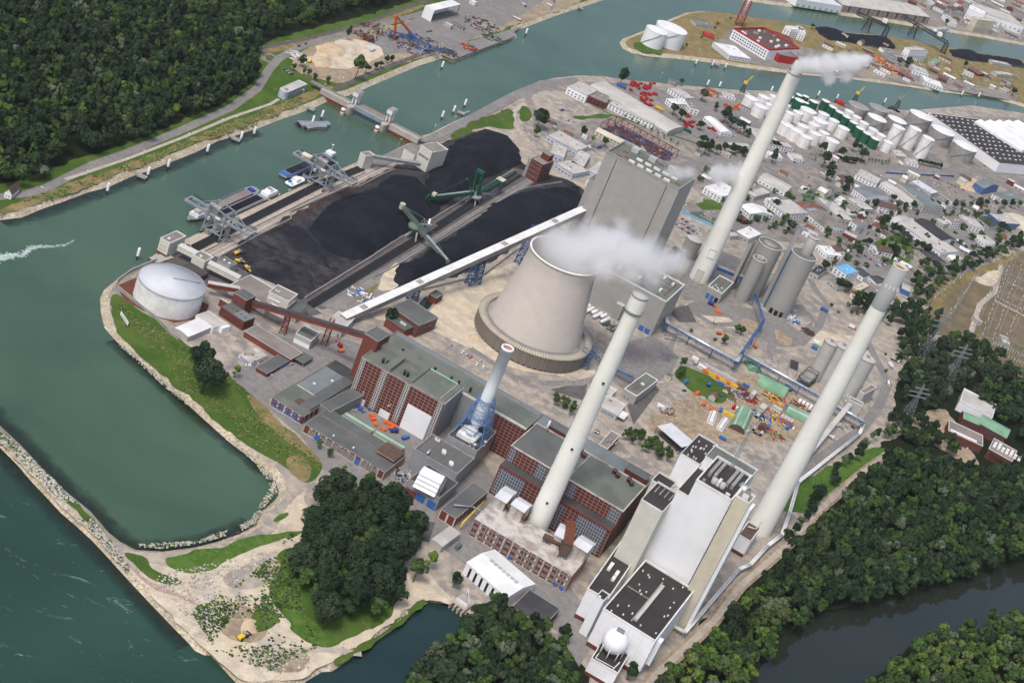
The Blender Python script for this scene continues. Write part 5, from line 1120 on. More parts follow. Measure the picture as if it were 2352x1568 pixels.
heap('grey gravel mound on the sandy point', '03', '2200,1000 2260,960 2340,990 2351,1100 2260,1140 2200,1100', 2.5, .5, 1.5, 'sand_heap_mat', .1, .5, 'gravel_heap', 'gravel heap', 11)
def wallrun(label, tile, s, h, w, mat, z=0, name='wall', cat='wall'):
 p = wp(tile, s); t = thing(name, label, cat, p[0]); o = Vector(p[0]); m = M()
 for a, b in zip(p, p[1:]): m.bar(Vector(a) - o + Vector((0, 0, h / 2 + z)), Vector(b) - o + Vector((0, 0, h / 2 + z)), w, h)
 m.build('wall', mat, t); m = M()
 for a, b in zip(p, p[1:]): m.bar(Vector(a) - o + Vector((0, 0, h + z + .08)), Vector(b) - o + Vector((0, 0, h + z + .08)), w + .2, .15)
 m.build('coping', 'trim_grey', t); return t
wallrun('low concrete wall between the quay rails and the coal', 'V', '540,620 500,598 505,592 590,545 667,506 668,496 664,490 800,431 828,430 880,402 905,392', 2, .6, 'concrete')
wallrun('white guard wall along the left of the stacker rails', 'V', '700,686 716,676 840,600 900,560 1000,500 1100,440 1180,392', 1.6, .6, 'pale_roof')
wallrun('white guard wall along the right of the stacker rails', 'V', '855,640 930,600 1000,555 1100,490 1190,440 1215,432 1290,420', 1.6, .6, 'pale_roof')
wallrun('pale wall between the long coal heap and the cooling tower yard', 'V', '940,675 1060,645 1100,640 1180,580 1320,500', 2.2, .6, 'concrete')
wallrun('grey flood wall round the white storage tank', 'V', '358,600 300,625 268,648 266,660 330,712 360,735 372,748 395,770 410,782', 2.4, .8, 'trim_grey')
wallrun('brown retaining wall of the sunken rail track behind the turbine hall', 'V', '1218,876 1290,912 1345,945 1395,985', 1.6, 1.2, 'pale_roof')
def conveyor(label, tile, s, w=2.4, z=1.4, mat='black', side='dark_steel'):
 p = wp(tile, s); t = thing('belt_conveyor', label, 'conveyor', p[0]); o = Vector(p[0]); m = M(); f = M()
 for a, b in zip(p, p[1:]):
  A, B_ = Vector(a) - o, Vector(b) - o; m.bar(A + Vector((0, 0, z)), B_ + Vector((0, 0, z)), w, .3); n = int((B_ - A).length / 6) + 1
  d = (B_ - A).normalized(); s_ = Vector((-d.y, d.x, 0)) * (w / 2 + .25)
  for sg in (1, -1): f.bar(A + s_ * sg + Vector((0, 0, z)), B_ + s_ * sg + Vector((0, 0, z)), .25, .5)
  for k in range(n):
   c = A + (B_ - A) * ((k + .5) / n)
   for sg in (1, -1): f.bar(c + s_ * sg, c + s_ * sg + Vector((0, 0, z)), .25)
 m.build('belt', mat, t); f.build('frame', side, t); return t
conveyor('wide black belt conveyor along the quay under the ship unloaders', 'V', '446,572 600,494 736,425 830,388', 7)
conveyor('belt conveyor between the stacker rails, nearer the big heap', 'V', '708,700 850,612 1000,520 1185,398')
conveyor('belt conveyor between the stacker rails, nearer the long heap', 'V', '716,706 860,616 1010,524 1195,404')
m = M(); t = thing('guard_rail', 'white panel guard fence between the quay belt and the crane rail', 'fence', wp('V', '452,588')[0]); o = Vector(t.location)
a, b = [Vector(v) - o for v in wp('V', '452,588 838,398')]; m.bar(a + Vector((0, 0, 1)), b + Vector((0, 0, 1)), .2, 1.6); m.build('panels', 'light_grey', t); m = M()
for k in range(60): c = a + (b - a) * (k / 59); m.box(c.x - .12, c.x + .12, c.y - .12, c.y + .12, 0, 2.0)
m.build('posts', 'trim_white', t)
for i, (s, w) in enumerate((('470,586 600,520 860,392 1000,325 1180,236', .35), ('480,590 610,526 870,396 1005,330 1185,240', .35), ('505,590 640,516 880,396', .35), ('512,594 645,519 886,398', .35), ('694,692 1000,505 1180,390', .35), ('735,706 1000,550 1215,412', .35))):
 strip('rail_track', 'V', s, w, 'rust', 1, .42)
def unloader(label, y0, house_x, hood):
 o = qw(0, y0); t = thing('ship_unloader', label, 'harbor crane', o, QR)
 for (x, y) in ((0, 0), (0, 13), (17.5, 0), (17.5, 13)):
  m = M(); m.box(x - 1.1, x + 1.1, y - 2.2, y + 2.2, 0, 1.4); m.build('bogie', 'dark_steel', t)
  tp = 27 if x == 0 else 25; m = M(); m.bar((x, y, 1.4), (x * .9 + 1, y * .86 + .9, tp), 1.1, 1.1); m.build('leg', 'grey_steel', t)
 m = M()
 for y in (0, 13):
  m.bar((0, y, 5.5), (17.5, y, 5.5), .8); m.bar((1, y, 6), (16, y, 16.6), .7); m.bar((1, y, 26.6), (17, y, 24.6), .8); m.bar((17, y * .86 + .9, 24.6), (31, 6.5 + (4 if y else -4), 19), .7); m.bar((1, y * .86 + .9, 26.6), (-12, 6.5 + (4 if y else -4), 19), .5)
 for x in (0, 17.5): m.bar((x, 0, 5.5), (x, 13, 5.5), .8); m.bar((x * .9 + 1, 1, 24.8), (x * .9 + 1, 12, 24.8), .8); m.bar((x, 0, 16), (x, 13, 16), .8)
 m.build('portal_bracing', 'grey_steel', t); m = M()
 for y in (2.2, 10.8): m.box(-22.5, 41, y - .8, y + .8, 16.8, 18.8)
 m.box(-22.5, -20.9, 3.0, 10.0, 16.8, 18.8); m.box(39.4, 41, 3.0, 10.0, 16.8, 18.8); m.build('boom_girder', 'grey_steel', t)
 m = M(); truss(m, (14, 12.6, 19.6), (40, 12.6, 19.6), .8, 1.4, 14, .16); truss(m, (-21, 12.4, 19.6), (-4, 12.4, 19.6), .8, 1.2, 9, .14); m.build('walkway', 'dark_steel', t)
 M().box(house_x, house_x + 9, 3.2, 9.8, 19.2, 24).gable(house_x - .2, house_x + 9.2, 3, 10, 24, 1.4, 'x', 0, 0).build('machine_house', 'trim_grey', t)
 if hood: M().box(-14, -6, 3.2, 9.8, 17.2, 21).gable(-14.2, -5.8, 3, 10, 21, 1.6, 'x', 0, 0).build('trolley_house', 'cream_concrete', t)
 M().lathe([(1.4, 6), (1.6, 8), (6, 15.4), (6.2, 16.4)], 4, c=(8, 6.5), smooth=False).build('hopper', 'beige_clad', t)
 m = M(); m.box(5, 12, 2, 11, 4, 4.4)
 for x, y in ((5.3, 2.3), (11.7, 2.3), (5.3, 10.7), (11.7, 10.7)): m.box(x - .3, x + .3, y - .3, y + .3, 0, 4)
 m.build('hopper_platform', 'grey_steel', t); M().box(8, 12.5, 1.15, 1.35, 17, 18.6).build('name_board', 'paper', t)
 m = M(); trestle(m, 19, 21.6, 3, 6, 0, 16.5, 5, .25); m.build('stair_tower', 'grey_steel', t)
 m = M(); m.box(2.4, 4.6, -1.2, .9, 13.6, 16.2); m.build('cabin', 'light_grey', t)
 return t
unloader('nearer grey ship unloader straddling the quay with its open boom over the barge', 0, -1, False)
unloader('farther grey ship unloader with a cream trolley house on its boom', 169, 1, True)
def hull(L, B, n=16, bow=.16, stern=.06):
 o = []
 for i in range(n + 1):
  t = i / n; w = B / 2
  if t > 1 - bow: w *= math.cos((t - 1 + bow) / bow * 1.35)
  if t < stern: w *= .7 + .3 * t / stern
  o.append((t * L, w))
 return [(x, -w) for x, w in o] + [(x, w) for x, w in o[::-1]]
def vessel(name, label, cat, x, y, L, B, H, rev=False, mat='blue_paint', band='paper'):
 p = qw(x, y, ZW); t = thing(name, label, cat, p, QA + (math.pi if rev else 0)); h = hull(L, B)
 M().prism(h, -.8, H * .62).build('hull', mat, t); M().prism(inset(ccw(h), -.08), H * .622, H).build('gunwale', band, t); return t
t = vessel('cargo_barge', 'empty open cargo barge with a blue and red rim beside the nearer unloader', 'barge', -18.5, 113, 104, 11.4, 3.0, True, 'dark_steel', 'grey_steel')
M().ring(14, 82, -4.7, 4.7, 3.01, 4.3, .4).build('coaming', 'grey_steel', t); M().box(14.41, 81.59, -4.29, 4.29, 3.02, 3.1).build('hold_floor', 'gravel_roof', t)
M().box(14, 82, -5.3, -4.71, 3.01, 4.0).build('blue_rim', 'blue_paint', t); M().box(14, 82, 4.71, 5.3, 3.01, 4.0).build('blue_rim', 'blue_paint', t); M().box(14, 82, 5.31, 5.6, 3.01, 3.6).build('red_rim', 'red', t)
M().box(88, 97, -4.2, 4.2, 3.01, 5.4).build('deckhouse', 'white_clad', t); M().box(89, 94, -2.6, 2.6, 5.41, 7.6).build('wheelhouse', 'cream_concrete', t); M().box(6, 11, -3, 3, 3.01, 4.2).build('foredeck_house', 'blue_paint', t)
m = M(); m.tube((8, 3, 3), (8, 3, 8), .12, .1, 6); m.tube((86, -3, 3), (86, -3, 9), .12, .1, 6); m.build('mast', 'trim_white', t)
t = vessel('cargo_barge', 'coal barge with a white deckhouse lying against the quay behind the nearer unloader', 'barge', -7.6, 128, 100, 9.6, 2.6, True, 'dark_steel', 'grey_steel')
M().ring(26, 86, -4.2, 4.2, 2.61, 3.8, .35).build('coaming', 'light_grey', t); M().box(26.36, 85.64, -3.84, 3.84, 2.62, 3.3).build('coal_load', 'coal', t); M().box(4, 20, -3.8, 3.8, 2.61, 5.2).build('deckhouse', 'white_clad', t)
M().box(9, 15, -2.6, 2.6, 5.21, 7.2).build('wheelhouse', 'white_clad', t); M().box(10, 14, -2, 2, 7.21, 7.5).build('wheelhouse_roof', 'gravel_roof', t); m = M()
for k in range(6): m.bar((5 + k * 2.6, -3.9, 5.2), (6 + k * 2.6, -3.9, 6.4), .2)
m.build('railing', 'trim_white', t)
t = vessel('cargo_barge', 'open coal barge with a bright blue rim under the farther unloader', 'barge', -19.5, 158, 92, 11, 3.2, False, 'dark_steel', 'grey_steel')
M().ring(8, 80, -4.6, 4.6, 3.21, 4.5, .4).build('coaming', 'grey_steel', t); M().box(8.41, 79.59, -4.19, 4.19, 3.22, 3.3).build('hold_floor', 'coal_floor', t)
M().box(8, 80, -5.3, -4.61, 3.21, 4.1).build('blue_rim', 'sheet_blue', t); M().box(1.5, 7.6, -4.6, 4.6, 3.21, 4.1).build('blue_deck', 'sheet_blue', t); M().box(82, 90, -3.6, 3.6, 3.21, 6).build('deckhouse', 'white_clad', t)
m = M(); m.tube((86, 0, 6), (86, 0, 13), .2, .15, 6); m.box(85, 87, -1, 1, 13, 13.4); m.build('radar_mast', 'trim_white', t)
t = vessel('push_boat', 'small blue and white push boat with a white cabin moored at the quay', 'boat', -8.2, 150, 26, 8.4, 2.2, False, 'blue_paint', 'paper')
M().box(10, 17, -2.6, 2.6, 2.21, 4.6).build('cabin', 'white_clad', t); M().box(9.6, 17.4, -2.9, 2.9, 4.61, 4.9).build('cabin_roof', 'paper', t); M().box(4, 7, .5, 3, 2.21, 3.8).build('tarpaulin', 'sheet_blue', t); M().box(2, 4, -3, -1, 2.21, 3.2).build('tender', 'mint', t)
t = vessel('push_boat', 'dark barge bow with coal between the blue white push boat and the quay', 'barge', -7.8, 178, 60, 8.6, 2.4, False, 'dark_steel', 'grey_steel'); M().ring(3, 56, -3.8, 3.8, 2.41, 3.5, .3).build('coaming', 'grey_steel', t); M().box(3.31, 55.69, -3.49, 3.49, 2.42, 2.9).build('coal_load', 'coal', t)
def machine(name, label, c, col, base):
 return thing(name, label, 'coal stacker', c, QR)
G = machine('bucket_wheel_reclaimer', 'bright green stacker reclaimer with a tall mast on the coal yard rails', wd((1085, 467)), 'crane_green', 'grey_steel')
for x, y in ((-5, -6), (-5, 6), (5, -6), (5, 6)): M().bar((x, y, .4), (x * .5, y * .5, 7), 1.2).build('leg', 'grey_steel', G)
M().lathe([(5.4, 6.6), (6.2, 7), (6.2, 9.4), (4, 9.8), (.01, 9.8)], 24).build('slewing_ring', 'grey_steel', G)
bt = Vector((-23, -53, 9)); m = M(); truss(m, (-2, -4, 12), bt, 3.4, 2.8, 14, .5); m.bar((-3.4, -4, 12.2), bt + Vector((-1.2, 0, 0)), .3, 2.6); m.bar((0, -5, 12.2), bt + Vector((1.6, -.6, 0)), .3, 2.6); m.build('boom', 'crane_green', G)
m = M(); m.bar((-2, -4, 13.8), bt + Vector((0, 0, 1.8)), 1.8, .3); m.build('boom_belt', 'silver', G)
w = M(); d = (bt - Vector((-2, -4, 12))).normalized(); s_ = Vector((-d.y, d.x, 0)).normalized()
for i in range(10):
 a0, a1 = i / 10 * 6.283, (i + 1) / 10 * 6.283; f_ = lambda a: bt + d * 2 + (d * math.cos(a) + Vector((0, 0, 1)) * math.sin(a)) * 3.4
 w.bar(f_(a0), f_(a1), 1.0); w.bar(bt + d * 2, f_(a0), .3)
w.build('bucket_wheel', 'crane_green', G); M().box(bt.x - .5, bt.x + 3.2, bt.y + 1, bt.y + 5, bt.z + 2.2, bt.z + 5).build('cabin', 'cream_concrete', G)
m = M()
for x in (-3, 2.2): m.bar((x, -2 if x < 0 else 0, 9.6), (x - 1, -6.5, 36), 1.9, 2.6)
m.box(-5.2, 2.4, -8, -5, 34, 37); m.build('mast', 'crane_green', G); m = M(); m.bar((-4, -4, 10), (-9, -16, 26), .9); m.bar((0, -5, 10), (-7.4, -16.6, 26), .9); m.box(-9.6, -6.8, -17.4, -15.4, 25.6, 27); m.build('fore_mast', 'crane_green', G)
m = M(); m.bar((-8.6, -16.4, 26.6), bt + d * -3 + Vector((-1.2, 0, 2)), .22); m.bar((-7.6, -16.6, 26.6), bt + d * -3 + Vector((1.2, 0, 2)), .22); m.bar((-8, -16, 27), (-2, -6.5, 36), .22); m.bar((-1, -6, 36), (4, 44, 17), .22); m.build('stay_rope', 'dark_steel', G)
m = M(); truss(m, (1, 3, 12), (4, 42, 14), 4, 2.8, 10, .5); m.build('counter_arm', 'crane_green', G); M().box(1, 8.4, 41, 49, 11, 16.4).build('counterweight', 'crane_green', G); M().box(.8, 8.6, 40.8, 49.2, 16.41, 17).build('counterweight_cap', 'cream_concrete', G)
m = M(); truss(m, (4, 10, 3), (4, 52, 1.8), 3, 3, 10, .3); m.bar((4, 7, 10), (4, 30, 3.6), 2, 1); m.build('tripper', 'grey_steel', G); M().bar((4, 6.6, 11.2), (4, 27, 5.0), 2.2, .3).build('tripper_cover', 'silver', G)
S = machine('coal_stacker', 'sage green stacker with a drum topped counter arm on the coal yard rails', wd((950, 548)), 'sage_steel', 'trim_grey')
for x, y in ((-6, -6), (-6, 6), (5, -7), (5, 6)): M().bar((x, y, .4), (x * .4, y * .4, 8), 1.3).build('leg', 'trim_grey', S)
M().lathe([(3, 8), (6, 8.4), (6.4, 11.6), (5, 12.4), (.01, 12.6)], 20, c=(-3, 1)).build('slewing_house', 'sage_steel', S)
bt = Vector((45, -22.5, 7)); m = M(); truss(m, (-2, 1, 12), bt, 2.8, 2.2, 16, .5); m.bar((-2, -.4, 12), bt + Vector((0, -1.4, 0)), .3, 2.2); m.bar((-2, 2.4, 12), bt + Vector((0, 1.4, 0)), .3, 2.2); m.build('boom', 'sage_steel', S)
M().bar((13, -6.6, 12.2), bt + Vector((-2, 1, 1.6)), 1.8, 1.0).build('belt_cover', 'silver', S)
m = M(); truss(m, (-3, 3, 13), (-23, 11.5, 16.6), 3.4, 2.2, 9, .5); m.build('counter_arm', 'sage_steel', S); M().lathe([(.01, -2.6), (2.6, -2.6), (2.6, 2.6), (.01, 2.6)], 10, smooth=False).build('counterweight', 'pale_roof', S).location = (-24.5, 12, 17)
m = M()
for dy in (-2, 2): m.bar((0, dy, 12), (3, 1, 22), .6); m.bar((6, dy - 2, 11.6), (3.4, 1, 22), .6); m.bar((1, dy, 15), (5.2, dy - 1, 14.6), .4)
m.build('mast', 'sage_steel', S); m = M(); m.bar((3, 1, 22), (-22, 11, 18), .3); m.bar((3.4, 1, 22), (40, -20, 9), .22); m.build('stay_rope', 'sage_steel', S)
m = M(); truss(m, (2, 9, 4), (2, 40, 2), 2.6, 2.4, 8, .3); m.build('tripper', 'trim_grey', S); M().bar((-2, 7, 11.5), (3, 24, 8.5), 1.9, 1.1).build('tripper_cover', 'silver', S); M().bar((1, 22, 8), (-2, 30, 10), 1.7, 1.0).build('chute_cover', 'paper', S)
A, Bq = P('10', 600, 790, 6), P('10', 1540, 1275, 6); u = (Bq - A)[:2]; LB = float(np.linalg.norm(u)); ang = math.atan2(u[1], u[0])
br = thing('gate_bridge', 'grey flood gate bridge with two white hoist towers across the harbor mouth', 'bridge', (A[0], A[1], 0), ang); f1, f2 = LB * .335, LB * .665
m = M(); m.box(-12, f1, -3.2, 3.2, 5.2, 6); m.box(f1 + .02, f2 - .02, -3.2, 3.2, 5.2, 6); m.box(f2, LB + 6, -3.2, 3.2, 5.2, 6); m.build('deck', 'asphalt', br)
for x0, x1 in ((4, f1 - 3), (f2 + 5, LB - 2)): M().box(x0, x1, -8.2, -3.22, 1.0, 6.4).build('abutment', 'concrete', br); M().box(x0, x1, -7.6, -3.4, -4, .98).build('sheet_piling', 'rust', br)
M().box(f1 + 3, f2 - 3, -7.4, -3.22, 2.4, 6.2).build('flood_gate', 'grey_steel', br); M().box(f1 + 3, f2 - 3, 3.22, 9, 5.0, 5.6).build('gate_deck', 'planks', br)
for f in (f1, f2):
 pg = [(f + 4 * math.cos(a) * .9, -6 + 9 * math.sin(a)) for a in np.linspace(0, 6.283, 25)[:-1]]
 M().prism(pg, -5, 5.15).build('pier', 'concrete', br)
 for x_, y_ in ((-2.4, -4.6), (1.2, -4.6), (-2.4, 2.6), (1.2, 2.6)): M().box(f + x_, f + x_ + 1.2, y_, y_ + 2, 6.01, 15).build('tower_leg', 'trim_white', br)
 M().box(f - 3, f + 3, -6.4, 6.4, 15.01, 19.2, 0, 1).build('hoist_house', ['trim_white', 'trim_grey'], br)
 M().lathe([(2.2, -6), (2.2, -1)], 20, c=(f - 2, -20)).build('fender_base', 'concrete', br); M().lathe([(2.25, -1), (2.25, 4), (.01, 4.3)], 20, c=(f - 2, -20), mis=[0, 0]).build('fender', 'trim_white', br); M().lathe([(2.3, .6), (2.3, 2.2)], 20, c=(f - 2, -20)).build('red_band', 'red', br)
T1 = Bd('conveyor_tower', 'cream box of a conveyor tower at the head of the quay', 'tower', '01', '1475,615 1562,665 1715,600', base='1455,760')
T1.shell('clad_beige', 'gravel_roof', 'trim_white', .8, pt=.6); T1.windows('f', 1, T1.L - 2, 4.5, 5.6, 3, .25); T1.windows('f', 1, T1.L - 2, 7.6, 8.7, 3, .25); T1.panel('plinth', 'f', 0, T1.L, 0, 2.6, 'brick'); T1.panel('door', 'r', 1, 3, 0, 3, 'sheet_blue'); T1.roofbox('roof_unit', 3, 5, 5, 7, T1.h - .79, T1.h + .2, 'trim_white')
MD = Bd('mooring_platform', 'brown sheet piled platform in front of the cream quay tower', 'platform', '01', '1365,800 1440,850 1560,770', h=1.0); MD.part('deck', M().box(0, MD.L, 0, MD.D, .6, 1.0), 'concrete'); MD.part('piling', M().box(-.3, MD.L + .3, -.3, -.01, -4, 1.2), 'rust')
T2 = Bd('transfer_house', 'cream transfer house between two sloping galleries', 'tower', '01', '1772,768 1885,832 1962,790', h=12)
T2.shell('clad_beige', 'gravel_roof', 'trim_white', .8, pt=.5); T2.roofbox('roof_unit', 4, 6, 3, 5, 11.21, 12.2, 'trim_white')
gallery('conveyor_gallery', 'short cream gallery from the quay tower to the transfer house', 'conveyor gallery', P('01', 1640, 720, 7), P('01', 1800, 800, 7), 6, 4, 'clad_beige', 'beige_clad')
gallery('conveyor_gallery', 'long cream gallery sloping from the transfer house to the flat cream hall', 'conveyor gallery', P('01', 1910, 880, 6.5), P('01', 2190, 1020, 4), 6, 4, 'clad_beige', 'beige_clad')
T3 = Bd('conveyor_hall', 'flat cream hall with a gravel roof between gallery and square tower', 'hall', 'V', '531,652 612,700 640,668', h=9); T3.shell('clad_beige', 'gravel_roof', 'trim_white', .7)
T4 = Bd('conveyor_tower', 'square cream tower with ledges at the lower corner of the coal yard', 'tower', '11', '120,1110 305,1200 400,1140', base='115,1290')
T4.shell('clad_beige', 'gravel_roof', 'trim_white', .8, pt=.5)
for z in (T4.h * .45, T4.h * .68): T4.panel('ledge', 'f', 1, T4.L * .62, z, z + .8, 'trim_white', .7); T4.panel('ledge', 'r', 1, T4.D * .8, z, z + .8, 'trim_white', .7)
for a, b in ((2, 7), (4, 6), (5, 7.4)): T4.roofbox('roof_unit', a, a + 1, b, b + 1, T4.h - .79, T4.h, 'trim_white')
T4.part('annex', M().box(T4.L + .02, T4.L + 9, 2, T4.D + 4, 0, 8.5, 0, 1), ['grey_clad', 'felt_grey'])
T5 = Bd('control_house', 'grey flat box with a roof rim between gallery and the yellow loaders', 'plant building', '01', '2000,810 2115,880 2180,850', h=7); T5.shell('light_grey', 'felt_green', 'trim_grey', .6)
for x in (3, 8): T5.roofbox('roof_unit', x, x + 1.6, 3, 4.6, T5.h - .59, T5.h + .4, 'trim_white')
T6 = Bd('brick_house', 'brick hut with dark roof under the cream gallery beside the tank', 'plant building', '01', '1680,870 1850,970 1890,920', h=5); T6.shell('brick_small', 'felt_dark', None, .02)
BTr = Bd('junction_tower', 'red brick junction tower of the old coal gallery', 'tower', '01', '2150,1120 2265,1190 2340,1140', h=15)
BTr.shell('brick_small', 'felt_grey', 'trim_grey', .5); BTr.windows('f', 2, BTr.L - 1, 8, 10, 2, .5); BTr.panel('pale_band', 'f', -1, BTr.L, 5.4, 6.0, 'trim_white', .6)
BTr.part('base_wing', M().box(-8, BTr.L - 1, -3, -.62, 0, 6, 0, 1), ['brick_small', 'pale_roof'])
gallery('conveyor_gallery', 'old red gallery from the tank side up to the junction tower', 'conveyor gallery', P('01', 1905, 1060, 7), P('01', 2190, 1110, 9), 4, 3.4, 'red_steel', 'pale_roof')
t, d = gallery('conveyor_gallery', 'long red steel gallery with a dark roof climbing to the brick conveyor tower', 'conveyor gallery', P('01', 2300, 1230, 7), P('11', 1010, 1540, 33), 4.2, 3.6, 'red_steel', 'felt_dark')
m = M(); e = d.normalized(); s_ = e.cross(Vector((0, 0, 1))).normalized(); n = 60
for k in range(n):
 c = d * ((k + .2) / n); c2 = d * ((k + .8) / n)
 for sg in (1, -1): m.bar(c + s_ * sg * 2.15 + Vector((0, 0, 2.3)), c2 + s_ * sg * 2.15 + Vector((0, 0, 2.3)), .14, 1.1)
m.build('window_band', 'glass_dark', t)
for (x, y, f) in ((245, 1490, .32), (625, 1590, .60)):
 g = P('11', x, y, 0); m = M(); c = d * f; zt = 7 + c.z
 o_ = Vector(g) - Vector(t.location); trestle(m, o_.x - 2.2, o_.x + 2.2, o_.y - 2.2, o_.y + 2.2, -7, zt - 7.3 if zt < 30 else 16, 4, .4, (1.6, 1.6)); m.build('trestle', 'red_steel', t)
BH = Bd('brick_house', 'two storey brick house with a patched grey roof near the junction tower', 'plant building', '01', '2030,1245 2245,1390 2330,1340', base='2030,1330'); BH.shell('brick', 'felt_grey', None, .02); BH.windows('f', 2, BH.L - 2, 4, 5.2, 5, .22); BH.roofbox('roof_patch', BH.L * .5, BH.L - .6, .6, BH.D - .6, BH.h - .01, BH.h + .05, 'felt_blue')
for f in (.25, .42, .6, .8): BH.roofbox('rust_patch', BH.L * f, BH.L * f + 1.6, BH.D * .4, BH.D * .55, BH.h + .06, BH.h + .09, 'rust')
LS = Bd('long_shed', 'long narrow shed with grey tiled roof beside the sunken coal road', 'shed', 'V', '562,760 668,825 690,806', h=5); LS.shell('brick_small', 'gravel_roof', 'pale_roof', .3)
GB = Bd('pump_house', 'grey topped white block with a red roof strip under the red gallery', 'plant building', '11', '365,1490 510,1560 620,1500', h=8); GB.shell('light_grey', 'felt_green', 'trim_white', .7); GB.panel('white_base', 'f', 0, GB.L, 0, 3.4, 'white_clad', .15); GB.windows('f', 1, GB.L - 1, 1.4, 2.6, 2, .3, 'glass_blue'); GB.roofbox('red_walkway', 6, 11, 4, 4.6, GB.h - .69, GB.h - .5, 'red_steel')
t, d = gallery('conveyor_bridge', 'very long pale conveyor bridge rising from the yard to the grey boiler house', 'conveyor bridge', P('11', 790, 1385, 2.5), P('V', 1337, 489, 49), 7.0, 5.0, 'trim_grey', 'trim_white')
for f in (.07, .28, .63, .86): c = d * f; M().bar(c + Vector((0, 0, 5.32)) - d.normalized() * 3, c + Vector((0, 0, 5.32)) + d.normalized() * 3, 5.2, .25).build('roof_hatch', 'trim_grey', t)
for (bx, hh, w) in ((('11', 1985, 1040), 26, 7), (('11', 1430, 1185), 9.5, 4), (('21', 85, 850), 39, 7)):
 g = Vector(P(*bx)) ; tr = thing('bridge_support', {26: 'blue lattice trestle under the middle of the pale conveyor bridge', 9.5: 'short blue support under the lower part of the pale conveyor bridge', 39: 'tall blue trestle of the conveyor bridge behind the cooling tower'}[hh], 'trestle', g, 1.0)
 m = M(); trestle(m, -w, w, -3, 3, 0, hh, max(2, int(hh / 6)), .8, (3, 2.6)); m.build('lattice', 'blue_steel', tr); M().box(-w - 1, w + 1, -4, -2.2, 0, .5).box(-w - 1, w + 1, 2.2, 4, 0, .5).build('footing', 'concrete', tr)
LB_ = Bd('foot_house', 'pale foot house where the long conveyor bridge starts', 'plant building', '11', '640,1410 790,1480 850,1330', h=6.2); LB_.shell('light_grey', 'pale_roof', 'trim_white', .5); LB_.panel('door', 'f', LB_.L * .8, LB_.L * .9, 0, 3, 'glass_blue')
cT = P('01', 1580, 1025, 16.5); rT = float(np.linalg.norm(P('01', 1268, 962, 16.5) - cT)); t = thing('storage_tank', 'huge white storage tank with a shallow cone roof on the harbor corner', 'storage tank', (cT[0], cT[1], 0))
paint('tank_white', (230, 230, 228), (212, 210, 206), .12, .06, .55); paint('tank_roof', (196, 199, 203), (186, 189, 193), .05, .05, .9, .1)
M().lathe([(rT, 0), (rT, 16.5)], 72).build('shell', 'tank_white', t); M().lathe([(rT + .3, 16.4), (rT + .3, 16.8), (.01, 20)], 72).build('roof', 'tank_roof', t)
m = M(); m.lathe([(rT + .32, 16.8), (rT + .32, 17.8), (rT + .22, 17.8), (rT + .22, 16.8)], 72); m.build('railing', 'grey_steel', t); m = M(); m.bar((0, 0, 20.1), (rT * .7, rT * .55, 17.6), 1.4, .3); m.build('roof_walkway', 'grey_steel', t)
WS = Bd('shed', 'white open shed with a bright roof at the foot of the storage tank', 'shed', '01', '1610,1440 1730,1520 1890,1400', h=5); WS.gable('light_grey', 'white_roof', 4.6, 1.0, 'y')
WH = Bd('shed', 'pale grey flat hall beside the white open shed', 'shed', '01', '1800,1325 1960,1440 2050,1380', h=5.5); WH.shell('white_clad', 'pale_roof', 'trim_white', .3)
WK = Bd('shed', 'small white flat hut at the end of the pale grey hall', 'shed', '01', '2000,1415 2045,1450 2105,1415', h=4.5); WK.shell('white_clad', 'white_roof', None, .02)
SO = Bd('office_hut', 'white flat office hut with roof clutter and dark doors on the harbor yard', 'office', '02', '2200,115 2310,190 2420,100', h=3.6); SO.shell('white_clad', 'stained_roof', 'pale_roof', .3); SO.windows('f', .8, SO.L - .8, .2, 2.8, 8, .5, 'blue_paint')
for i in range(10): SO.roofbox('skylight', 2 + (i % 5) * 3, 3 + (i % 5) * 3, 3 + (i // 5) * 5, 4.5 + (i // 5) * 5, 3.31, 3.8, 'pale_roof' if i % 3 else 'tile_brown')
t = thing('sign_board', 'white sign board with two lines of grey lettering on the harbor grass', 'sign', P('01', 1135, 1385), rad(-45)); M().box(-7, 7, -.12, .12, 1.2, 4.2).build('board', 'paper', t)
for x in (-5, 5): M().box(x - .15, x + .15, .13, .4, 0, 3.6).build('post', 'dark_steel', t)
for z, w in ((3.0, 5.2), (2.0, 4.4)):
 m = M(); x = -w
 while x < w: l = random.uniform(.5, 1.3); m.box(x, x + l, -.16, -.125, z, z + .5); x += l + .3
 m.build('lettering', 'trim_grey', t)
PST = None
for i, (tl, x, y) in enumerate((('00', 1535, 1560), ('00', 1895, 1420), ('00', 2205, 1300), ('00', 2325, 1255), ('01', 978, 215), ('01', 1350, 65), ('01', 1256, 815), ('10', 1700, 640), ('10', 1700, 1100), ('10', 1805, 1050), ('10', 1908, 990), ('10', 510, 1150), ('10', 595, 1100), ('20', 120, 330), ('20', 1680, 605), ('20', 1785, 800), ('20', 1895, 815), ('20', 1830, 620), ('20', 1950, 640), ('30', 20, 855), ('30', 450, 895), ('30', 622, 925), ('30', 1060, 960), ('30', 1770, 890), ('30', 1925, 905))):
 g = P(tl, x, y, ZW)
 if PST is None:
  PST = thing('mooring_post', '', 'mooring post', g); M().lathe([(.9, -2), (.9, 3.4)], 12).build('pile', 'dark_steel', PST); M().lathe([(1.15, 3.4), (1.15, 9.6), (.9, 10.2), (.01, 10.3)], 12).build('cap', 'paper', PST); o = PST
 else: o = copy_thing(PST, g)
 o['label'] = 'white capped mooring post standing in the harbor water'; o['group'] = 'mooring posts in the harbor'
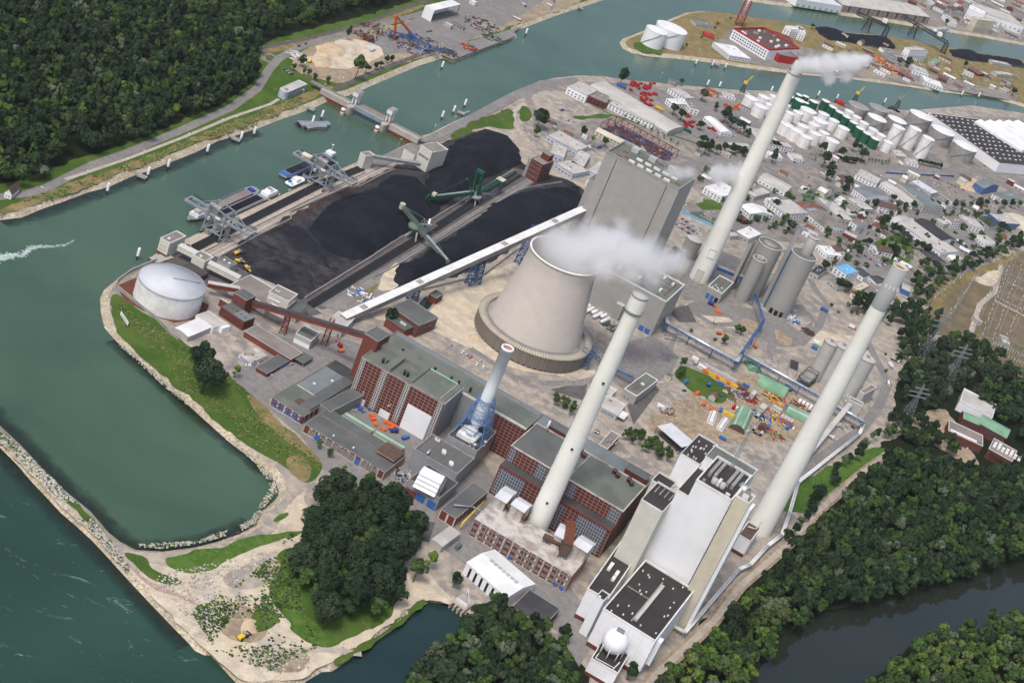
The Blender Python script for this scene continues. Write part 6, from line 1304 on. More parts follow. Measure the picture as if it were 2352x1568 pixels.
def jetty(label, a, b):
 t = thing('jetty', label, 'jetty', a); d = Vector(b) - Vector(a); m = M(); m.bar((0, 0, 1), d + Vector((0, 0, .6)), 2, .4); m.build('gangway', 'grey_steel', t); M().box(d.x - 4, d.x + 4, d.y - 3, d.y + 3, -.2, .9).build('pontoon', 'trim_grey', t)
jetty('grey gangway and pontoon on the west bank, the farther of two', P('00', 2040, 1200, -1), P('00', 2165, 1300, ZW)); jetty('grey gangway and pontoon on the west bank, nearest the left edge', P('00', 1180, 1520, -1), P('01', 1300, 75, ZW)); jetty('grey gangway leading to the floating boat shelters', P('10', 400, 945, -1), P('10', 500, 1020, ZW))
jetty('dock jetty on the harbor island shore', P('20', 1820, 540, -1), P('20', 1880, 610, ZW)); jetty('jetty on the quay beyond the coal yard', P('10', 1960, 1030, -1), P('10', 1880, 1055, ZW)); jetty('jetty at the far scrap quay', P('20', 600, 40, -1), P('20', 625, 90, ZW))
for lab, a in (('left of two floating grey boat shelters', '380,1090 430,1140 540,1035'), ('right of two floating grey boat shelters', '440,1130 485,1160 600,1065')):
 b = Bd('boat_shelter', lab, 'boat shelter', '10', a, h=2.6, z0=ZW); b.gable('trim_grey', 'grey_steel', 3.4, 1.3, 'y'); b.part('float', M().box(-.8, b.L + .8, -2, b.D + .8, -.4, .4), 'dark_steel'); b.panel('opening', 'f', .6, b.L - .6, .5, 3, 'black')
LMP = None
for tl, s in (('00', '2140,1165 2025,1200 1708,1325 1300,1490 1145,1560'), ('01', '780,105 350,260'), ('10', '10,1085 220,1000 415,920 605,860 780,800 970,730 1160,665 1340,600 1500,540 1800,1155 1620,1240 1300,1365 1690,480'), ('11', '80,370 180,320 270,275 450,195'), ('20', '10,1330 1350,740 1700,520'), ('32', '690,590 660,640'), ('12', '1180,700')):
 for g in wp(tl, s):
  if LMP is None:
   LMP = thing('street_lamp', '', 'street lamp', g); M().tube((0, 0, 0), (0, 0, 11), .16, .1, 6).build('pole', 'light_grey', LMP); M().box(-.2, 2, -.3, .3, 10.9, 11.2).build('lamp_head', 'paper', LMP); o = LMP
  else: o = copy_thing(LMP, g, random.random() * 6)
  o['label'] = 'slim grey street lamp along the harbor banks and yards'; o['group'] = 'street lamps of the harbor'
fm = M(); r2 = random.Random(5); ctl = [(0, 800), (90, 780), (220, 770), (270, 715), (360, 700), (500, 695), (600, 680), (680, 640)]
for i in range(800):
 t_ = r2.random() ** 1.5 * 6.99; k = int(t_); f = t_ - k; w = 26 * (1 - t_ / 7) + 5
 x = ctl[k][0] + (ctl[k + 1][0] - ctl[k][0]) * f + r2.gauss(0, w * .6); y = ctl[k][1] + (ctl[k + 1][1] - ctl[k][1]) * f + r2.gauss(0, w * .5)
 g = P('01', x, y, ZW + .05 + r2.random() * .1); s_ = r2.uniform(.2, .75) * (1.2 - t_ / 9); a_ = r2.random() * 3
 fm.face([(g[0] + s_ * 2.4 * math.cos(a_), g[1] + s_ * math.sin(a_), g[2]), (g[0] - s_ * math.sin(a_), g[1] + s_ * math.cos(a_), g[2]), (g[0] - s_ * 2 * math.cos(a_), g[1] - s_ * math.sin(a_), g[2]), (g[0] + s_ * math.sin(a_), g[1] - s_ * math.cos(a_), g[2])])
tag(fm.build('boat_wake', 'foam'), 'white foaming wake trailing across the green harbor at the left edge', 'wake', kind='stuff')
# ================================================================ works yard, silos, pipe bridges
def silo(name, label, tile, top, rpx, H, mat, roof, cone=0.0, cat='silo', group=None, lip='trim_grey'):
 c = P(tile, *top, H); e = P(tile, top[0] - rpx * .94, top[1] - rpx * .36, H); r = float(np.linalg.norm(e - c)); t = thing(name, label, cat, (c[0], c[1], 0), 0, group)
 M().lathe([(r, 0), (r, H)], 40).build('shell', mat, t); M().lathe([(r - .02, H - .01), (.01, H + cone)], 40).build('roof', roof, t)
 if lip: M().lathe([(r + .02, H - .5), (r + .22, H - .5), (r + .22, H + .35), (r - .15, H + .35), (r - .15, H)], 40).build('rim', lip, t)
 return t, r
sA, rA_ = silo('grey_silo', 'fat grey silo with arched gates and a thinner silo on its roof', '31', (335, 768), 118, 65, 'grey_clad', 'felt_green', lip='trim_white')
u_, v_ = P('31', 428, 605, 84) - np.array([sA.location.x, sA.location.y, 84]), None
M().lathe([(5.4, 65.02), (5.4, 84), (.01, 84.2)], 32, c=(float(u_[0]) * .8, float(u_[1]) * .8)).build('upper_silo', 'grey_clad', sA)
M().lathe([(5.45, 83.2), (5.7, 83.2), (5.7, 84.6), (5.1, 84.6)], 32, c=(float(u_[0]) * .8, float(u_[1]) * .8)).build('upper_rim', 'trim_white', sA)
M().box(-rA_ - 4, -rA_ - .2, 2, 6, 0, 90).build('lift_tower', 'grey_clad', sA); M().box(-rA_ - 4.4, -rA_ + 6, 1.8, 6.2, 86, 88).build('top_bridge', 'grey_steel', sA); M().box(-rA_ - .9, -rA_ + .4, -3, -1, 0, 64).build('shaft', 'blue_steel', sA)
for k in range(3):
 a = -2.1 + k * .42; m = M(); m.box(-1.8, 1.8, -.3, .3, .2, 5.6); o = m.build('gate', 'black', sA); o.location = ((rA_ + .05) * math.cos(a), (rA_ + .05) * math.sin(a), 0); o.rotation_euler = (0, 0, a + math.pi / 2)
for k in range(12): a = k * .52; M().box(3 * math.cos(a) - .5, 3 * math.cos(a) + .5, 3 * math.sin(a) - .5, 3 * math.sin(a) + .5, 84.6, 85.6).build('roof_fitting', 'pale_roof', sA).location = (float(u_[0]) * .8, float(u_[1]) * .8, 0)
sB, rB = silo('grey_silo', 'fat grey silo with a shallow green roof behind the other two', 'V', (1771, 560), 29, 56, 'grey_clad', 'felt_green', lip='trim_white'); M().lathe([(rB * .6, 56.05), (rB * .6, 56.5), (.01, 56.5)], 32).build('roof_disc', 'trim_grey', sB)
sC, rC = silo('grey_silo', 'slimmer grey silo with fittings on its roof standing in front', '21', (2280, 808), 66, 46, 'grey_clad', 'felt_green', lip='trim_white')
for k in range(9): a = k * .7; M().box(2.6 * math.cos(a) - .6, 2.6 * math.cos(a) + .6, 2.6 * math.sin(a) - .6, 2.6 * math.sin(a) + .6, 46.1, 47.6).build('roof_fitting', 'pale_roof', sC)
LT = Bd('lift_tower', 'slim grey lift tower between the grey silos', 'tower', '21', '2185,655 2210,670 2235,645', h=54); LT.shell('grey_clad', 'felt_green', 'trim_grey', .6)
gallery('pipe_bridge', 'dark blue steel bridge from the chimney foot to the grey silos', 'pipe bridge', P('21', 1880, 900, 14), P('21', 2120, 1000, 14), 5, 3.4, 'blue_steel', 'trim_grey')
for lab, tp, rp, H in (('leftmost of three pale grey ash silos by the works road', (585, 10), 68, 39), ('middle of three pale grey ash silos by the works road', (695, 45), 72, 40), ('rightmost of three pale grey ash silos by the works road', (915, 155), 80, 41)):
 t, r = silo('ash_silo', lab, '32', tp, rp, H, 'light_grey', 'pale_roof', 1.4); m = M(); m.bar((r * .7, -r * .78, 0), (r * .7, -r * .78, H), .9); m.box(-1.5, 1.5, -1.5, 1.5, H + 1, H + 2.6); m.build('ladder', 'grey_steel', t)
for lab, q, h in (('small pale block with a roof slot beside the rightmost ash silo', '845,450 890,480 955,390', 16), ('small flat grey block under the ash silos at the belt end', '745,530 870,590 890,565', 14)):
 b = Bd('plant_block', lab, 'plant building', '32', q, h=h); b.shell('light_grey', 'gravel_roof', 'trim_white', .7)
AB = Bd('ash_loading', 'dark steel loading frame at the foot of the ash silos', 'plant building', '32', '300,290 400,350 450,270', h=12); AB.part('frame', trestle(M(), 0, AB.L, 0, AB.D, 0, 12, 3, .4), 'dark_steel'); AB.part('deck', M().box(0, AB.L, 0, AB.D, 7, 7.4), 'trim_grey')
AH = Bd('plant_block', 'dark roofed hut with blue truck beside the ash silos', 'plant building', '32', '195,240 275,275 325,205', h=5); AH.shell('light_grey', 'felt_black', 'trim_grey', .4)
silo('filter_tank', 'grey round tank with a pale ribbed roof behind the filter building', '21', (1680, 628), 78, 20, 'grey_clad', 'pale_roof', 1.5, 'tank')
def pipebridge(label, tile, s, z, w=3.6, steel='blue_steel', pipes=3, sup=18, mat='silver', lattice=True):
 p = [Vector(a) for a in wp(tile, s, z)]; t = thing('pipe_bridge', label, 'pipe bridge', (p[0].x, p[0].y, 0)); o = Vector((p[0].x, p[0].y, 0)); m = M(); pm = M()
 for a, b in zip(p, p[1:]):
  a, b = a - o, b - o; L = (b - a).length; n = max(2, int(L / 5)); d = (b - a).normalized(); s_ = Vector((-d.y, d.x, 0))
  if lattice: truss(m, a, b, w, 2.4, n, .35)
  for k in range(pipes): off = s_ * ((k - (pipes - 1) / 2) * w / max(pipes, 1) * .95); pr_ = .55 if lattice else .75; pm.tube(a + off + Vector((0, 0, 1.6 if lattice else 0)), b + off + Vector((0, 0, 1.6 if lattice else 0)), pr_, pr_, 8)
  k = max(1, int(L / sup))
  for i in range(k + 1):
   c = a + (b - a) * (i / k); sm_ = M(); sm_.bar(c - s_ * w * .5, c + s_ * w * .5, .3)
   for sg in (1, -1): sm_.bar(c + s_ * sg * w * .45, Vector((c.x, c.y, 0)) + s_ * sg * w * .6, .45)
   sm_.build('support', steel, t)
 if lattice: m.build('lattice', steel, t)
 pm.build('pipes', mat, t); return t
pipebridge('long blue pipe bridge with silver pipes crossing the works yard from the grey turbine hall', 'V', '1529,722 1531,744 1691,833 1704,813 1883,912 1914,931 1984,971', 9)
pipebridge('blue pipe bridge between the cooling tower and the flat pump buildings', 'V', '1350,794 1390,836 1455,868', 7, 4, 'blue_steel', 1, 16, 'grey_steel')
pipebridge('slender blue pipe arch from the grey silos over the ring road', 'V', '1734,677 1754,737 1704,811', 12, 2.0, 'blue_steel', 1, 30, 'sheet_blue')
pipebridge('twin silver pipeline following the works road down to the white boiler house', 'V', '1984,974 1974,996 1834,1106 1814,1176 1796,1228 1764,1252 1723,1296 1698,1306 1573,1451 1538,1431', 4.5, 3.2, 'grey_steel', 2, 14, 'trim_white', False)
gallery('conveyor_gallery', 'grey lattice gallery from the ash silos towards the banded chimney', 'conveyor gallery', P('V', 1950, 932, 9), P('V', 1856, 1046, 7), 4, 2.6, 'grey_steel', 'pale_roof')
PB = Bd('pump_building', 'grey block with a red roof strip beside the dark yard, above the cutting', 'plant building', '22', '1035,430 1150,500 1300,325', base='1005,520'); PB.shell('clad_grey', 'felt_green', 'trim_white', .8, pt=.6); PB.roofbox('red_walkway', 5, 5.6, 6, 22, PB.h - .79, PB.h - .6, 'red_steel'); PB.roofbox('roof_unit', 5, 8, 22, 24, PB.h - .79, PB.h + .5, 'trim_white'); PB.windows('f', 1, 8, 2, 3.4, 2, .3, 'glass_blue')
PC = Bd('pump_building', 'flat cream roofed block with a white canopy beside the white chimney', 'plant building', '22', '800,580 970,672 1055,580', h=6); PC.shell('light_grey', 'pale_roof', 'trim_white', .6); PC.windows('f', 3, PC.L - 2, 1.6, 3.6, 6, .5, 'glass_blue'); PC.part('canopy', M().box(PC.L + .02, PC.L + 6, 2, 14, 3.6, 4), 'trim_white')
PD = Bd('pump_building', 'flat cream roofed block half hidden behind the white chimney', 'plant building', '22', '680,465 850,560 960,440', h=5); PD.shell('light_grey', 'pale_roof', 'trim_white', .5)
for x, y in ((6, 8), (12, 14), (18, 6)): PD.roofbox('roof_unit', x, x + 3, y, y + 1.6, 4.51, 5.4, 'trim_grey')
CH = Bd('chemical_house', 'cluttered flat brick block in the cutting behind the east turbine hall', 'plant building', '22', '800,940 880,985 1000,860', h=8); CH.shell('brick', 'gravel_roof', 'trim_white', .6)
for i in range(6): CH.roofbox('roof_unit', 1 + i * 1.6, 2 + i * 1.6, 4 + (i % 3) * 4, 7 + (i % 3) * 4, 7.41, 8.6, 'trim_grey')
OS = Bd('open_shed', 'open steel shed with a translucent ribbed roof in the cutting', 'shed', '22', '1335,775 1560,970 1610,870', h=7); OS.part('roof', M().box(0, OS.L, 0, OS.D, 6.6, 7.0), 'corrugated'); OS.part('frame', trestle(M(), .3, OS.L - .3, .3, OS.D - .3, 0, 6.58, 1, .3), 'dark_steel'); OS.part('stock', M().box(3, OS.L - 3, 2, OS.D - 2, 0, 2), 'dark_steel')
def arch(label, tile, A, B, C, mat, end, strip_=None, cat='shed'):
 a, b, c = P(tile, *A)[:2], P(tile, *B)[:2], P(tile, *C)[:2]; u = b - a; Wd = float(np.linalg.norm(u)); u /= Wd; v = np.array([-u[1], u[0]]); L = float((c - b) @ v)
 if L < 0: return arch(label, tile, B, A, C, mat, end, strip_)
 t = thing('arched_shed', label, cat, (a[0], a[1], 0), math.atan2(u[1], u[0])); n = 14; pr = [(Wd / 2 - Wd / 2 * math.cos(math.pi * k / n), Wd * .44 * math.sin(math.pi * k / n)) for k in range(n + 1)]; m = M()
 for k in range(n):
  q = [(pr[k][0], 0, pr[k][1]), (pr[k + 1][0], 0, pr[k + 1][1]), (pr[k + 1][0], L, pr[k + 1][1]), (pr[k][0], L, pr[k][1])]; m.face(q, [(0, k), (0, k + 1), (L, k + 1), (L, k)], 1 if strip_ and k in (4, 9) else 0)
 m.build('vault', [mat, strip_] if strip_ else mat, t); e = M()
 for y in (.4, L - .4): e.face([(p[0], y, p[1]) for p in pr[::-1]])
 e.build('end_wall', end, t); return t
arch('big green arched shed with a brown end wall in the works yard', '22', (1985, 790), (2130, 862), (2225, 700), 'green_sheet', 'tile_brown', 'pale_roof')
arch('white arched tent nearer the green arched shed', '22', (1865, 800), (1930, 835), (1990, 740), 'white_roof', 'paper', 'gravel_roof'); arch('white arched tent, the farther of two', '22', (1780, 745), (1850, 778), (1905, 685), 'white_roof', 'paper', 'gravel_roof')
arch('long green arched shed with orange racks along its side', 'V', (1799, 917), (1808, 900), (1743, 872), 'green_sheet', 'green_sheet'); arch('green arched shed behind the huts near the chimney', '32', (340, 757), (365, 690), (180, 598), 'green_sheet', 'green_sheet', 'pale_roof')
arch('small green arched shed under the blue pipe bridge', '22', (2172, 272), (2290, 300), (2330, 230), 'green_sheet', 'green_sheet')
CNT = {}
def container(tile, x, y, ang, mat, label, group=None, L=6.0, z=0.0, h=2.6, name='container', cat='container'):
 k = (mat, L, h, name); g = P(tile, x, y)
 if k not in CNT:
  t = thing(name, label, cat, (g[0], g[1], z), ang, group); M().box(-L / 2, L / 2, -1.22, 1.22, .15, h).build('body', mat, t); m = M()
  for i in range(int(L / 1.0) + 1): m.box(-L / 2 + i * 1.0 - .06 if i else -L / 2, -L / 2 + i * 1.0 + .06, -1.27, 1.27, .1, h + .03)
  m.build('ribs', mat, t); M().box(-L / 2 + .2, L / 2 - .2, -.9, .9, 0, .149).build('skids', 'black', t); CNT[k] = t; return t
 t = copy_thing(CNT[k], (g[0], g[1], z), ang, label, group)
 if not group and 'group' in t: del t['group']
 return t
A1 = rad(-15)
for i in range(9): container('22', 1775 + i * 33, 285 + i * 17, A1, 'yellow' if i % 3 else 'orange', 'yellow site container in the row along the weed field', 'yellow containers by the weed field')
for i in range(6): container('22', 1790 + i * 48, 240 + i * 25, A1, 'pale_roof', 'pale site container in the row behind the yellow ones', 'pale containers behind the yellow row')
for i in range(4): container('32', 285 + i * 34, 560 + i * 17, A1 + 1.57, 'white_roof', 'white site hut in the row by the red racks', 'white huts by the racks')
for i in range(4): container('32', 125 + i * 28, 700 + i * 16, A1 + 1.57, 'pale_roof', 'pale grey site hut in the row before the green arched shed', 'grey huts before the shed')
for x, y, mt, lb in ((1930, 900, 'sheet_blue', 'bright blue container beside the white tents'), (1960, 665, 'yellow', 'yellow container left of the big green shed'), (2012, 692, 'yellow', 'yellow container nearest the big green shed'), (2035, 615, 'red', 'red container by the big green shed'), (2068, 625, 'white_roof', 'white container next to the red one'), (1755, 585, 'orange', 'orange upright skip on the dirt yard'), (1360, 605, 'paper', 'white tank container at the corner of the dark yard'), (1385, 640, 'light_grey', 'grey container below the white tank container')): container('22', x, y, A1 + (1.57 if x % 2 else 0), mt, lb)
for x, y, mt, lb in ((435, 45, 'green_sheet', 'green container left of the ash silos'), (420, 70, 'sheet_blue', 'blue container left of the ash silos'), (440, 15, 'paper', 'white container left of the ash silos')): container('32', x, y, A1, mt, lb)
def clutter(label, tile, x, y, R0, n, mats, hmax=2.0, name='scrap_pile', cat='scrap pile'):
 g = P(tile, x, y); t = thing(name, label, cat, g); r = random.Random(int(x * 7 + y));
 for k, mt in enumerate(mats):
  m = M()
  for i in range(max(3, n // len(mats))):
   a, d = r.random() * 6.28, R0 * r.random() ** .6; l = r.uniform(.6, 3.6); b = r.random() * 3.14; c = Vector((d * math.cos(a), d * math.sin(a), r.uniform(.2, hmax) * (1 - d / R0 * .6))); e = Vector((math.cos(b), math.sin(b), r.uniform(-.25, .25))) * l
   m.bar(c - e, c + e, r.uniform(.3, 1.3), r.uniform(.2, 1.0))
  m.build('pieces', mt, t)['kind'] = 'stuff'
 return t
for a in (('red steel pile in the works yard beside the big green shed', '22', 2165, 515, 9, 40, ('red', 'rust'), 2.5), ('mixed scaffold pile above the red steel pile', '22', 2100, 480, 10, 60, ('rust', 'light_grey', 'blue_steel')), ('pile of pipes and pallets right of the big green shed', '22', 2275, 680, 9, 50, ('light_grey', 'dark_steel', 'blue_steel')), ('orange racks and girders by the long green shed', '32', 60, 520, 12, 60, ('orange', 'rust', 'yellow')), ('heap of colourful site material below the huts', '32', 40, 690, 13, 80, ('yellow', 'sheet_blue', 'light_grey', 'orange')),
   ('red racks of pipes behind the white huts', '32', 300, 610, 10, 40, ('red', 'rust')), ('orange and brown clutter at the green shed end', '32', 40, 850, 10, 50, ('orange', 'rust', 'green_sheet')), ('scrap on the dirt yard by the white tank container', '22', 1420, 640, 8, 40, ('light_grey', 'rust')), ('grey machine parts on the silo forecourt', '31', 230, 1370, 9, 60, ('paper', 'light_grey', 'sheet_blue')), ('dark pallets along the works road', '31', 360, 1480, 7, 50, ('dark_steel', 'rust')),
   ('rusty beams in the scrap yard on the west bank', '10', 1130, 285, 22, 70, ('rust', 'dark_steel'), 3), ('rusty plates nearer the pale shed roofs', '10', 1010, 340, 15, 60, ('rust', 'dark_steel'), 3), ('blue and brown steel stock under the yard gantry', '10', 1530, 400, 26, 90, ('rust', 'blue_steel', 'dark_steel'), 3), ('dark steel scrap at the quay corner', '10', 1765, 485, 12, 60, ('dark_steel', 'blue_steel', 'rust'), 3), ('red and blue scrap in the middle of the quay deck', '10', 1950, 440, 12, 60, ('orange', 'blue_steel', 'rust'), 3), ('green scrap heap farther along the quay', '10', 2170, 355, 13, 60, ('sage_steel', 'dark_steel'), 3), ('brown scrap along the yard wall by the peach hut', '10', 2060, 230, 24, 120, ('rust', 'pale_roof', 'dark_steel'), 3), ('white demolition waste along the yard road', '10', 370, 520, 14, 90, ('pale_roof', 'paper'), 2), ('stacks of small crates beside the scrap crane', '10', 1400, 440, 20, 80, ('rust', 'light_grey', 'sheet_blue'), 2),
   ('small white crates on the weed bed by the coal rails', '11', 960, 1140, 12, 50, ('paper', 'sheet_blue'), 1), ('pipe clutter between workshop and intake block', '12', 1330, 1230, 7, 60, ('light_grey', 'silver', 'dark_steel'), 3), ('dark flue clutter behind the chimney foot', '23', 560, 350, 7, 50, ('dark_steel', 'rust'), 12), ('dark flue clutter left of the chimney foot', '23', 30, 80, 8, 50, ('dark_steel', 'rust'), 12), ('blue pallets in the brick yard', '12', 950, 590, 8, 40, ('sheet_blue', 'blue_steel'), 1), ('green switch gear frames before the turbine hall', '21', 920, 1440, 10, 60, ('sage_steel', 'dark_steel', 'light_grey'), 5)): clutter(*a)
for i, (x, y) in enumerate(((1060, 690), (1072, 722), (1095, 768), (1165, 812), (1195, 752), (1218, 762), (1245, 772), (1262, 790), (1235, 805))): container('12', x, y, A1 + i, 'orange', 'orange skip in the brick yard beside the white wall screen', 'orange skips in the brick yard', 4.2, 0, 1.8, 'skip', 'skip')
container('12', 1368, 895, A1 + 1.3, 'sheet_blue', 'blue skip at the white wall screen', None, 6.0, 0, 2.4, 'skip', 'skip'); container('21', 1885, 1305, A1, 'orange', 'large orange skip trailer beside the ash house', None, 7.0, 0, 2.6, 'skip', 'skip'); container('12', 780, 95, 1, 'orange', 'orange skip at the foot of the red gallery trestle', None, 5.0, 0, 1.6, 'skip', 'skip')
for lab, a, b in (('mint green canopy roof in the brick yard, the left one', (800, 672), (1060, 830)), ('mint green canopy roof in the brick yard, the right one', (1085, 840), (1345, 990))):
 p, q = Vector(P('12', *a, 4)), Vector(P('12', *b, 4)); t = thing('canopy', lab, 'canopy', (p.x, p.y, 0)); d = q - p; d.z = 0; s_ = Vector((-d.y, d.x, 0)).normalized(); m = M(); m.bar(Vector((0, 0, 4)) + s_ * 3, d + Vector((0, 0, 4)) + s_ * 3, 2.8, .4); m.bar(Vector((0, 0, 4)) - s_ * 3, d + Vector((0, 0, 4)) - s_ * 3, 2.8, .4); m.build('roof_edge', 'mint', t); m = M(); m.bar(Vector((0, 0, 4)), d + Vector((0, 0, 4)), 3.3, .3); m.build('roof', 'gravel_roof', t); m = M()
 for k in range(8): c = d * (k / 7); m.bar(c + s_ * 2, c + s_ * 2 + Vector((0, 0, 3.8)), .3); m.bar(c - s_ * 2, c - s_ * 2 + Vector((0, 0, 3.8)), .3)
 m.build('posts', 'concrete', t)
for i, (x, y) in enumerate(((682, 1270), (703, 1297), (750, 1315), (778, 1345), (835, 1352), (848, 1392))):
 g = P('21', x, y); t = thing('gas_tank', 'white lying gas tank in the row before the grey turbine hall', 'tank', g, 1.15, 'white lying tanks'); L_ = 5 if i in (0, 2, 4) else 8; M().lathe([(.01, -L_), (1.3, -L_ + .6), (1.7, -L_ + 1.4), (1.7, L_ - 1.4), (1.3, L_ - .6), (.01, L_)], 16).build('vessel', 'paper', t).rotation_euler = (math.pi / 2, 0, math.pi / 2)
 t.children[0].location = (0, 0, 2.4); M().box(-L_ * .5, -L_ * .5 + .6, -1, 1, 0, 1.2).box(L_ * .5, L_ * .5 + .6, -1, 1, 0, 1.2).build('saddle', 'concrete', t)
def pylon(label, tile, b, H, w=5.0):
 g = P(tile, *b); t = thing('pylon', label, 'pylon', g, .4); trestle(M(), -w, w, -w, w, 0, H * .7, 7, .2, (1.2, 1.2)).build('tower', 'grey_steel', t); m = M(); trestle(m, -1.2, 1.2, -1.2, 1.2, H * .7, H, 5, .22, (.3, .3))
 m.build('peak', 'grey_steel', t); m = M()
 for z, l in ((H * .70, 9), (H * .80, 11), (H * .90, 7)): truss(m, (-l, 0, z), (l, 0, z), .8, .8, 10, .16)
 m.build('cross_arms', 'grey_steel', t); return t
PYS = [pylon('lattice pylon standing behind the silo with the upper silo', '31', (240, 560), 58), pylon('lattice pylon right behind the fat grey silo', '31', (450, 520), 50), pylon('tall lattice pylon at the edge of the switchyard trees', '32', (1400, 190), 60, 6), pylon('lattice pylon over the thicket near the white campus hall', '32', (1620, 400), 48), pylon('small lattice pylon in the works yard by the cooling tower', '22', (1400, 170), 30, 3), pylon('lattice pylon at the far end of the track thicket', '32', (1230, 760), 44)]
def wires(label, a, b, za, zb, n=3):
 t = thing('power_line', label, 'power line', a.location); A_ = Vector((0, 0, za)); B__ = b.location - a.location; B__.z = zb; m = M(); d = B__.normalized(); s_ = Vector((-d.y, d.x, 0))
 for k in range(-n, n + 1):
  if k == 0: continue
  for i in range(10):
   f0, f1 = i / 10, (i + 1) / 10; g_ = lambda f: A_ + (B__ - A_) * f + s_ * k * 2.6 - Vector((0, 0, 26 * f * (1 - f))); m.bar(g_(f0), g_(f1), .09)
 m.build('wires', 'dark_steel', t)
wires('power line sagging from the switchyard pylon to the thicket pylon', PYS[2], PYS[3], 46, 38); wires('power line from the thicket pylon down to the track pylon', PYS[3], PYS[5], 38, 35)
INS = {}
def gantry_line(tl, a, b, n, lab):
 pa, pb = Vector(P(tl, *a)), Vector(P(tl, *b)); t = thing('busbar_gantry', lab, 'gantry', pa); d = pb - pa; m = M(); e = d.normalized(); s_ = Vector((-e.y, e.x, 0)) * 3
 for i in range(n):
  c = d * (i / (n - 1))
  for sg in (1, -1): m.bar(c + s_ * sg, c + s_ * sg * .2 + Vector((0, 0, 13)), .35)
 m.build('posts', 'trim_grey', t); m = M(); truss(m, (0, 0, 13.2), d + Vector((0, 0, 13.2)), 1, 1, n * 3, .16); m.build('beam', 'trim_grey', t);
 for i in range(n * 2):
  c = d * (i / (n * 2 - 1)) + s_ * random.uniform(.5, 1.3)
  if 'I' not in INS: o = M().tube((0, 0, 0), (0, 0, 4), .35, .2, 6).build('insulator', 'paper', t); INS['I'] = o.data
  else: o = bpy.data.objects.new('insulator', INS['I']); COL.objects.link(o); o.parent = t
  o.location = c
for i, (tl, a, b, n) in enumerate((('31', (1480, 1230), (1800, 985), 6), ('31', (1640, 1400), (1900, 1010), 7), ('31', (1860, 1520), (2160, 900), 9), ('31', (1960, 1568), (2270, 800), 10), ('31', (2070, 1568), (2340, 900), 9), ('31', (2200, 1568), (2440, 1000), 9), ('32', (1900, 30), (2330, 230), 9), ('31', (2080, 1180), (2420, 1350), 8), ('31', (2120, 1010), (2420, 1160), 8), ('32', (2060, 40), (2400, 190), 8))):
 gantry_line(tl, a, b, n, ('white busbar gantry line in the switchyard, %s' % ('nearest the dark tree belt', 'second from the dark tree belt', 'left of the pale path', 'just right of the pale path', 'third right of the path', 'at the right picture edge', 'along the near fence', 'crossing the middle rows', 'crossing the far rows', 'behind the near fence line')[i]))
PT = Bd('transformer_house', 'grey transformer box in the switchyard', 'plant building', '31', '1930,1380 1975,1390 2000,1350', h=5); PT.shell('light_grey', 'pale_roof', None, .02)
KW = Bd('test_hall', 'white flat hall with a bright roof rim among the right hand trees', 'hall', '32', '1765,540 2065,695 2095,575', h=11); KW.shell('white_clad', 'pale_roof', 'trim_white', 1.2, pt=.8)
K1 = Bd('laboratory', 'long brick laboratory with a skylight row on its roof', 'office block', '32', '1660,815 1975,960 2020,880', h=9); K1.shell('brick', 'gravel_roof', 'trim_white', .5); K1.windows('f', 2, K1.L - 2, 1.5, 3.5, 12, .6)
for i in range(16): K1.roofbox('skylight', 2 + i * (K1.L - 8) / 16, 3.6 + i * (K1.L - 8) / 16, 2, 5, 8.51, 9.2, 'paper')
K2 = Bd('laboratory', 'brick laboratory wing with green hipped roofs', 'office block', '32', '1940,740 2195,880 2230,800', h=11); K2.gable('brick', 'green_sheet', 10, 3, 'x'); K2.windows('f', 2, K2.L - 2, 5, 8, 7, .6)
K3 = Bd('laboratory', 'brick laboratory block crowded with white roof plant', 'office block', '32', '2030,980 2245,1100 2285,1000', h=10); K3.shell('brick', 'gravel_roof', 'trim_white', .5); K3.windows('f', 3, K3.L - 3, 2, 7, 8, .5, 'black')
for i in range(14): K3.roofbox('roof_plant', 2 + (i % 7) * 4, 4.6 + (i % 7) * 4, 8 + (i // 7) * 5, 11 + (i // 7) * 5, 9.51, 11 + (i % 3), 'paper')
K4 = Bd('laboratory', 'small brick wing with green roof beside the white campus hall', 'office block', '32', '1800,700 1945,760 1960,700', h=10); K4.gable('brick', 'green_sheet', 9, 2, 'x'); K4.windows('f', 1, K4.L - 1, 5, 7, 5, .5)
ID = Bd('intake_gate', 'pale concrete intake gate with three openings at the water basin', 'intake', '13', '1800,810 1920,900 2030,830', h=1.4, z0=0); ID.part('deck', M().box(0, ID.L, 0, ID.D, .6, 1.4), 'concrete'); ID.part('beam', M().box(1, ID.L - 1, 3, 4, 1.41, 3), 'trim_white')
for i in range(4): ID.part('pier', M().box(i * (ID.L - 1.4) / 3, i * (ID.L - 1.4) / 3 + 1.4, -2, 3, -6, .59), 'concrete')
m = M(); m.bar((2, ID.D, 1.4), (2, ID.D, 6), .4); m.bar((2, ID.D, 6), (ID.L, 2, 6), .4); m.bar((ID.L, 2, 6), (ID.L, 2, 1.4), .4); ID.part('hoist_frame', m, 'trim_white')
HL = Bd('cottage', 'white cottage with a brown pitched roof at the left edge of the wood', 'house', '01', '45,190 110,215 150,135', h=5); HL.gable('white_clad', 'tile_brown', 4.6, 3.4, 'y'); HL.windows('f', .8, HL.L - .8, 1.2, 2.6, 2, .3)
UO = Bd('harbor_office', 'pale blue two storey harbor office with a rounded end', 'office block', '10', '300,845 470,772 395,735', h=8, back='R'); UO.shell('lilac_wall', 'pale_roof', 'trim_white', .5); UO.part('round_end', M().prism([(UO.D / 2 * -math.sin(a), UO.D / 2 - UO.D / 2 * math.cos(a)) for a in np.linspace(0, math.pi, 14)][::-1], 0, 7.9, 0, 1), ['lilac_wall', 'pale_roof'])
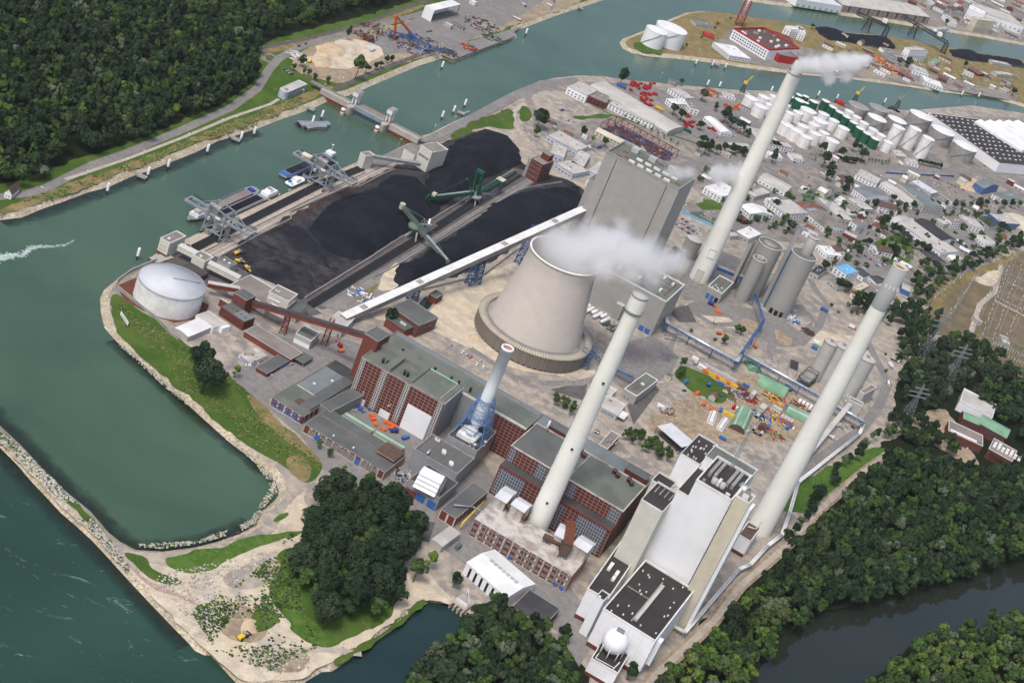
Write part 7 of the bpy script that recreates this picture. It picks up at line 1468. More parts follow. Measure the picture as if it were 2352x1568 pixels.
for z in (1.2, 4.6): UO.windows('f', 1, UO.L - 1, z, z + 1.8, 9, .6)
UO.roofbox('mast_base', 1, 4, 3, 6, 7.51, 9, 'grey_steel')
b = Bd('open_hall', 'white open fronted hall at the top of the scrap yard', 'hall', '10', '1640,98 1880,42 1790,0', h=15, back='R'); b.part('roof', M().box(0, b.L, 0, b.D, 14, 15), 'white_roof'); b.part('side_wall', M().box(-.3, 0, 0, b.D, 0, 13.98), 'white_clad'); b.part('back_wall', M().box(0, b.L, b.D - .3, b.D, 0, 13.98), 'white_clad'); b.part('post', M().box(b.L - .8, b.L, 0, .8, 0, 13.98), 'grey_steel')
t = thing('mobile_crane', 'orange lattice crane with a folded boom over the scrap yard', 'crane', P('10', 1430, 345)); g = Vector(t.location); m = M(); tip = Vector(P('10', 1288, 150, 30)) - g; truss(m, (0, 0, 3), tip, 1.8, 1.8, 12, .5); m.build('boom', 'orange', t); e = Vector(P('10', 1268, 375, 0)) - g; m = M(); truss(m, tip, e + Vector((0, 0, 1)), 1.8, 1.8, 12, .5); m.build('jib', 'orange', t); M().box(-4, 4, -2.5, 2.5, 1, 4.4).build('cab', 'sheet_blue', t); M().box(-5, 5, -3, 3, 0, .99).build('undercarriage', 'black', t)
pipebridge('blue crane runway posts over the steel stock on the west bank', '10', '1240,300 1440,350 1600,430 1690,470', 9, 6, 'blue_steel', 1, 14, 'blue_steel')
# ================================================================ the town, the harbor sheds and the tank farm
MC = dict(W='white_clad', P='pale_roof', G='felt_grey', D='felt_dark', L='light_grey', B='brick', R='tile_red', N='tile_brown', w='white_roof', S='sheet_blue', s='sky_blue', V='gravel_roof', C='corrugated', Y='cream_concrete', U='felt_blue', K='skylit_roof', r='red', O='orange', k='pink_wall', l='lilac_wall', E='green_sheet', T='steel_clad')
def town(tile, rows):
 for row in rows.strip().split('\n'):
  q, h, wl, rf, ty, nm, lab = [c.strip() for c in row.split('|')]; h = float(h)
  b = Bd(nm, lab, nm.replace('_', ' '), tile, q, h=h)
  if b.L < 1 or b.D < 1: continue
  if ty == 'f': b.shell(MC[wl], MC[rf], 'trim_grey' if rf not in 'w' else 'trim_white', .5, pt=.4)
  elif ty == 'v':
   n = 10; z = h * .62; b.part('wall', M().box(0, b.L, 0, b.D, 0, z), MC[wl]); m = M(); pr = [(b.D / 2 - b.D / 2 * math.cos(math.pi * i / n), z + (h - z) * math.sin(math.pi * i / n)) for i in range(n + 1)]
   for i in range(n): m.face([(0, pr[i][0], pr[i][1]), (b.L, pr[i][0], pr[i][1]), (b.L, pr[i + 1][0], pr[i + 1][1]), (0, pr[i + 1][0], pr[i + 1][1])], None, 0)
   for x in (0, b.L): m.face([(x, p_[0], p_[1]) for p_ in (pr if x else pr[::-1])], None, 1)
   b.part('roof', m, [MC[rf], MC[wl]])
  else: b.gable(MC[wl], MC[rf], h * .78, h * .22 + b.D * .04, ty)
  rows_ = [(1.2, 2.8)] if h < 6.5 else [(1.2, 2.8), (4.2, 5.8)] if h < 10 else [(1.2, 2.8), (4.4, 6), (7.6, 9)]
  g = 'black' if wl in 'BN' else 'glass_mid'; zt = h * (.6 if ty == 'v' else .76 if ty in 'xy' else .9)
  for z0, z1 in rows_:
   if z1 < zt:
    b.windows('f', 1, b.L - 1, z0, z1, int(min(14, max(2, b.L / 4.5))), .5, g); b.windows('r', 1, b.D - 1, z0, z1, int(min(8, max(2, b.D / 5))), .5, g)
  if ty == 'f' and b.L * b.D > 250:
   for i in range(5): x, y = random.uniform(2, b.L - 4), random.uniform(2, b.D - 4); b.roofbox('roof_unit', x, x + random.uniform(.8, 2), y, y + random.uniform(.8, 2), h - .49, h + .4, 'trim_white' if i % 2 else 'trim_grey')
town('31', '''
-80,60 165,190 318,182|7|W|P|x|warehouse|long grey roofed warehouse at the left of the town block
-10,270 165,400 300,330|7|W|P|f|warehouse|vaulted pale warehouse below the long grey warehouse
250,280 300,330 485,300|6|W|R|x|warehouse|red roofed shed behind the pylons
345,365 525,515 690,490|7|W|V|x|warehouse|grey roofed white hall with a long window front
440,235 650,440 730,400|6|L|P|f|warehouse|long flat grey shed along the side street
600,330 705,410 792,385|5|L|P|f|workshop|low pale flat workshop near the side street corner
760,460 820,500 865,440|8|W|V|f|house|small white flat roofed house at the street
640,35 715,95 770,70|7|W|N|x|house|white house with a brown gable roof near the big tree
800,140 920,228 1035,165|12|W|U|v|office_block|white modern office with a pale blue barrel roof
810,30 1000,125 1065,85|7|W|P|f|warehouse|pale flat hall behind the white modern office
1040,105 1340,312 1395,285|7|W|P|x|warehouse|very long pale gabled warehouse behind the street trees
1195,110 1440,312 1525,265|12|L|U|f|office_block|long grey office slab with window rows
1310,95 1500,212 1560,190|6|L|C|f|warehouse|silver roofed strip hall behind the grey office slab
1520,160 1715,282 1800,250|6|L|V|f|warehouse|dark grey flat workshop beside the parked white vans
1585,290 1640,325 1705,290|6|W|P|f|house|little white flat house at the end of the street trees
1905,95 1995,150 2115,115|12|S|U|x|warehouse|bright blue gabled hall by the rubble yard
2065,210 2170,275 2335,245|7|W|U|f|warehouse|blue grey roofed hall near the right edge
2040,290 2120,335 2190,290|6|L|V|f|workshop|grey flat workshop below the blue grey roofed hall
720,245 865,355 930,320|6|L|P|f|warehouse|pale flat warehouse below the white modern office
970,245 1030,315 1120,265|9|W|N|y|house|tall white gabled house at the street corner
1170,270 1215,305 1262,285|7|W|N|x|house|small white house with a dark roof by the street trees
1150,440 1590,755 1710,705|6|W|P|f|garage_hall|long white garage hall with dark truck bays
1340,445 1600,635 1692,600|7|W|K|x|warehouse|long hall with a ribbed skylit roof above the garage hall
1150,415 1200,450 1322,430|9|W|P|v|warehouse|round roofed hall at the head of the garage hall
1535,440 1620,495 1692,470|6|L|P|f|workshop|pale workshop above the skylit hall
1610,415 1690,475 1772,440|8|W|V|f|office_block|white office with a dark flat roof above the tanker yard
1760,400 1850,495 1930,465|8|W|P|f|office_block|narrow white office beside the tanker yard
1930,420 2040,505 2112,465|6|L|D|x|warehouse|dark roofed hall above the trees by the meadow
2030,390 2150,480 2250,440|9|S|P|f|warehouse|hall with a pale blue front near the right edge
2145,390 2351,545 2440,480|7|Y|Y|x|warehouse|long cream roofed hall at the right edge
1900,580 2000,665 2090,640|6|W|P|v|warehouse|pale vaulted hall above the tanker lorries
955,660 1020,725 1070,660|10|W|N|y|house|white house with a steep brown gable in the gardens
1020,560 1085,600 1115,570|5|W|N|f|house|low white bungalow in the gardens
1100,665 1270,780 1315,750|4|L|V|f|shed|long flat garden shed row
930,735 1060,820 1090,790|4|L|V|f|shed|second flat shed row in front of the steep gabled house
1405,735 1520,830 1600,800|6|L|D|x|warehouse|dark roofed hall below the garage hall
1655,770 1700,805 1762,775|5|W|w|v|shed|white round roofed tent below the garage hall
450,680 545,770 640,740|6|W|w|f|warehouse|white L shaped roof beside the upper silo
590,680 640,735 695,700|8|W|N|x|house|white house with a dark gable next to the white L shaped roof
612,875 725,952 778,885|8|W|s|f|house|sky blue roofed block between the dark poplars
780,895 885,970 925,930|7|W|D|x|house|white row house with dark roof right of the sky blue block
940,960 1005,1025 1055,965|7|W|D|x|house|white house with solar panels on a dark roof
555,990 640,1065 722,985|6|L|V|f|warehouse|grey flat hall below the sky blue block
390,920 470,965 540,900|6|L|D|f|warehouse|dark flat hall beside the fat grey silo
770,1065 835,1105 900,1030|8|Y|Y|f|warehouse|cream flat hall below the row house
770,1110 860,1150 890,1130|6|W|R|x|house|low orange tiled house below the cream flat hall
885,1105 1000,1165 1050,1080|6|L|V|f|warehouse|grey flat hall left of the banded chimney
1230,1080 1310,1115 1335,1070|6|S|P|f|warehouse|blue walled box hall right of the banded chimney
1150,1160 1170,1200 1198,1150|6|W|R|x|house|small red gabled house right of the banded chimney
1105,1265 1140,1290 1175,1215|5|L|U|f|shed|blue grey flat shed right of the banded chimney
2150,1568 2230,1600 2290,1560|5|L|P|f|shed|pale hut in the switchyard corner
''')
town('21', '''
1770,145 1930,242 2012,150|8|W|w|f|warehouse|bright white hall behind the tallest chimney
1530,295 1640,378 1725,340|5|L|V|f|warehouse|grey flat hall beside the blue fence
2095,300 2190,385 2285,290|8|W|w|x|warehouse|white gabled hall right of the tallest chimney
2065,555 2180,625 2262,560|6|L|w|f|warehouse|white roofed hall above the grey silos
2075,400 2130,450 2175,440|6|B|N|x|house|brown roofed house right of the tallest chimney
1960,560 2010,600 2055,565|5|L|P|f|shed|small pale shed above the blue steel bridge
1750,360 1840,430 1900,360|5|L|V|f|warehouse|grey yard shed beside the tallest chimney
690,80 735,130 775,60|6|W|w|f|house|white hut left of the tall grey boiler house
2150,190 2230,240 2300,150|6|L|P|f|warehouse|pale flat hall at the upper right of the tallest chimney
2330,250 2400,300 2440,250|6|W|w|f|warehouse|white cube hall beyond the tallest chimney
''')
town('20', '''
720,770 1440,1195 1555,1135|9|L|P|v|warehouse|very long grey barrel roofed warehouse at the harbor bend
515,790 690,880 790,828|10|W|P|f|office_block|white office with red window frames and flat roof
715,880 870,945 935,900|9|B|V|f|office_block|brown roofed office with a red brick base
890,950 1300,1142 1335,1105|7|W|P|f|office_block|long low white office with a strip of windows
772,1192 1205,1405 1255,1380|8|Y|Y|x|office_block|long cream office with two window rows beside the red gantry frame
325,1240 600,1392 690,1335|6|l|P|f|site_office|biggest stack of pale blue site offices
350,1400 480,1452 592,1385|6|l|P|f|site_office|pale roofed site office block behind the brick tower
545,1485 660,1535 755,1430|6|l|P|f|site_office|square site office block right of the brick tower
395,1490 560,1600 690,1560|6|l|P|f|site_office|long site office block beside the brick tower
690,1560 790,1610 850,1490|6|l|P|f|site_office|small site office block at the corner of the boiler house
1440,805 1595,905 1655,880|7|W|P|f|workshop|open fronted white shed in the red machine yard
1420,905 1490,955 1605,930|7|W|w|f|workshop|white cube workshop in the red machine yard
1590,915 1640,985 1665,925|9|W|V|f|workshop|narrow white office with a red sign in the machine yard
1770,1065 1925,1205 1985,1180|6|W|w|x|warehouse|long white gabled shed in the red machine yard
2140,1150 2260,1290 2360,1190|7|L|P|f|warehouse|pale flat warehouse behind the tallest chimney
2000,1335 2200,1350 2215,1320|6|W|P|f|warehouse|low white hall in the tree belt by the main road
1965,870 2060,900 2080,870|5|W|P|f|shed|pale shed at the water above the orange rows
1695,215 1850,245 1850,215|5|L|U|f|shed|grey open shed on the harbor island
1770,305 1865,340 1870,315|5|r|r|v|shed|red round shed on the harbor island
1850,388 1998,508 2122,482|7|W|w|f|warehouse|long white flat shed below the red factory
1800,1540 1870,1590 1960,1550|6|W|P|x|house|white roofed hut beside the main road bend
''')
town('30', '''
20,1325 240,1362 300,1330|7|W|P|f|warehouse|white flat warehouse below the tank farm
0,1420 140,1450 160,1420|5|W|w|f|house|low white hut at the green bus stop
240,1440 330,1460 340,1420|6|W|P|x|house|small white house near the tank farm gate
1290,1480 1390,1515 1400,1480|5|W|P|f|house|white bungalow at the clipped tree row
1180,1430 1300,1450 1330,1400|4|L|P|f|shed|pale pump shed below the tall white tanks
1060,470 1130,545 1150,500|6|L|U|f|warehouse|blue grey shed on the harbor island
1110,490 1380,540 1400,500|6|W|V|f|warehouse|long grey flat shed on the harbor island
1410,690 1440,745 1570,740|7|W|w|f|warehouse|bright white roofed hall at the island waterside
1310,580 1340,630 1430,600|9|W|P|f|office_block|white tower like office on the harbor island
1480,560 1540,590 1580,560|6|L|E|f|shed|green roofed shed on the harbor island
1840,620 1940,680 1970,660|5|B|R|x|warehouse|long orange tiled shed on the harbor island
1800,660 1890,700 1905,680|4|W|P|f|shed|small white shed behind the orange tiled shed
1980,680 2040,690 2060,670|5|E|P|f|shed|small pale green shed right of the orange tiled shed
2110,680 2260,695 2275,670|6|L|P|f|warehouse|pale warehouse by the right hand island hedge
2070,570 2240,605 2260,590|6|L|P|f|warehouse|pale warehouse below the farther coal heap
160,235 215,270 285,240|14|W|w|f|plant_building|left of two white cubes at the island coal heap
295,290 350,310 395,280|14|W|w|f|plant_building|right of two white cubes at the island coal heap
1260,430 1310,460 1365,400|20|W|P|f|plant_building|white loading tower between the dock cranes
1370,450 1480,475 1500,455|6|L|P|f|shed|pale shed behind the white loading tower
770,500 800,530 830,490|6|L|w|f|shed|small pale hut beside the chimney steam
650,640 725,655 735,625|5|W|w|f|shed|white hut at the island waterside with a yellow truck
1885,20 2010,130 2070,0|18|W|P|f|warehouse|big white hall in the upper right
1845,75 1990,140 1995,105|22|W|w|f|warehouse|white block in front of the big white hall
1880,150 1930,180 1950,120|26|Y|Y|f|plant_building|cream silo block in front of the white block
1950,220 2140,265 2140,220|7|W|P|f|warehouse|pale shed on the north bank quay
1560,270 1660,265 1670,245|6|W|P|f|shed|small white roofed shed on the north bank quay
1520,40 1620,90 1640,60|9|W|N|x|house|white row of houses behind the huge shed
1680,190 1740,210 1780,180|10|W|P|f|house|pale building right of the huge shed
2200,210 2340,250 2351,225|8|k|R|f|warehouse|long red roofed shed by the rail yard
2170,270 2330,330 2351,300|6|L|P|f|warehouse|pale low hall at the right of the north bank
1730,15 1780,40 1810,10|10|W|R|x|house|red roofed house at the top right
1640,50 1700,90 1720,50|10|L|N|x|house|dark roofed house at the top right
1440,20 1500,50 1520,20|9|L|P|f|house|grey house behind the huge shed end
''')
HS = Bd('dock_warehouse', 'huge brick dock warehouse with a pale roof along the far bank', 'warehouse', '30', '690,38 1495,152 1515,120', h=15, d=60); HS.gable('trim_grey', 'pale_roof', 13, 5, 'x')
for i in range(18): HS.panel('brick_bay', 'f', 6 + i * (HS.L - 10) / 18, 6 + i * (HS.L - 10) / 18 + 5, 2, 12, 'brick' if i % 2 else 'pink_wall', .2)
HW = Bd('dock_warehouse', 'white roofed front part of the huge dock warehouse', 'warehouse', '30', '275,-5 688,62 700,35', h=13, d=55); HW.shell('white_clad', 'corrugated', 'trim_white', .5)
for i in range(8): HW.panel('pale_door', 'f', 3 + i * HW.L / 8, 3 + i * HW.L / 8 + 6, 0, 5, 'mint', .2)
BW = Bd('logistics_hall', 'vast black roofed logistics hall dotted with white roof lights', 'warehouse', '30', '1475,1035 2130,1500 2400,1400', h=14); BW.shell('white_clad', 'felt_black', 'trim_white', 1, pt=.8); r = random.Random(4); i = 0
n1, n2 = 10, 9
for a in range(n1):
 for b in range(n2): x = 6 + a * (BW.L - 14) / n1 + r.uniform(0, 3); y = 8 + b * (BW.D - 16) / n2; BW.roofbox('roof_light', x, x + 2.2, y, y + 3.2, 13.01, 13.9, 'trim_white')
SW = Bd('logistics_hall', 'white saw tooth roofed hall beside the black logistics hall', 'warehouse', '30', '1900,1115 2330,1385 2560,1260', h=16); SW.part('wall', M().box(0, SW.L, 0, SW.D, 0, 16), 'white_clad')
for i in range(5):
 y0, y1 = i * SW.D / 5, (i + 1) * SW.D / 5; SW.part('roof_vault', M().gable(0, SW.L, y0 + .3, y1 - .3, 16, 3.4, 'x', 0, 1, 0), ['white_clad', 'white_roof'])
BK = Bd('switch_tower', 'dark brick tower block with a grey stair slab at the end of the coal rails', 'office block', '20', '185,1450 290,1512 372,1470', h=22); BK.shell('brick', 'gravel_roof', 'trim_grey', .6)
for z in (4, 9, 14, 18): BK.windows('f', 1, BK.L - 1, z, z + 1.6, 4, .5, 'glass_mid'); BK.windows('r', 1, BK.D - 1, z, z + 1.6, 3, .5, 'glass_mid')
BK.roofbox('stair_slab', -3, -.02, 0, 7, 0, 20, 'trim_grey'); BK.roofbox('roof_house', 3, BK.L - 2, BK.D * .55, BK.D - .6, 21.41, 28, 'brick', 'gravel_roof')
CT1 = Bd('conveyor_tower', 'cream stepped tower house at the bridge head over the coal', 'tower', '10', '1515,1330 1620,1400 1665,1305', h=22); CT1.shell('beige_clad', 'gravel_roof', 'trim_white', .8); CT1.windows('f', 1, CT1.L - 1, 12, 14, 7, .6, 'black'); CT1.part('annex', M().box(-14, -.02, -4, 9, 0, 11, 0, 1), ['beige_clad', 'gravel_roof'])
CT2 = Bd('conveyor_tower', 'small cream polygonal tower on the quay before the bridge', 'tower', '10', '960,1400 1010,1435 1062,1400', h=15); CT2.shell('beige_clad', 'gravel_roof', 'trim_white', .8); CT2.part('legs', M().box(-.5, 0, 0, 1, 0, 4), 'blue_steel')
gallery('conveyor_gallery', 'grey covered belt between the small quay tower and the cream stepped tower', 'conveyor gallery', P('10', 1070, 1450, 9), P('10', 1500, 1520, 6), 4, 2.6, 'grey_steel', 'trim_grey')
gallery('conveyor_gallery', 'grey belt gallery in front of the cream stepped tower', 'conveyor gallery', P('10', 1530, 1530, 3), P('10', 1660, 1450, 9), 3, 2.2, 'grey_steel', 'trim_grey')
b = Bd('craneway', 'red steel craneway frame over blue steel stock', 'craneway', '20', '830,1120 1410,1440 1515,1370', h=9); m = M(); n = 10
for i in range(n + 1):
 x = b.L * i / n
 for y in (0, b.D / 2, b.D): m.bar((x, y, 0), (x, y, 9), .7)
 m.bar((x, 0, 8.6), (x, b.D, 8.6), .5)
for y in (0, b.D / 2, b.D): m.bar((0, y, 9), (b.L, y, 9), .8)
b.part('frame', m, 'red_steel')
for mt, k in (('blue_steel', 130), ('rust', 70), ('dark_steel', 70)):
 m = M()
 for i in range(k): x, y = random.uniform(2, b.L - 6), random.uniform(1, b.D - 2); m.box(x, x + random.uniform(2, 7), y, y + random.uniform(.6, 2), 0, random.uniform(.6, 2.4))
 b.part('steel_stock', m, mt)['kind'] = 'stuff'
RF = Bd('red_factory', 'white and red factory block with a grey roof full of fans on the harbor island', 'factory', 'V', '1686,64 1768,113 1800,88', h=18); RF.shell('white_clad', 'tile_brown', 'red', 2.5, pt=1.5)
for z in (3, 7, 11): RF.windows('f', 2, RF.L - 2, z, z + 1.8, 14, .6)
for i in range(16): x, y = random.uniform(4, RF.L - 6), random.uniform(3, RF.D - 5); RF.roofbox('roof_fan', x, x + 4, y, y + 3, 15.51, 18.2, 'paper' if i % 3 else 'trim_grey')
RG = Bd('red_factory', 'red factory hall with a grey shed roof and red fins', 'factory', '30', '112,505 280,535 345,455', h=12); RG.shell('red', 'felt_blue', 'red', 1)
for i in range(8): RG.roofbox('roof_fin', i * RG.L / 8 + 1, i * RG.L / 8 + 2, RG.D * .6, RG.D - 2, 11.01, 13.5, 'red')
RHH = Bd('red_factory', 'low red roofed link hall behind the white and red factory', 'factory', '30', '10,340 250,420 330,380', h=14); RHH.shell('red', 'tile_brown', 'red', 1.2); RHH.roofbox('white_duct', 4, RHH.L - 10, 6, 9, 12.81, 15, 'paper')
g = P('20', 2080, 230); t = thing('chimney', 'slim white stack inside a red steel frame on the harbor island', 'chimney', g); M().tube((0, 0, 0), (0, 0, 62), 1.7, 1.5, 14).build('stack', 'paper', t); trestle(M(), -6, 6, -6, 6, 0, 40, 4, .9, (5, 5)).build('frame', 'red', t)
def tank(lab, tl, x, y, rp, H, mat, roof='white_roof', grp=None, cone=.8, stairs=False):
 t, r = silo('storage_tank', lab, tl, (x, y), rp, H, mat, roof, cone, 'storage tank', grp, None); M().lathe([(r + .02, H - .3), (r + .2, H - .3), (r + .2, H + .1), (r + .02, H + .1)], 32).build('rim', 'trim_white', t)
 if stairs:
  m = M()
  for k in range(10): a0, a1 = -2.6 + k * .16, -2.6 + (k + 1) * .16; m.bar(((r + .5) * math.cos(a0), (r + .5) * math.sin(a0), H * k / 10), ((r + .5) * math.cos(a1), (r + .5) * math.sin(a1), H * (k + 1) / 10), .9, .5)
  m.build('stair', 'trim_grey', t)
for x, y, r in ((290, 872, 34), (350, 885, 32), (297, 922, 52), (355, 945, 26), (425, 932, 44), (535, 927, 42), (600, 982, 42), (662, 1028, 44), (727, 1072, 44), (792, 1124, 44), (852, 1178, 46), (918, 1225, 46), (988, 1272, 46), (215, 890, 26)): tank('white topped green tank in the diagonal row of the tank farm', '30', x, y, r, 14, 'crane_green', grp='green tanks of the tank farm')
for x, y, r in ((207, 1038, 48), (282, 1032, 52), (375, 1012, 78), (485, 1108, 76), (425, 1142, 54), (180, 1145, 68), (325, 1155, 60), (265, 1195, 64), (355, 1255, 62), (440, 1225, 60), (520, 1218, 52), (595, 1288, 66), (610, 1105, 52), (517, 1045, 54), (698, 1175, 58), (750, 1022, 46), (818, 1072, 46), (887, 1128, 48), (970, 1188, 48), (1042, 1238, 48), (1110, 1305, 48), (60, 885, 46), (170, 960, 44), (20, 960, 46)): tank('round white tank among the crowd of the tank farm', '30', x, y, r, 14, 'tank_white', grp='white tanks of the tank farm')
for x, y, r in ((2205, 900, 68), (2320, 890, 60), (2290, 975, 68)): tank('cream white tank left of the tallest chimney', '20', x, y, r, 14, 'tank_white', grp='tanks left of the chimney')
tank('broad grey tank with a grey roof at the dock, the left one', '30', 835, 970, 96, 20, 'trim_grey', 'trim_grey'); tank('broad grey tank with a grey roof at the dock, the right one', '30', 1022, 990, 92, 20, 'trim_grey', 'trim_grey')
for (x, y, r), w in zip(((1005, 1082, 92), (1190, 1100, 90), (1412, 1058, 112), (1612, 1198, 112), (1818, 1340, 112)), ('first from the left', 'second from the left', 'in the back beside the logistics hall', 'in the middle beside the logistics hall', 'nearest the main road')): tank('grey walled tank with a white disc roof, ' + w, '30', x, y, r, 20, 'trim_grey', 'white_roof', stairs=True)
for (x, y, r), w in zip(((1205, 1168, 60), (1358, 1180, 60), (1478, 1268, 58)), ('left', 'middle', 'right')): tank('tall white tank with a stair, the %s of three' % w, '30', x, y, r, 30, 'tank_white', stairs=True)
h1 = hgt(pts('20', '1185,380')[0], pts('20', '1237,240')[0]); tank('left and smaller of two white tanks at the island tip', '20', 1335, 276, 104, h1, 'white_clad', stairs=True); tank('right and bigger of two white tanks at the island tip', '20', 1472, 254, 148, h1 * 1.08, 'white_clad', stairs=True)
for lab, a, b in (('dark coal bridge crane on the island dock, the left one', (890, 290), (1060, 340)), ('dark coal bridge crane on the island dock, the right one', (1310, 340), (1600, 490))):
 p, q = Vector(P('30', *a, 0)), Vector(P('30', *b, 0)); t = thing('coal_crane', lab, 'harbor crane', p); d = q - p; e = d.normalized(); m = M(); truss(m, -e * 30 + Vector((0, 0, 26)), d + Vector((0, 0, 20)), 5, 5, 16, .8); m.build('girder', 'dark_steel', t); m = M(); trestle(m, -6, 6, -6, 6, 0, 24, 3, .8, (3, 3)); m.build('tower', 'dark_steel', t); m = M(); trestle(m, d.x - 4, d.x + 4, d.y - 4, d.y + 4, 0, 19, 3, .8, (3, 3)); m.build('far_tower', 'dark_steel', t); M().box(d.x * .7 - 4, d.x * .7 + 4, d.y * .7 - 4, d.y * .7 + 4, 24, 30).build('cabin', 'paper', t)
for lab, a, mt in (('yellow quay crane at the tank farm dock', (790, 935), 'yellow'), ('grey quay crane at the tank farm dock', (1180, 985), 'trim_grey'), ('yellow quay crane at the red machine yard dock', (-240, 845), 'yellow')):
 g = Vector(P('30', *a)); t = thing('quay_crane', lab, 'harbor crane', g); trestle(M(), -3, 3, -3, 3, 0, 12, 3, .6, (1.5, 1.5)).build('tower', 'dark_steel', t); m = M(); truss(m, (0, 0, 13), (5, 2, 25), 1, 1, 8, .3); m.build('jib', mt, t); M().box(-3, 2, -2, 2, 12, 15.4).build('cabin', mt, t)
t = thing('tanker_ship', 'dark tanker ship with a red wheelhouse moored at the tank farm', 'ship', P('30', 600, 950, ZW), rad(-14)); M().prism(hull(120, 12), -.5, 3).build('hull', 'black', t); M().box(3, 14, -4, 4, 3.01, 8).build('wheelhouse', 'red', t); M().box(20, 104, -2, 2, 3.01, 4).build('deck_pipes', 'rust', t)
t = thing('tanker_ship', 'dark barge moored by the grey tanks', 'ship', P('30', 1100, 1000, ZW), rad(-14)); M().prism(hull(90, 12), -.5, 3).build('hull', 'black', t); M().box(3, 12, -4, 4, 3.01, 7).build('wheelhouse', 'dark_steel', t); M().box(18, 80, -2, 2, 3.01, 4).build('deck_pipes', 'trim_grey', t)
wallrun('long pale blue fence wall along the works boundary', '21', '1490,338 1650,430 1825,505', 2.6, 1.5, 'sky_blue')
wallrun('blue roadside fence along the main road', '31', '1080,25 1330,42 1700,55', 2.6, 1.2, 'sheet_blue')
# ================================================================ vehicles
paint('car_silver', (166, 170, 176), None, 1, .02, .3, .6); paint('car_white', (226, 226, 226), None, 1, .02, .35, .5); paint('car_black', (34, 34, 38), None, 1, .02, .25, .6); paint('car_blue', (44, 60, 120), None, 1, .02, .3, .5); paint('car_red', (170, 36, 36), None, 1, .02, .3, .5)
def car_proto(mat):
 m = M(); pf = [(-2.2, .35), (2.2, .35), (2.25, .75), (1.2, .95), (-1.9, .98), (-2.25, .8)]; gl = [(-1.85, .98), (1.15, .95), (.45, 1.45), (-1.35, 1.48)]
 def ext(p, w, mi, cap):
  for i in range(len(p)):
   a, b = p[i], p[(i + 1) % len(p)]; m.face([(a[0], -w, a[1]), (b[0], -w, b[1]), (b[0], w, b[1]), (a[0], w, a[1])][::-1], None, cap if (mi == 1 and i == 2) else mi)
  for s_ in (-w, w): q = [(a[0], s_, a[1]) for a in p]; m.face(q if s_ < 0 else q[::-1], None, mi)
 ext(pf, .88, 0, 0); ext(gl, .76, 1, 0)
 for x in (-1.4, 1.4):
  for y in (-.8, .8): m.tube((x, y - .12, .33), (x, y + .12, .33), .33, .33, 8, 2)
 o = m.build('parked_car', [mat, 'glass_dark', 'black']); me = o.data; bpy.data.objects.remove(o); return me
CARS = {k: car_proto('car_' + k) for k in ('silver', 'white', 'black', 'blue', 'red')}
CN = 0
def car(g, a, col, lot):
 global CN
 o = bpy.data.objects.new('parked_car', CARS[col]); COL.objects.link(o); o.location = (g[0], g[1], .22); o.rotation_euler = (0, 0, a); tag(o, '%s car parked %s' % (col, lot), 'car', '%s cars %s' % (col, lot)); CN += 1
def lot(where, tile, s, n, face, cols='silver white black silver blue silver red black', fill=.85):
 p = [np.array(a) for a in wp(tile, s)]; cols = cols.split(); r = random.Random(hash_(where) + n)
 for a, b in zip(p, p[1:]):
  d = b - a; ang = math.atan2(d[1], d[0]) + (math.pi / 2 if face else 0)
  for i in range(n):
   if r.random() < fill: car(a + d * ((i + .5) / n) + np.array([r.uniform(-.2, .2), r.uniform(-.2, .2), 0]), ang + (math.pi if r.random() < .5 else 0) + r.uniform(-.04, .04), r.choice(cols), where)
lot('beside the cooling tower ring', '12', '1770,30 1990,160', 6, 1); lot('beside the cooling tower ring', '12', '2010,210 2130,260', 4, 1); lot('beside the cooling tower ring', '12', '2050,175 2100,205', 2, 1, 'red silver')
lot('in the long works car park below the blue fence', '21', '1500,490 1640,590', 14, 1, fill=.95); lot('in the long works car park below the blue fence', '21', '1530,470 1700,585', 16, 1, fill=.95); lot('in the long works car park below the blue fence', '21', '1560,445 1720,560', 12, 1, fill=.9); lot('in the long works car park below the blue fence', '21', '1455,420 1500,450', 4, 1)
lot('on the gravel lot by the harbor bend', '20', '395,1055 550,1130', 8, 1, 'white silver white blue'); lot('on the gravel lot by the harbor bend', '20', '415,960 485,935', 4, 1); lot('on the gravel lot by the harbor bend', '20', '440,1025 500,1005', 3, 1)
lot('behind the site offices', '20', '735,1395 820,1350', 9, 1, 'black silver blue black'); lot('behind the site offices', '20', '655,1310 740,1320', 6, 1); lot('behind the site offices', '20', '110,1190 150,1240', 3, 0)
lot('among the red machine yard', '20', '1880,880 1960,910', 8, 1, 'white'); lot('among the red machine yard', '20', '1930,1240 2060,1260', 8, 0, 'white blue silver'); lot('by the blue harbor office', '10', '260,640 330,690', 6, 1, 'black blue silver')
lot('along the town side street', '31', '840,585 960,420', 10, 0); lot('along the town side street', '31', '900,600 1010,440', 9, 0); lot('along the street of town trees', '31', '1000,400 1160,350', 7, 0); lot('along the street of town trees', '31', '1200,335 1900,330', 22, 0, fill=.6)
lot('in the white van yard behind the grey office slab', '31', '1510,110 1700,220', 16, 1, 'white white silver'); lot('on the yard beside the tanker lorries', '31', '1900,700 1990,720', 8, 1); lot('on the main road', '30', '100,1495 2300,1530', 9, 0, 'red silver white black', .7); lot('in the yards of the town workshops', '31', '400,330 560,420', 7, 0, fill=.6); lot('in the yards of the town workshops', '31', '980,880 1090,860', 8, 1, 'white blue silver'); lot('in the yards of the town workshops', '31', '1850,240 2000,300', 12, 0, 'red blue silver', .8); lot('in the yards of the town workshops', '31', '1830,440 2040,520', 12, 1, 'silver white red', .8); lot('in the yards of the town workshops', '21', '1680,360 1800,440', 9, 1); lot('in the yards of the town workshops', '21', '1740,40 1790,70', 4, 1)
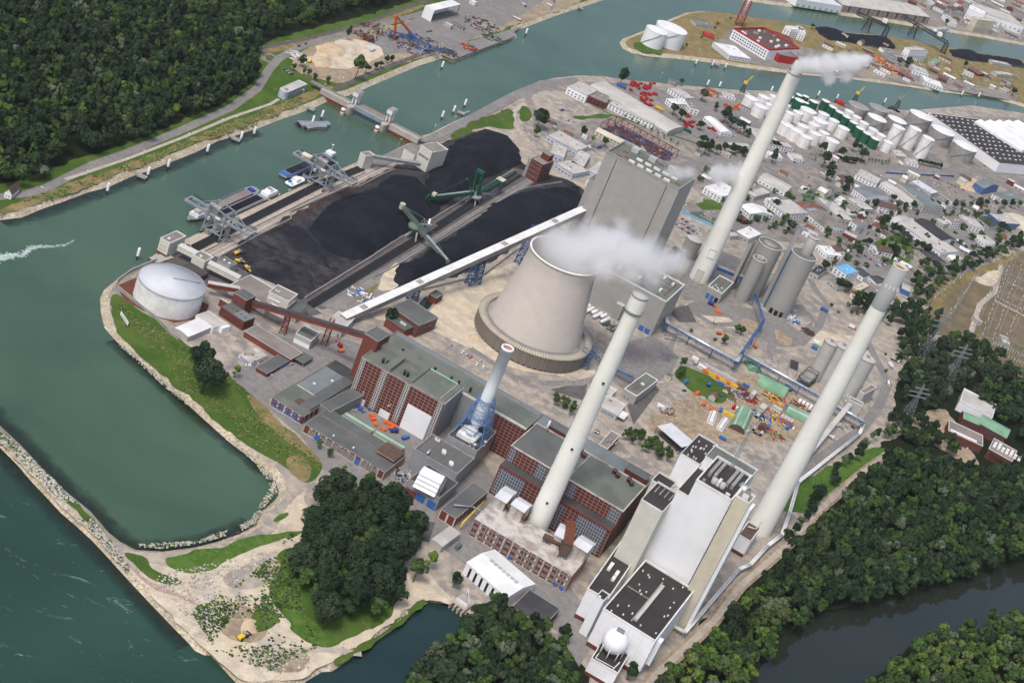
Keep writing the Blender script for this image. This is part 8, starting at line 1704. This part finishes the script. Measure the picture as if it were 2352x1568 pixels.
lot('in front of the brick campus', '32', '1660,870 1850,990', 6, 1, 'silver white black', .7); lot('by the conveyor walkway at the gate', '32', '650,800 800,790', 3, 1, 'black silver'); lot('at the garage hall yard', '12', '130,320 180,330', 2, 1, 'silver'); lot('at the garage hall yard', '12', '300,225 400,180', 2, 0, 'silver'); lot('in the brick yard', '12', '890,640 920,650', 1, 0, 'silver', 1); lot('on the yard road of the white hut', '02', '2255,225 2300,235', 1, 0, 'white', 1); lot('on the dirt road by the weed field', '22', '1340,385 1390,390', 1, 0, 'white', 1); lot('on the dirt road by the weed field', '22', '1560,460 1600,455', 1, 0, 'blue', 1); lot('on the dirt road by the weed field', '22', '1735,515 1770,535', 1, 0, 'white', 1)
lot('among the yard of the west bank quay', '10', '1560,300 1620,290', 2, 0, 'blue silver'); lot('on the west bank road', '10', '360,440 490,400', 2, 0, 'red black', 1); lot('on the works road by the ash silos', '32', '30,240 80,245', 1, 0, 'white', 1); lot('along the rail track in the cutting', '22', '760,825 800,845', 2, 1, 'blue black', 1)
r3 = random.Random(21)
def strew(where, tile, s, n, cols):
 for x, y in scatter(wp(tile, s), 9.0)[:]:
  if r3.random() < n: car((x, y), r3.choice((A1, A1 + 1.57)) + r3.uniform(-.1, .1), r3.choice(cols.split()), where)
strew('in the yards of the town workshops', 'V', '1880,600 1960,590 2040,500 2120,500 2060,620 1960,650', .10, 'silver white black blue red'); strew('in the yards of the town workshops', 'V', '1830,400 2340,400 2340,480 2050,470 1850,460', .09, 'silver white black red'); strew('around the tank farm gate', 'V', '1770,345 1980,350 2100,375 1800,368', .12, 'white silver red'); strew('among the red machine yard', 'V', '1580,215 1660,225 1750,330 1640,330 1590,270', .12, 'white red silver'); strew('on the harbor island yards', 'V', '1950,110 2080,140 2320,190 2320,220 2100,190 1960,150', .12, 'white silver red blue'); strew('in the yards on the north bank', 'V', '2150,20 2340,40 2340,95 2200,70', .10, 'white silver black'); strew('on the works yard by the green sheds', 'V', '1560,800 1700,870 1880,940 1860,1000 1720,1000 1600,930', .05, 'white silver blue'); strew('in the yards of the town workshops', 'V', '1590,400 1700,400 1800,500 1720,520 1610,460', .10, 'silver white black')
for where, q, sp, p_ in (('in the town gardens', '1560,400 1700,380 1850,440 2050,480 2330,490 2330,540 2100,620 1990,640 1880,560 1700,520', 14, .42), ('along the works road verge', '1890,700 1960,700 2040,820 2030,880 1980,800', 12, .3), ('on the rough ground of the works yard', '1560,740 1700,770 1690,800 1600,790', 12, .3), ('on the sandy southern point', '560,1330 640,1290 700,1420 660,1470 480,1440 440,1390', 12, .2), ('along the harbor grass bank', '590,1000 730,1070 760,1130 700,1110', 10, .3), ('on the harbor island banks', '1600,50 1700,40 1760,60 1700,80 1560,110', 20, .2)):
 for x, y in scatter(wp('V', q), sp):
  if r3.random() < p_: tree('bush', x, y, 'low green shrub ' + where, 'shrubs ' + where, r3.uniform(.6, 1.2) * (1.9 if 'town' in where else 1))
def tufts(label, s, n, mats, sz, name, flat=.5):
 pg = wp('V', s); a_ = np.array([p[:2] for p in pg]); lo, hi = a_.min(0), a_.max(0); m = M(); C = rng.uniform(lo, hi, (n * 60, 2)); C = C[inside(C, a_)]; C = C[vnoise(C, 14, 3) > rng.uniform(.25, .8, len(C))][:n]
 for p in C:
  q = sz * r3.uniform(.4, 1.5); z = .3 + r3.random() * .2; b = r3.random() * 3; c, d = math.cos(b) * q, math.sin(b) * q; h_ = q * flat; f = r3.randrange(len(mats))
  m.face([(p[0] - c, p[1] - d, z), (p[0] + d, p[1] - c, z), (p[0], p[1], z + h_)], None, f); m.face([(p[0] + d, p[1] - c, z), (p[0] + c, p[1] + d, z), (p[0], p[1], z + h_)], None, f); m.face([(p[0] + c, p[1] + d, z), (p[0] - d, p[1] + c, z), (p[0], p[1], z + h_)], None, f); m.face([(p[0] - d, p[1] + c, z), (p[0] - c, p[1] - d, z), (p[0], p[1], z + h_)], None, f)
 tag(m.build(name, mats), label, name.replace('_', ' '), kind='stuff')
tufts('weeds and low scrub growing over the sandy southern point', '440,1410 560,1330 640,1260 700,1180 690,1380 740,1480 620,1540 500,1500', 2200, ('leaf_mid', 'leaf_light', 'leaf_dark'), .75, 'ground_weeds'); tufts('loose pale stones and rubble on the sandy southern point', '330,1320 430,1420 500,1500 600,1560 740,1530 900,1440 960,1390 830,1470 640,1500 520,1380 640,1260 560,1280', 900, ('trim_grey', 'pale_roof', 'sand'), .7, 'loose_stones')
tufts('rough stones along the river side of the narrow spit', '-20,1000 60,1070 140,1150 215,1225 290,1315 300,1300 220,1200 150,1128 60,1040 0,985', 1500, ('trim_grey', 'pale_roof', 'sand', 'leaf_mid'), .7, 'loose_stones'); tufts('weeds dotting the harbor grass bank', '262,690 400,775 530,865 690,1010 735,1070 700,1100 600,1040 430,905 290,770', 1600, ('leaf_mid', 'leaf_light', 'dry_grass'), .7, 'ground_weeds', .3); tufts('weeds and scrub on the west bank slope', '0,498 150,450 300,393 450,330 588,287 700,240 690,222 590,262 450,315 300,375 150,428 0,478', 1500, ('leaf_mid', 'leaf_light', 'dry_grass'), 1.0, 'ground_weeds', .3)
tufts('stone rubble along the harbor basin edge', '262,775 300,806 375,873 475,963 588,1056 630,1100 636,1130 600,1170 588,1200 550,1222 450,1250 375,1260 312,1256 312,1250 450,1243 575,1195 622,1120 588,1065 375,886 270,790', 2000, ('trim_grey', 'concrete', 'sand', 'leaf_light'), .6, 'loose_stones')
def free(x, y, R_):
 for (cx, cy, L_, D_, a) in FOOT:
  dx, dy = x - cx, y - cy; u_ = dx * math.cos(a) + dy * math.sin(a); v_ = -dx * math.sin(a) + dy * math.cos(a)
  if abs(u_) < L_ / 2 + R_ and abs(v_) < D_ / 2 + R_: return False
 return True
def infill(where, s, sp, p_, size=1.0):
 for x, y in scatter(wp('V', s), sp):
  if r3.random() > p_: continue
  L_, D_, h_ = r3.uniform(9, 22) * size, r3.uniform(7, 12) * size, r3.uniform(3, 7) * (.6 + .4 * size)
  if not free(x, y, L_ * .55): continue
  rf, nm = r3.choice((('pale_roof', 'pale flat roofed'), ('gravel_roof', 'grey flat roofed'), ('white_roof', 'white roofed'), ('felt_grey', 'dark grey roofed'), ('tile_brown', 'brown roofed'), ('tile_brown', 'brown roofed'), ('tile_red', 'red tiled'), ('corrugated', 'ribbed white roofed')))
  b = Bd.__new__(Bd); b.a = A1 + (1.57 if r3.random() < .3 else 0) + r3.uniform(-.05, .05); b.u = np.array([math.cos(b.a), math.sin(b.a)]); b.vv = np.array([-b.u[1], b.u[0]]); b.o = np.array([x, y]) - b.u * L_ / 2 - b.vv * D_ / 2; b.L, b.D, b.h, b.z0 = L_, D_, h_, 0.0
  b.root = thing('shed', 'small %s shed %s' % (nm, where), 'shed', (b.o[0], b.o[1], 0), b.a, '%s sheds %s' % (nm, where)); FOOT.append((x, y, L_, D_, b.a))
  wl = r3.choice(('white_clad', 'light_grey', 'cream_concrete', 'trim_grey', 'light_grey', 'brick'))
  if nm[0] in 'br' and nm[1] == 'r' or nm[0] == 'r': b.gable(wl, rf, h_ * .75, h_ * .4, 'x')
  else: b.shell(wl, rf, 'trim_grey', .4, pt=.35)
  b.windows('f', 1, L_ - 1, 1, 2.4, 3, .4, 'glass_dark')
infill('packed among the town workshops', '1600,395 1840,390 2352,420 2380,545 2190,610 2100,630 1980,610 1850,540 1740,520 1600,440', 24, .62)
infill('around the tank farm and main road', '1560,330 1660,345 1770,345 2040,375 2130,380 1760,362 1600,366', 20, .6, .8)
infill('in the red machine yard quarter', '1540,190 1700,215 1780,235 1770,300 1700,320 1640,300 1560,240', 24, .45, .8)
infill('on the harbor island', '1900,70 2040,110 2330,165 2330,225 2130,195 1950,160 1880,120', 26, .6)
infill('on the crowded north bank', '2040,0 2352,0 2420,60 2352,95 2150,55', 30, .75, 1.3)
infill('in the works yard', '1560,790 1690,870 1860,940 1880,990 1700,1010 1640,960 1540,900 1500,960 1470,930 1540,860', 20, .4, .55)
infill('on the scrap yard of the west bank', '700,130 800,85 960,45 1100,5 1330,-10 1180,60 1010,115 900,140', 26, .45, .7)
infill('beside the site offices', '1230,270 1300,290 1390,330 1370,345 1290,340', 14, .5, .6)
for x, y in scatter(wp('V', '1560,800 1690,875 1850,945 1860,1000 1700,1010 1640,960 1560,900'), 10):
 if r3.random() < .28 and free(x, y, 3):
  mt = r3.choice(('sheet_blue', 'paper', 'orange', 'light_grey', 'rust')); k = (mt, 6.0, 2.6, 'container')
  nm = {'sheet_blue': 'blue', 'paper': 'white', 'orange': 'orange', 'light_grey': 'grey', 'rust': 'rusty'}[mt]
  if k in CNT: copy_thing(CNT[k], (x, y, 0), r3.choice((A1, A1 + 1.57)) + r3.uniform(-.2, .2), nm + ' container strewn over the works yard', nm + ' containers of the works yard')
def lorry(tl, x, y, ang, cab, box, label, L=8.0, H=3.4, tank_=False):
 g = P(tl, x, y); t = thing('lorry', label, 'lorry', (g[0], g[1], .25), ang); M().box(L / 2 - 1.9, L / 2, -1.2, 1.2, .6, 2.9).build('cab', cab, t); M().box(L / 2 - .7, L / 2 + .02, -1.1, 1.1, 1.8, 2.6).build('windscreen', 'glass_dark', t)
 if tank_: M().tube((-L / 2, 0, 2.1), (L / 2 - 2.2, 0, 2.1), 1.2, 1.2, 12).build('tank', box, t)
 else: M().box(-L / 2, L / 2 - 2.1, -1.25, 1.25, 1.0, H).build('load_box', box, t)
 M().box(-L / 2, L / 2, -.5, .5, .55, .95).build('chassis', 'black', t)
 for wx in (-L / 2 + 1, -L / 2 + 2.2, L / 2 - 1.1): M().tube((wx, -1.2, .5), (wx, 1.2, .5), .5, .5, 10).build('axle_wheels', 'black', t)
for a in (('21', 1830, 1240, A1, 'orange', 'blue_paint', 'orange lorry with a blue tipper before the ash house'), ('32', 1098, 395, -1.6, 'car_white', 'car_white', 'white mixer lorry on the ring road', 9, 3, True), ('32', 180, 440, 2.4, 'sheet_blue', 'sheet_blue', 'blue lorry beside the long green shed'), ('31', 510, 1290, A1, 'sheet_blue', 'sheet_blue', 'blue tipper lorry on the silo road'), ('31', 770, 1450, A1, 'orange', 'car_white', 'orange and white lorry left of the banded chimney'), ('31', 790, 670, 1.2, 'car_white', 'car_white', 'white box lorry on the town side street', 10), ('31', 728, 750, 1.2, 'car_white', 'car_white', 'smaller white van lorry lower on the side street', 6, 2.6), ('31', 660, 560, .9, 'car_white', 'car_white', 'white lorry beside the grey roofed white hall', 10), ('31', 1280, 575, A1, 'red', 'red', 'red lorry at the garage hall bays', 10), ('31', 1710, 640, A1, 'car_white', 'car_white', 'white and blue tanker lorry, left of two', 12, 3, True), ('31', 1760, 670, A1, 'car_white', 'car_white', 'white and blue tanker lorry, right of two', 12, 3, True), ('31', 1880, 520, A1, 'car_white', 'car_silver', 'silver tanker lorry in the upper tanker yard', 11, 3, True), ('31', 1910, 625, A1, 'car_white', 'car_silver', 'silver tanker lorry beside the vaulted hall', 13, 3, True), ('31', 1990, 680, A1, 'car_white', 'car_white', 'white lorry at the end of the vaulted hall', 11), ('20', 1600, 1210, A1, 'crane_green', 'crane_green', 'green and white lorry trailer on the gravel road', 13, 3.6), ('20', 1000, 805, A1, 'car_blue', 'sheet_blue', 'blue lorry trailer at the barrel roofed warehouse', 13), ('20', 1350, 1010, A1, 'yellow', 'yellow', 'yellow lorry trailer at the barrel roofed warehouse', 12), ('30', 290, 1478, -.2, 'mint', 'mint', 'green bus on the main road', 12, 3.2), ('30', 1215, 1515, -.9, 'car_white', 'car_white', 'white lorry at the pump shed gate', 9), ('12', 1265, 835, A1 + .8, 'car_blue', 'blue_paint', 'blue van in the brick yard', 6, 2.6), ('32', 640, 780, 1, 'car_white', 'car_white', 'white van by the conveyor walkway', 6, 2.6), ('32', 570, 885, A1, 'car_white', 'car_white', 'white van in front of the gate office', 6, 2.6), ('32', 1120, 230, 2, 'car_white', 'car_white', 'white lorry on the yard beside the ring road', 8), ('32', 1160, 180, A1, 'car_white', 'car_silver', 'silver tanker on the yard beside the ring road', 9, 3, True), ('10', 490, 575, 1.5, 'yellow', 'yellow', 'yellow loader on the west bank sand yard', 7, 2.4), ('32', 1280, 1280, A1, 'red', 'car_white', 'red and white lorry off the ring road', 9), ('31', 1290, 1330, -.9, 'car_white', 'car_white', 'white tanker beside the blue walled box hall', 10, 3, True), ('31', 1300, 1230, .6, 'red', 'paper', 'red and white lorry below the blue walled box hall', 9)): lorry(*a)
def loader(tl, x, y, ang, label):
 t = thing('wheel_loader', label, 'wheel loader', P(tl, x, y, .4), ang); M().box(-4, -.4, -1.3, 1.3, 1.1, 2.6).build('engine_hood', 'yellow', t); M().box(-.4, 1.4, -1.1, 1.1, 1.4, 3.9).build('cab', 'trim_grey', t); m = M(); m.box(1.4, 3.4, -.8, .8, 1.2, 1.9); m.bar((3, -.7, 1.6), (5, -.7, .8), .35); m.bar((3, .7, 1.6), (5, .7, .8), .35); m.build('arm', 'yellow', t); m = M(); m.face([(4.8, -1.8, .1), (6.4, -1.8, .1), (6.4, 1.8, .1), (4.8, 1.8, .1)]); m.box(4.7, 5.0, -1.8, 1.8, .1, 1.7); m.build('bucket', 'dark_steel', t)
 for wx in (-2.8, 2.2):
  for wy in (-1.4, 1.4): M().tube((wx, wy - .4, .9), (wx, wy + .4, .9), .95, .95, 14).build('wheel', 'black', t)
loader('01', 2185, 765, 1.2, 'yellow wheel loader by the quay wall, the farthest of three'); loader('01', 2200, 845, .6, 'yellow wheel loader beside the grey control house, middle of three'); loader('01', 2275, 915, -.7, 'yellow wheel loader on the coal edge, nearest of three'); loader('03', 2230, 1150, 1.2, 'small yellow loader at the gravel mound on the point')
def digger(tl, x, y, label, mat='orange'):
 t = thing('excavator', label, 'excavator', P(tl, x, y, .2), random.random() * 6); M().box(-2, 2, -1.4, 1.4, 0, .9).build('tracks', 'black', t); M().box(-1.8, 1.4, -1.2, 1.2, .91, 2.6).build('cabin', mat, t); m = M(); m.bar((1, 0, 2), (4.4, 0, 4.6), .5); m.bar((4.4, 0, 4.6), (6.4, 0, 1.2), .4); m.box(6, 7, -.6, .6, .2, 1.2); m.build('arm', mat, t)
digger('21', 1900, 1500, 'orange excavator on the rough ground inside the works road'); digger('22', 2230, 55, 'orange excavator beside the pipe bridge'); digger('21', 1860, 1400, 'pale excavator by the works road bend', 'cream_concrete'); digger('12', 770, 45, 'red excavator below the red gallery', 'red')
MP = {}
def hire(tl, x, y, mat, label, grp):
 if mat not in MP:
  m = M(); m.box(-2, 2, -1.1, 1.1, .6, 1.4); m.box(-1.9, -.2, -1, 1, 1.41, 2.4); m.bar((-.2, 0, 1.6), (3.6, 0, 2.2), .5)
  for wx in (-1.3, 1.3): m.tube((wx, -1.2, .5), (wx, 1.2, .5), .5, .5, 8, 1)
  o = m.build('work_platform', [mat, 'black']); MP[mat] = o.data; bpy.data.objects.remove(o)
 o = bpy.data.objects.new('work_platform', MP[mat]); COL.objects.link(o); g = P(tl, x, y); o.location = (g[0], g[1], .25); o.rotation_euler = (0, 0, random.random() * 6.28); o.scale = (1.1,) * 3; tag(o, label, 'work platform', grp)
r = random.Random(9)
for (cx, cy, dx, dy, n) in ((1230, 800, 90, 30, 14), (1250, 920, 70, 60, 26), (1100, 800, 50, 40, 8), (1650, 1050, 50, 30, 12), (1640, 1150, 60, 25, 10), (1840, 1200, 40, 15, 6), (1470, 870, 30, 20, 5), (1550, 980, 40, 10, 4)):
 for i in range(n): hire('20', cx + r.uniform(-dx, dx), cy + r.uniform(-dy, dy), 'red', 'red work platform crowded in the machine hire yard', 'red machines of the hire yard')
for (cx, cy, dx, dy, n) in ((1830, 870, 40, 20, 8), (2060, 985, 100, 25, 16)):
 for i in range(n): hire('20', cx + r.uniform(-dx, dx), cy + r.uniform(-dy, dy), 'orange', 'orange work platform in the rows beside the tank farm', 'orange machines of the hire yard')
for i in range(46): f = r.random(); hire('30', 900 + 400 * f + r.uniform(-40, 40), 500 + 210 * f + r.uniform(-25, 25), 'orange' if r.random() < .8 else 'red', 'orange or red machine on the harbor island yard', 'machines of the island yard')
# ================================================================ steam
def plume(label, chain, dens, name='steam_plume', seed=0.0, col=(1, 1, 1), scale=.05, lo=.62):
 "a chain of overlapping puffs: one closed hull, filled with drifting vapour"
 import bmesh
 t = NT(name); m_ = t.m; nt_ = t.t; nt_.nodes.remove(t.b); o = [n for n in nt_.nodes if n.type == 'OUTPUT_MATERIAL'][0]; pv = nt_.nodes.new('ShaderNodeVolumePrincipled'); pv.inputs['Color'].default_value = (*col, 1); pv.inputs['Anisotropy'].default_value = .2
 geo = t.n('NewGeometry'); n1 = t.n('TexNoise'); n1.inputs['Scale'].default_value = scale; n1.inputs['Detail'].default_value = 7; n1.inputs['Roughness'].default_value = .68; n1.inputs['Distortion'].default_value = 1.1; t.l(geo.outputs['Position'], n1.inputs['Vector'])
 best = None
 for (x, y, z, r_) in chain:
  d = t.n('VectorMath'); d.operation = 'DISTANCE'; t.l(geo.outputs['Position'], d.inputs[0]); d.inputs[1].default_value = (x, y, z); q = t.n('Math'); q.operation = 'DIVIDE'; t.l(d.outputs['Value'], q.inputs[0]); q.inputs[1].default_value = r_; s_ = t.n('Math'); s_.operation = 'SUBTRACT'; s_.inputs[0].default_value = 1.0; t.l(q.outputs[0], s_.inputs[1])
  if best is None: best = s_.outputs[0]
  else: mx = t.n('Math'); mx.operation = 'SMOOTH_MAX'; mx.inputs[2].default_value = .25; t.l(best, mx.inputs[0]); t.l(s_.outputs[0], mx.inputs[1]); best = mx.outputs[0]
 e = t.n('MapRange'); e.inputs[1].default_value = .0; e.inputs[2].default_value = .85; t.l(best, e.inputs[0]); a = t.n('Math'); a.operation = 'ADD'; t.l(n1.outputs['Fac'], a.inputs[0]); ma = t.n('Math'); ma.operation = 'MULTIPLY'; ma.inputs[1].default_value = .5; t.l(e.outputs[0], ma.inputs[0]); t.l(ma.outputs[0], a.inputs[1])
 f = t.n('MapRange'); f.inputs[1].default_value = lo; f.inputs[2].default_value = lo + .33; f.inputs[4].default_value = dens; t.l(a.outputs[0], f.inputs[0]); g = t.n('Math'); g.operation = 'MULTIPLY'; t.l(f.outputs[0], g.inputs[0]); t.l(e.outputs[0], g.inputs[1]); t.l(g.outputs[0], pv.inputs['Density']); t.l(pv.outputs[0], o.inputs['Volume'])
 P_ = np.array([c[:3] for c in chain]); R_ = np.array([c[3] for c in chain]); lo = (P_ - R_[:, None]).min(0); hi = (P_ + R_[:, None]).max(0); MATS[name + label] = m_
 M().box(lo[0], hi[0], lo[1], hi[1], lo[2], hi[2]).build('vapour', name + label, None)
 ob = [x for x in COL.objects if x.name.startswith('vapour')][-1]; ob.name = name; tag(ob, label, 'steam', None, 'stuff'); return ob
def ch(*a): return [(*wd((x, y), z), r_ * 1.3) for x, y, z, r_ in a]
plume('thick white steam rolling from the cooling tower mouth towards the grey boiler house', ch((1300, 594, 75, 32), (1322, 604, 79, 24), (1268, 574, 77, 16), (1336, 612, 77, 18), (1292, 588, 80, 24), (1318, 600, 84, 22), (1345, 585, 92, 24), (1375, 565, 100, 24), (1405, 570, 106, 24), (1440, 580, 108, 22), (1475, 590, 108, 22), (1510, 605, 106, 20), (1545, 600, 104, 16), (1425, 540, 116, 16), (1385, 610, 94, 16), (1450, 625, 96, 14), (1500, 640, 92, 12)), .19, scale=.035, lo=.66)
tA = wd((1831, 150), HA + 12)
plume('white steam streaming to the right from the tallest chimney', [(tA[0] + a, tA[1] + b, HA + 10 + c, r_ * 1.2) for a, b, c, r_ in ((0, 0, 0, 6), (6, 1, 5, 9), (15, 2, 8, 12), (25, 4, 12, 14), (36, 6, 18, 13), (46, 8, 22, 12), (54, 10, 27, 9), (30, 6, 2, 10), (44, 8, 8, 9), (50, 9, 20, 8))], .6, scale=.08, lo=.66)
plume('small wisps of steam behind the roof of the grey boiler house', ch((1535, 404, 112, 8), (1555, 402, 114, 10), (1580, 400, 116, 9), (1650, 402, 112, 13), (1680, 400, 112, 13), (1705, 392, 112, 10)), .22, scale=.09)
# ================================================================ the air
hz = bpy.data.materials.new('haze'); hz.use_nodes = True; t_ = hz.node_tree; t_.nodes.remove(t_.nodes['Principled BSDF'])
pv = t_.nodes.new('ShaderNodeVolumePrincipled'); pv.inputs['Color'].default_value = (.82, .88, .96, 1); pv.inputs['Density'].default_value = 1.6e-5; pv.inputs['Anisotropy'].default_value = .1
t_.links.new(pv.outputs[0], [n for n in t_.nodes if n.type == 'OUTPUT_MATERIAL'][0].inputs['Volume']); MATS['haze'] = hz
tag(M().box(-13500, 13500, -2500, 16500, -7.5, 640).build('haze', 'haze'), 'thin summer haze over the whole harbor', 'haze', kind='stuff')
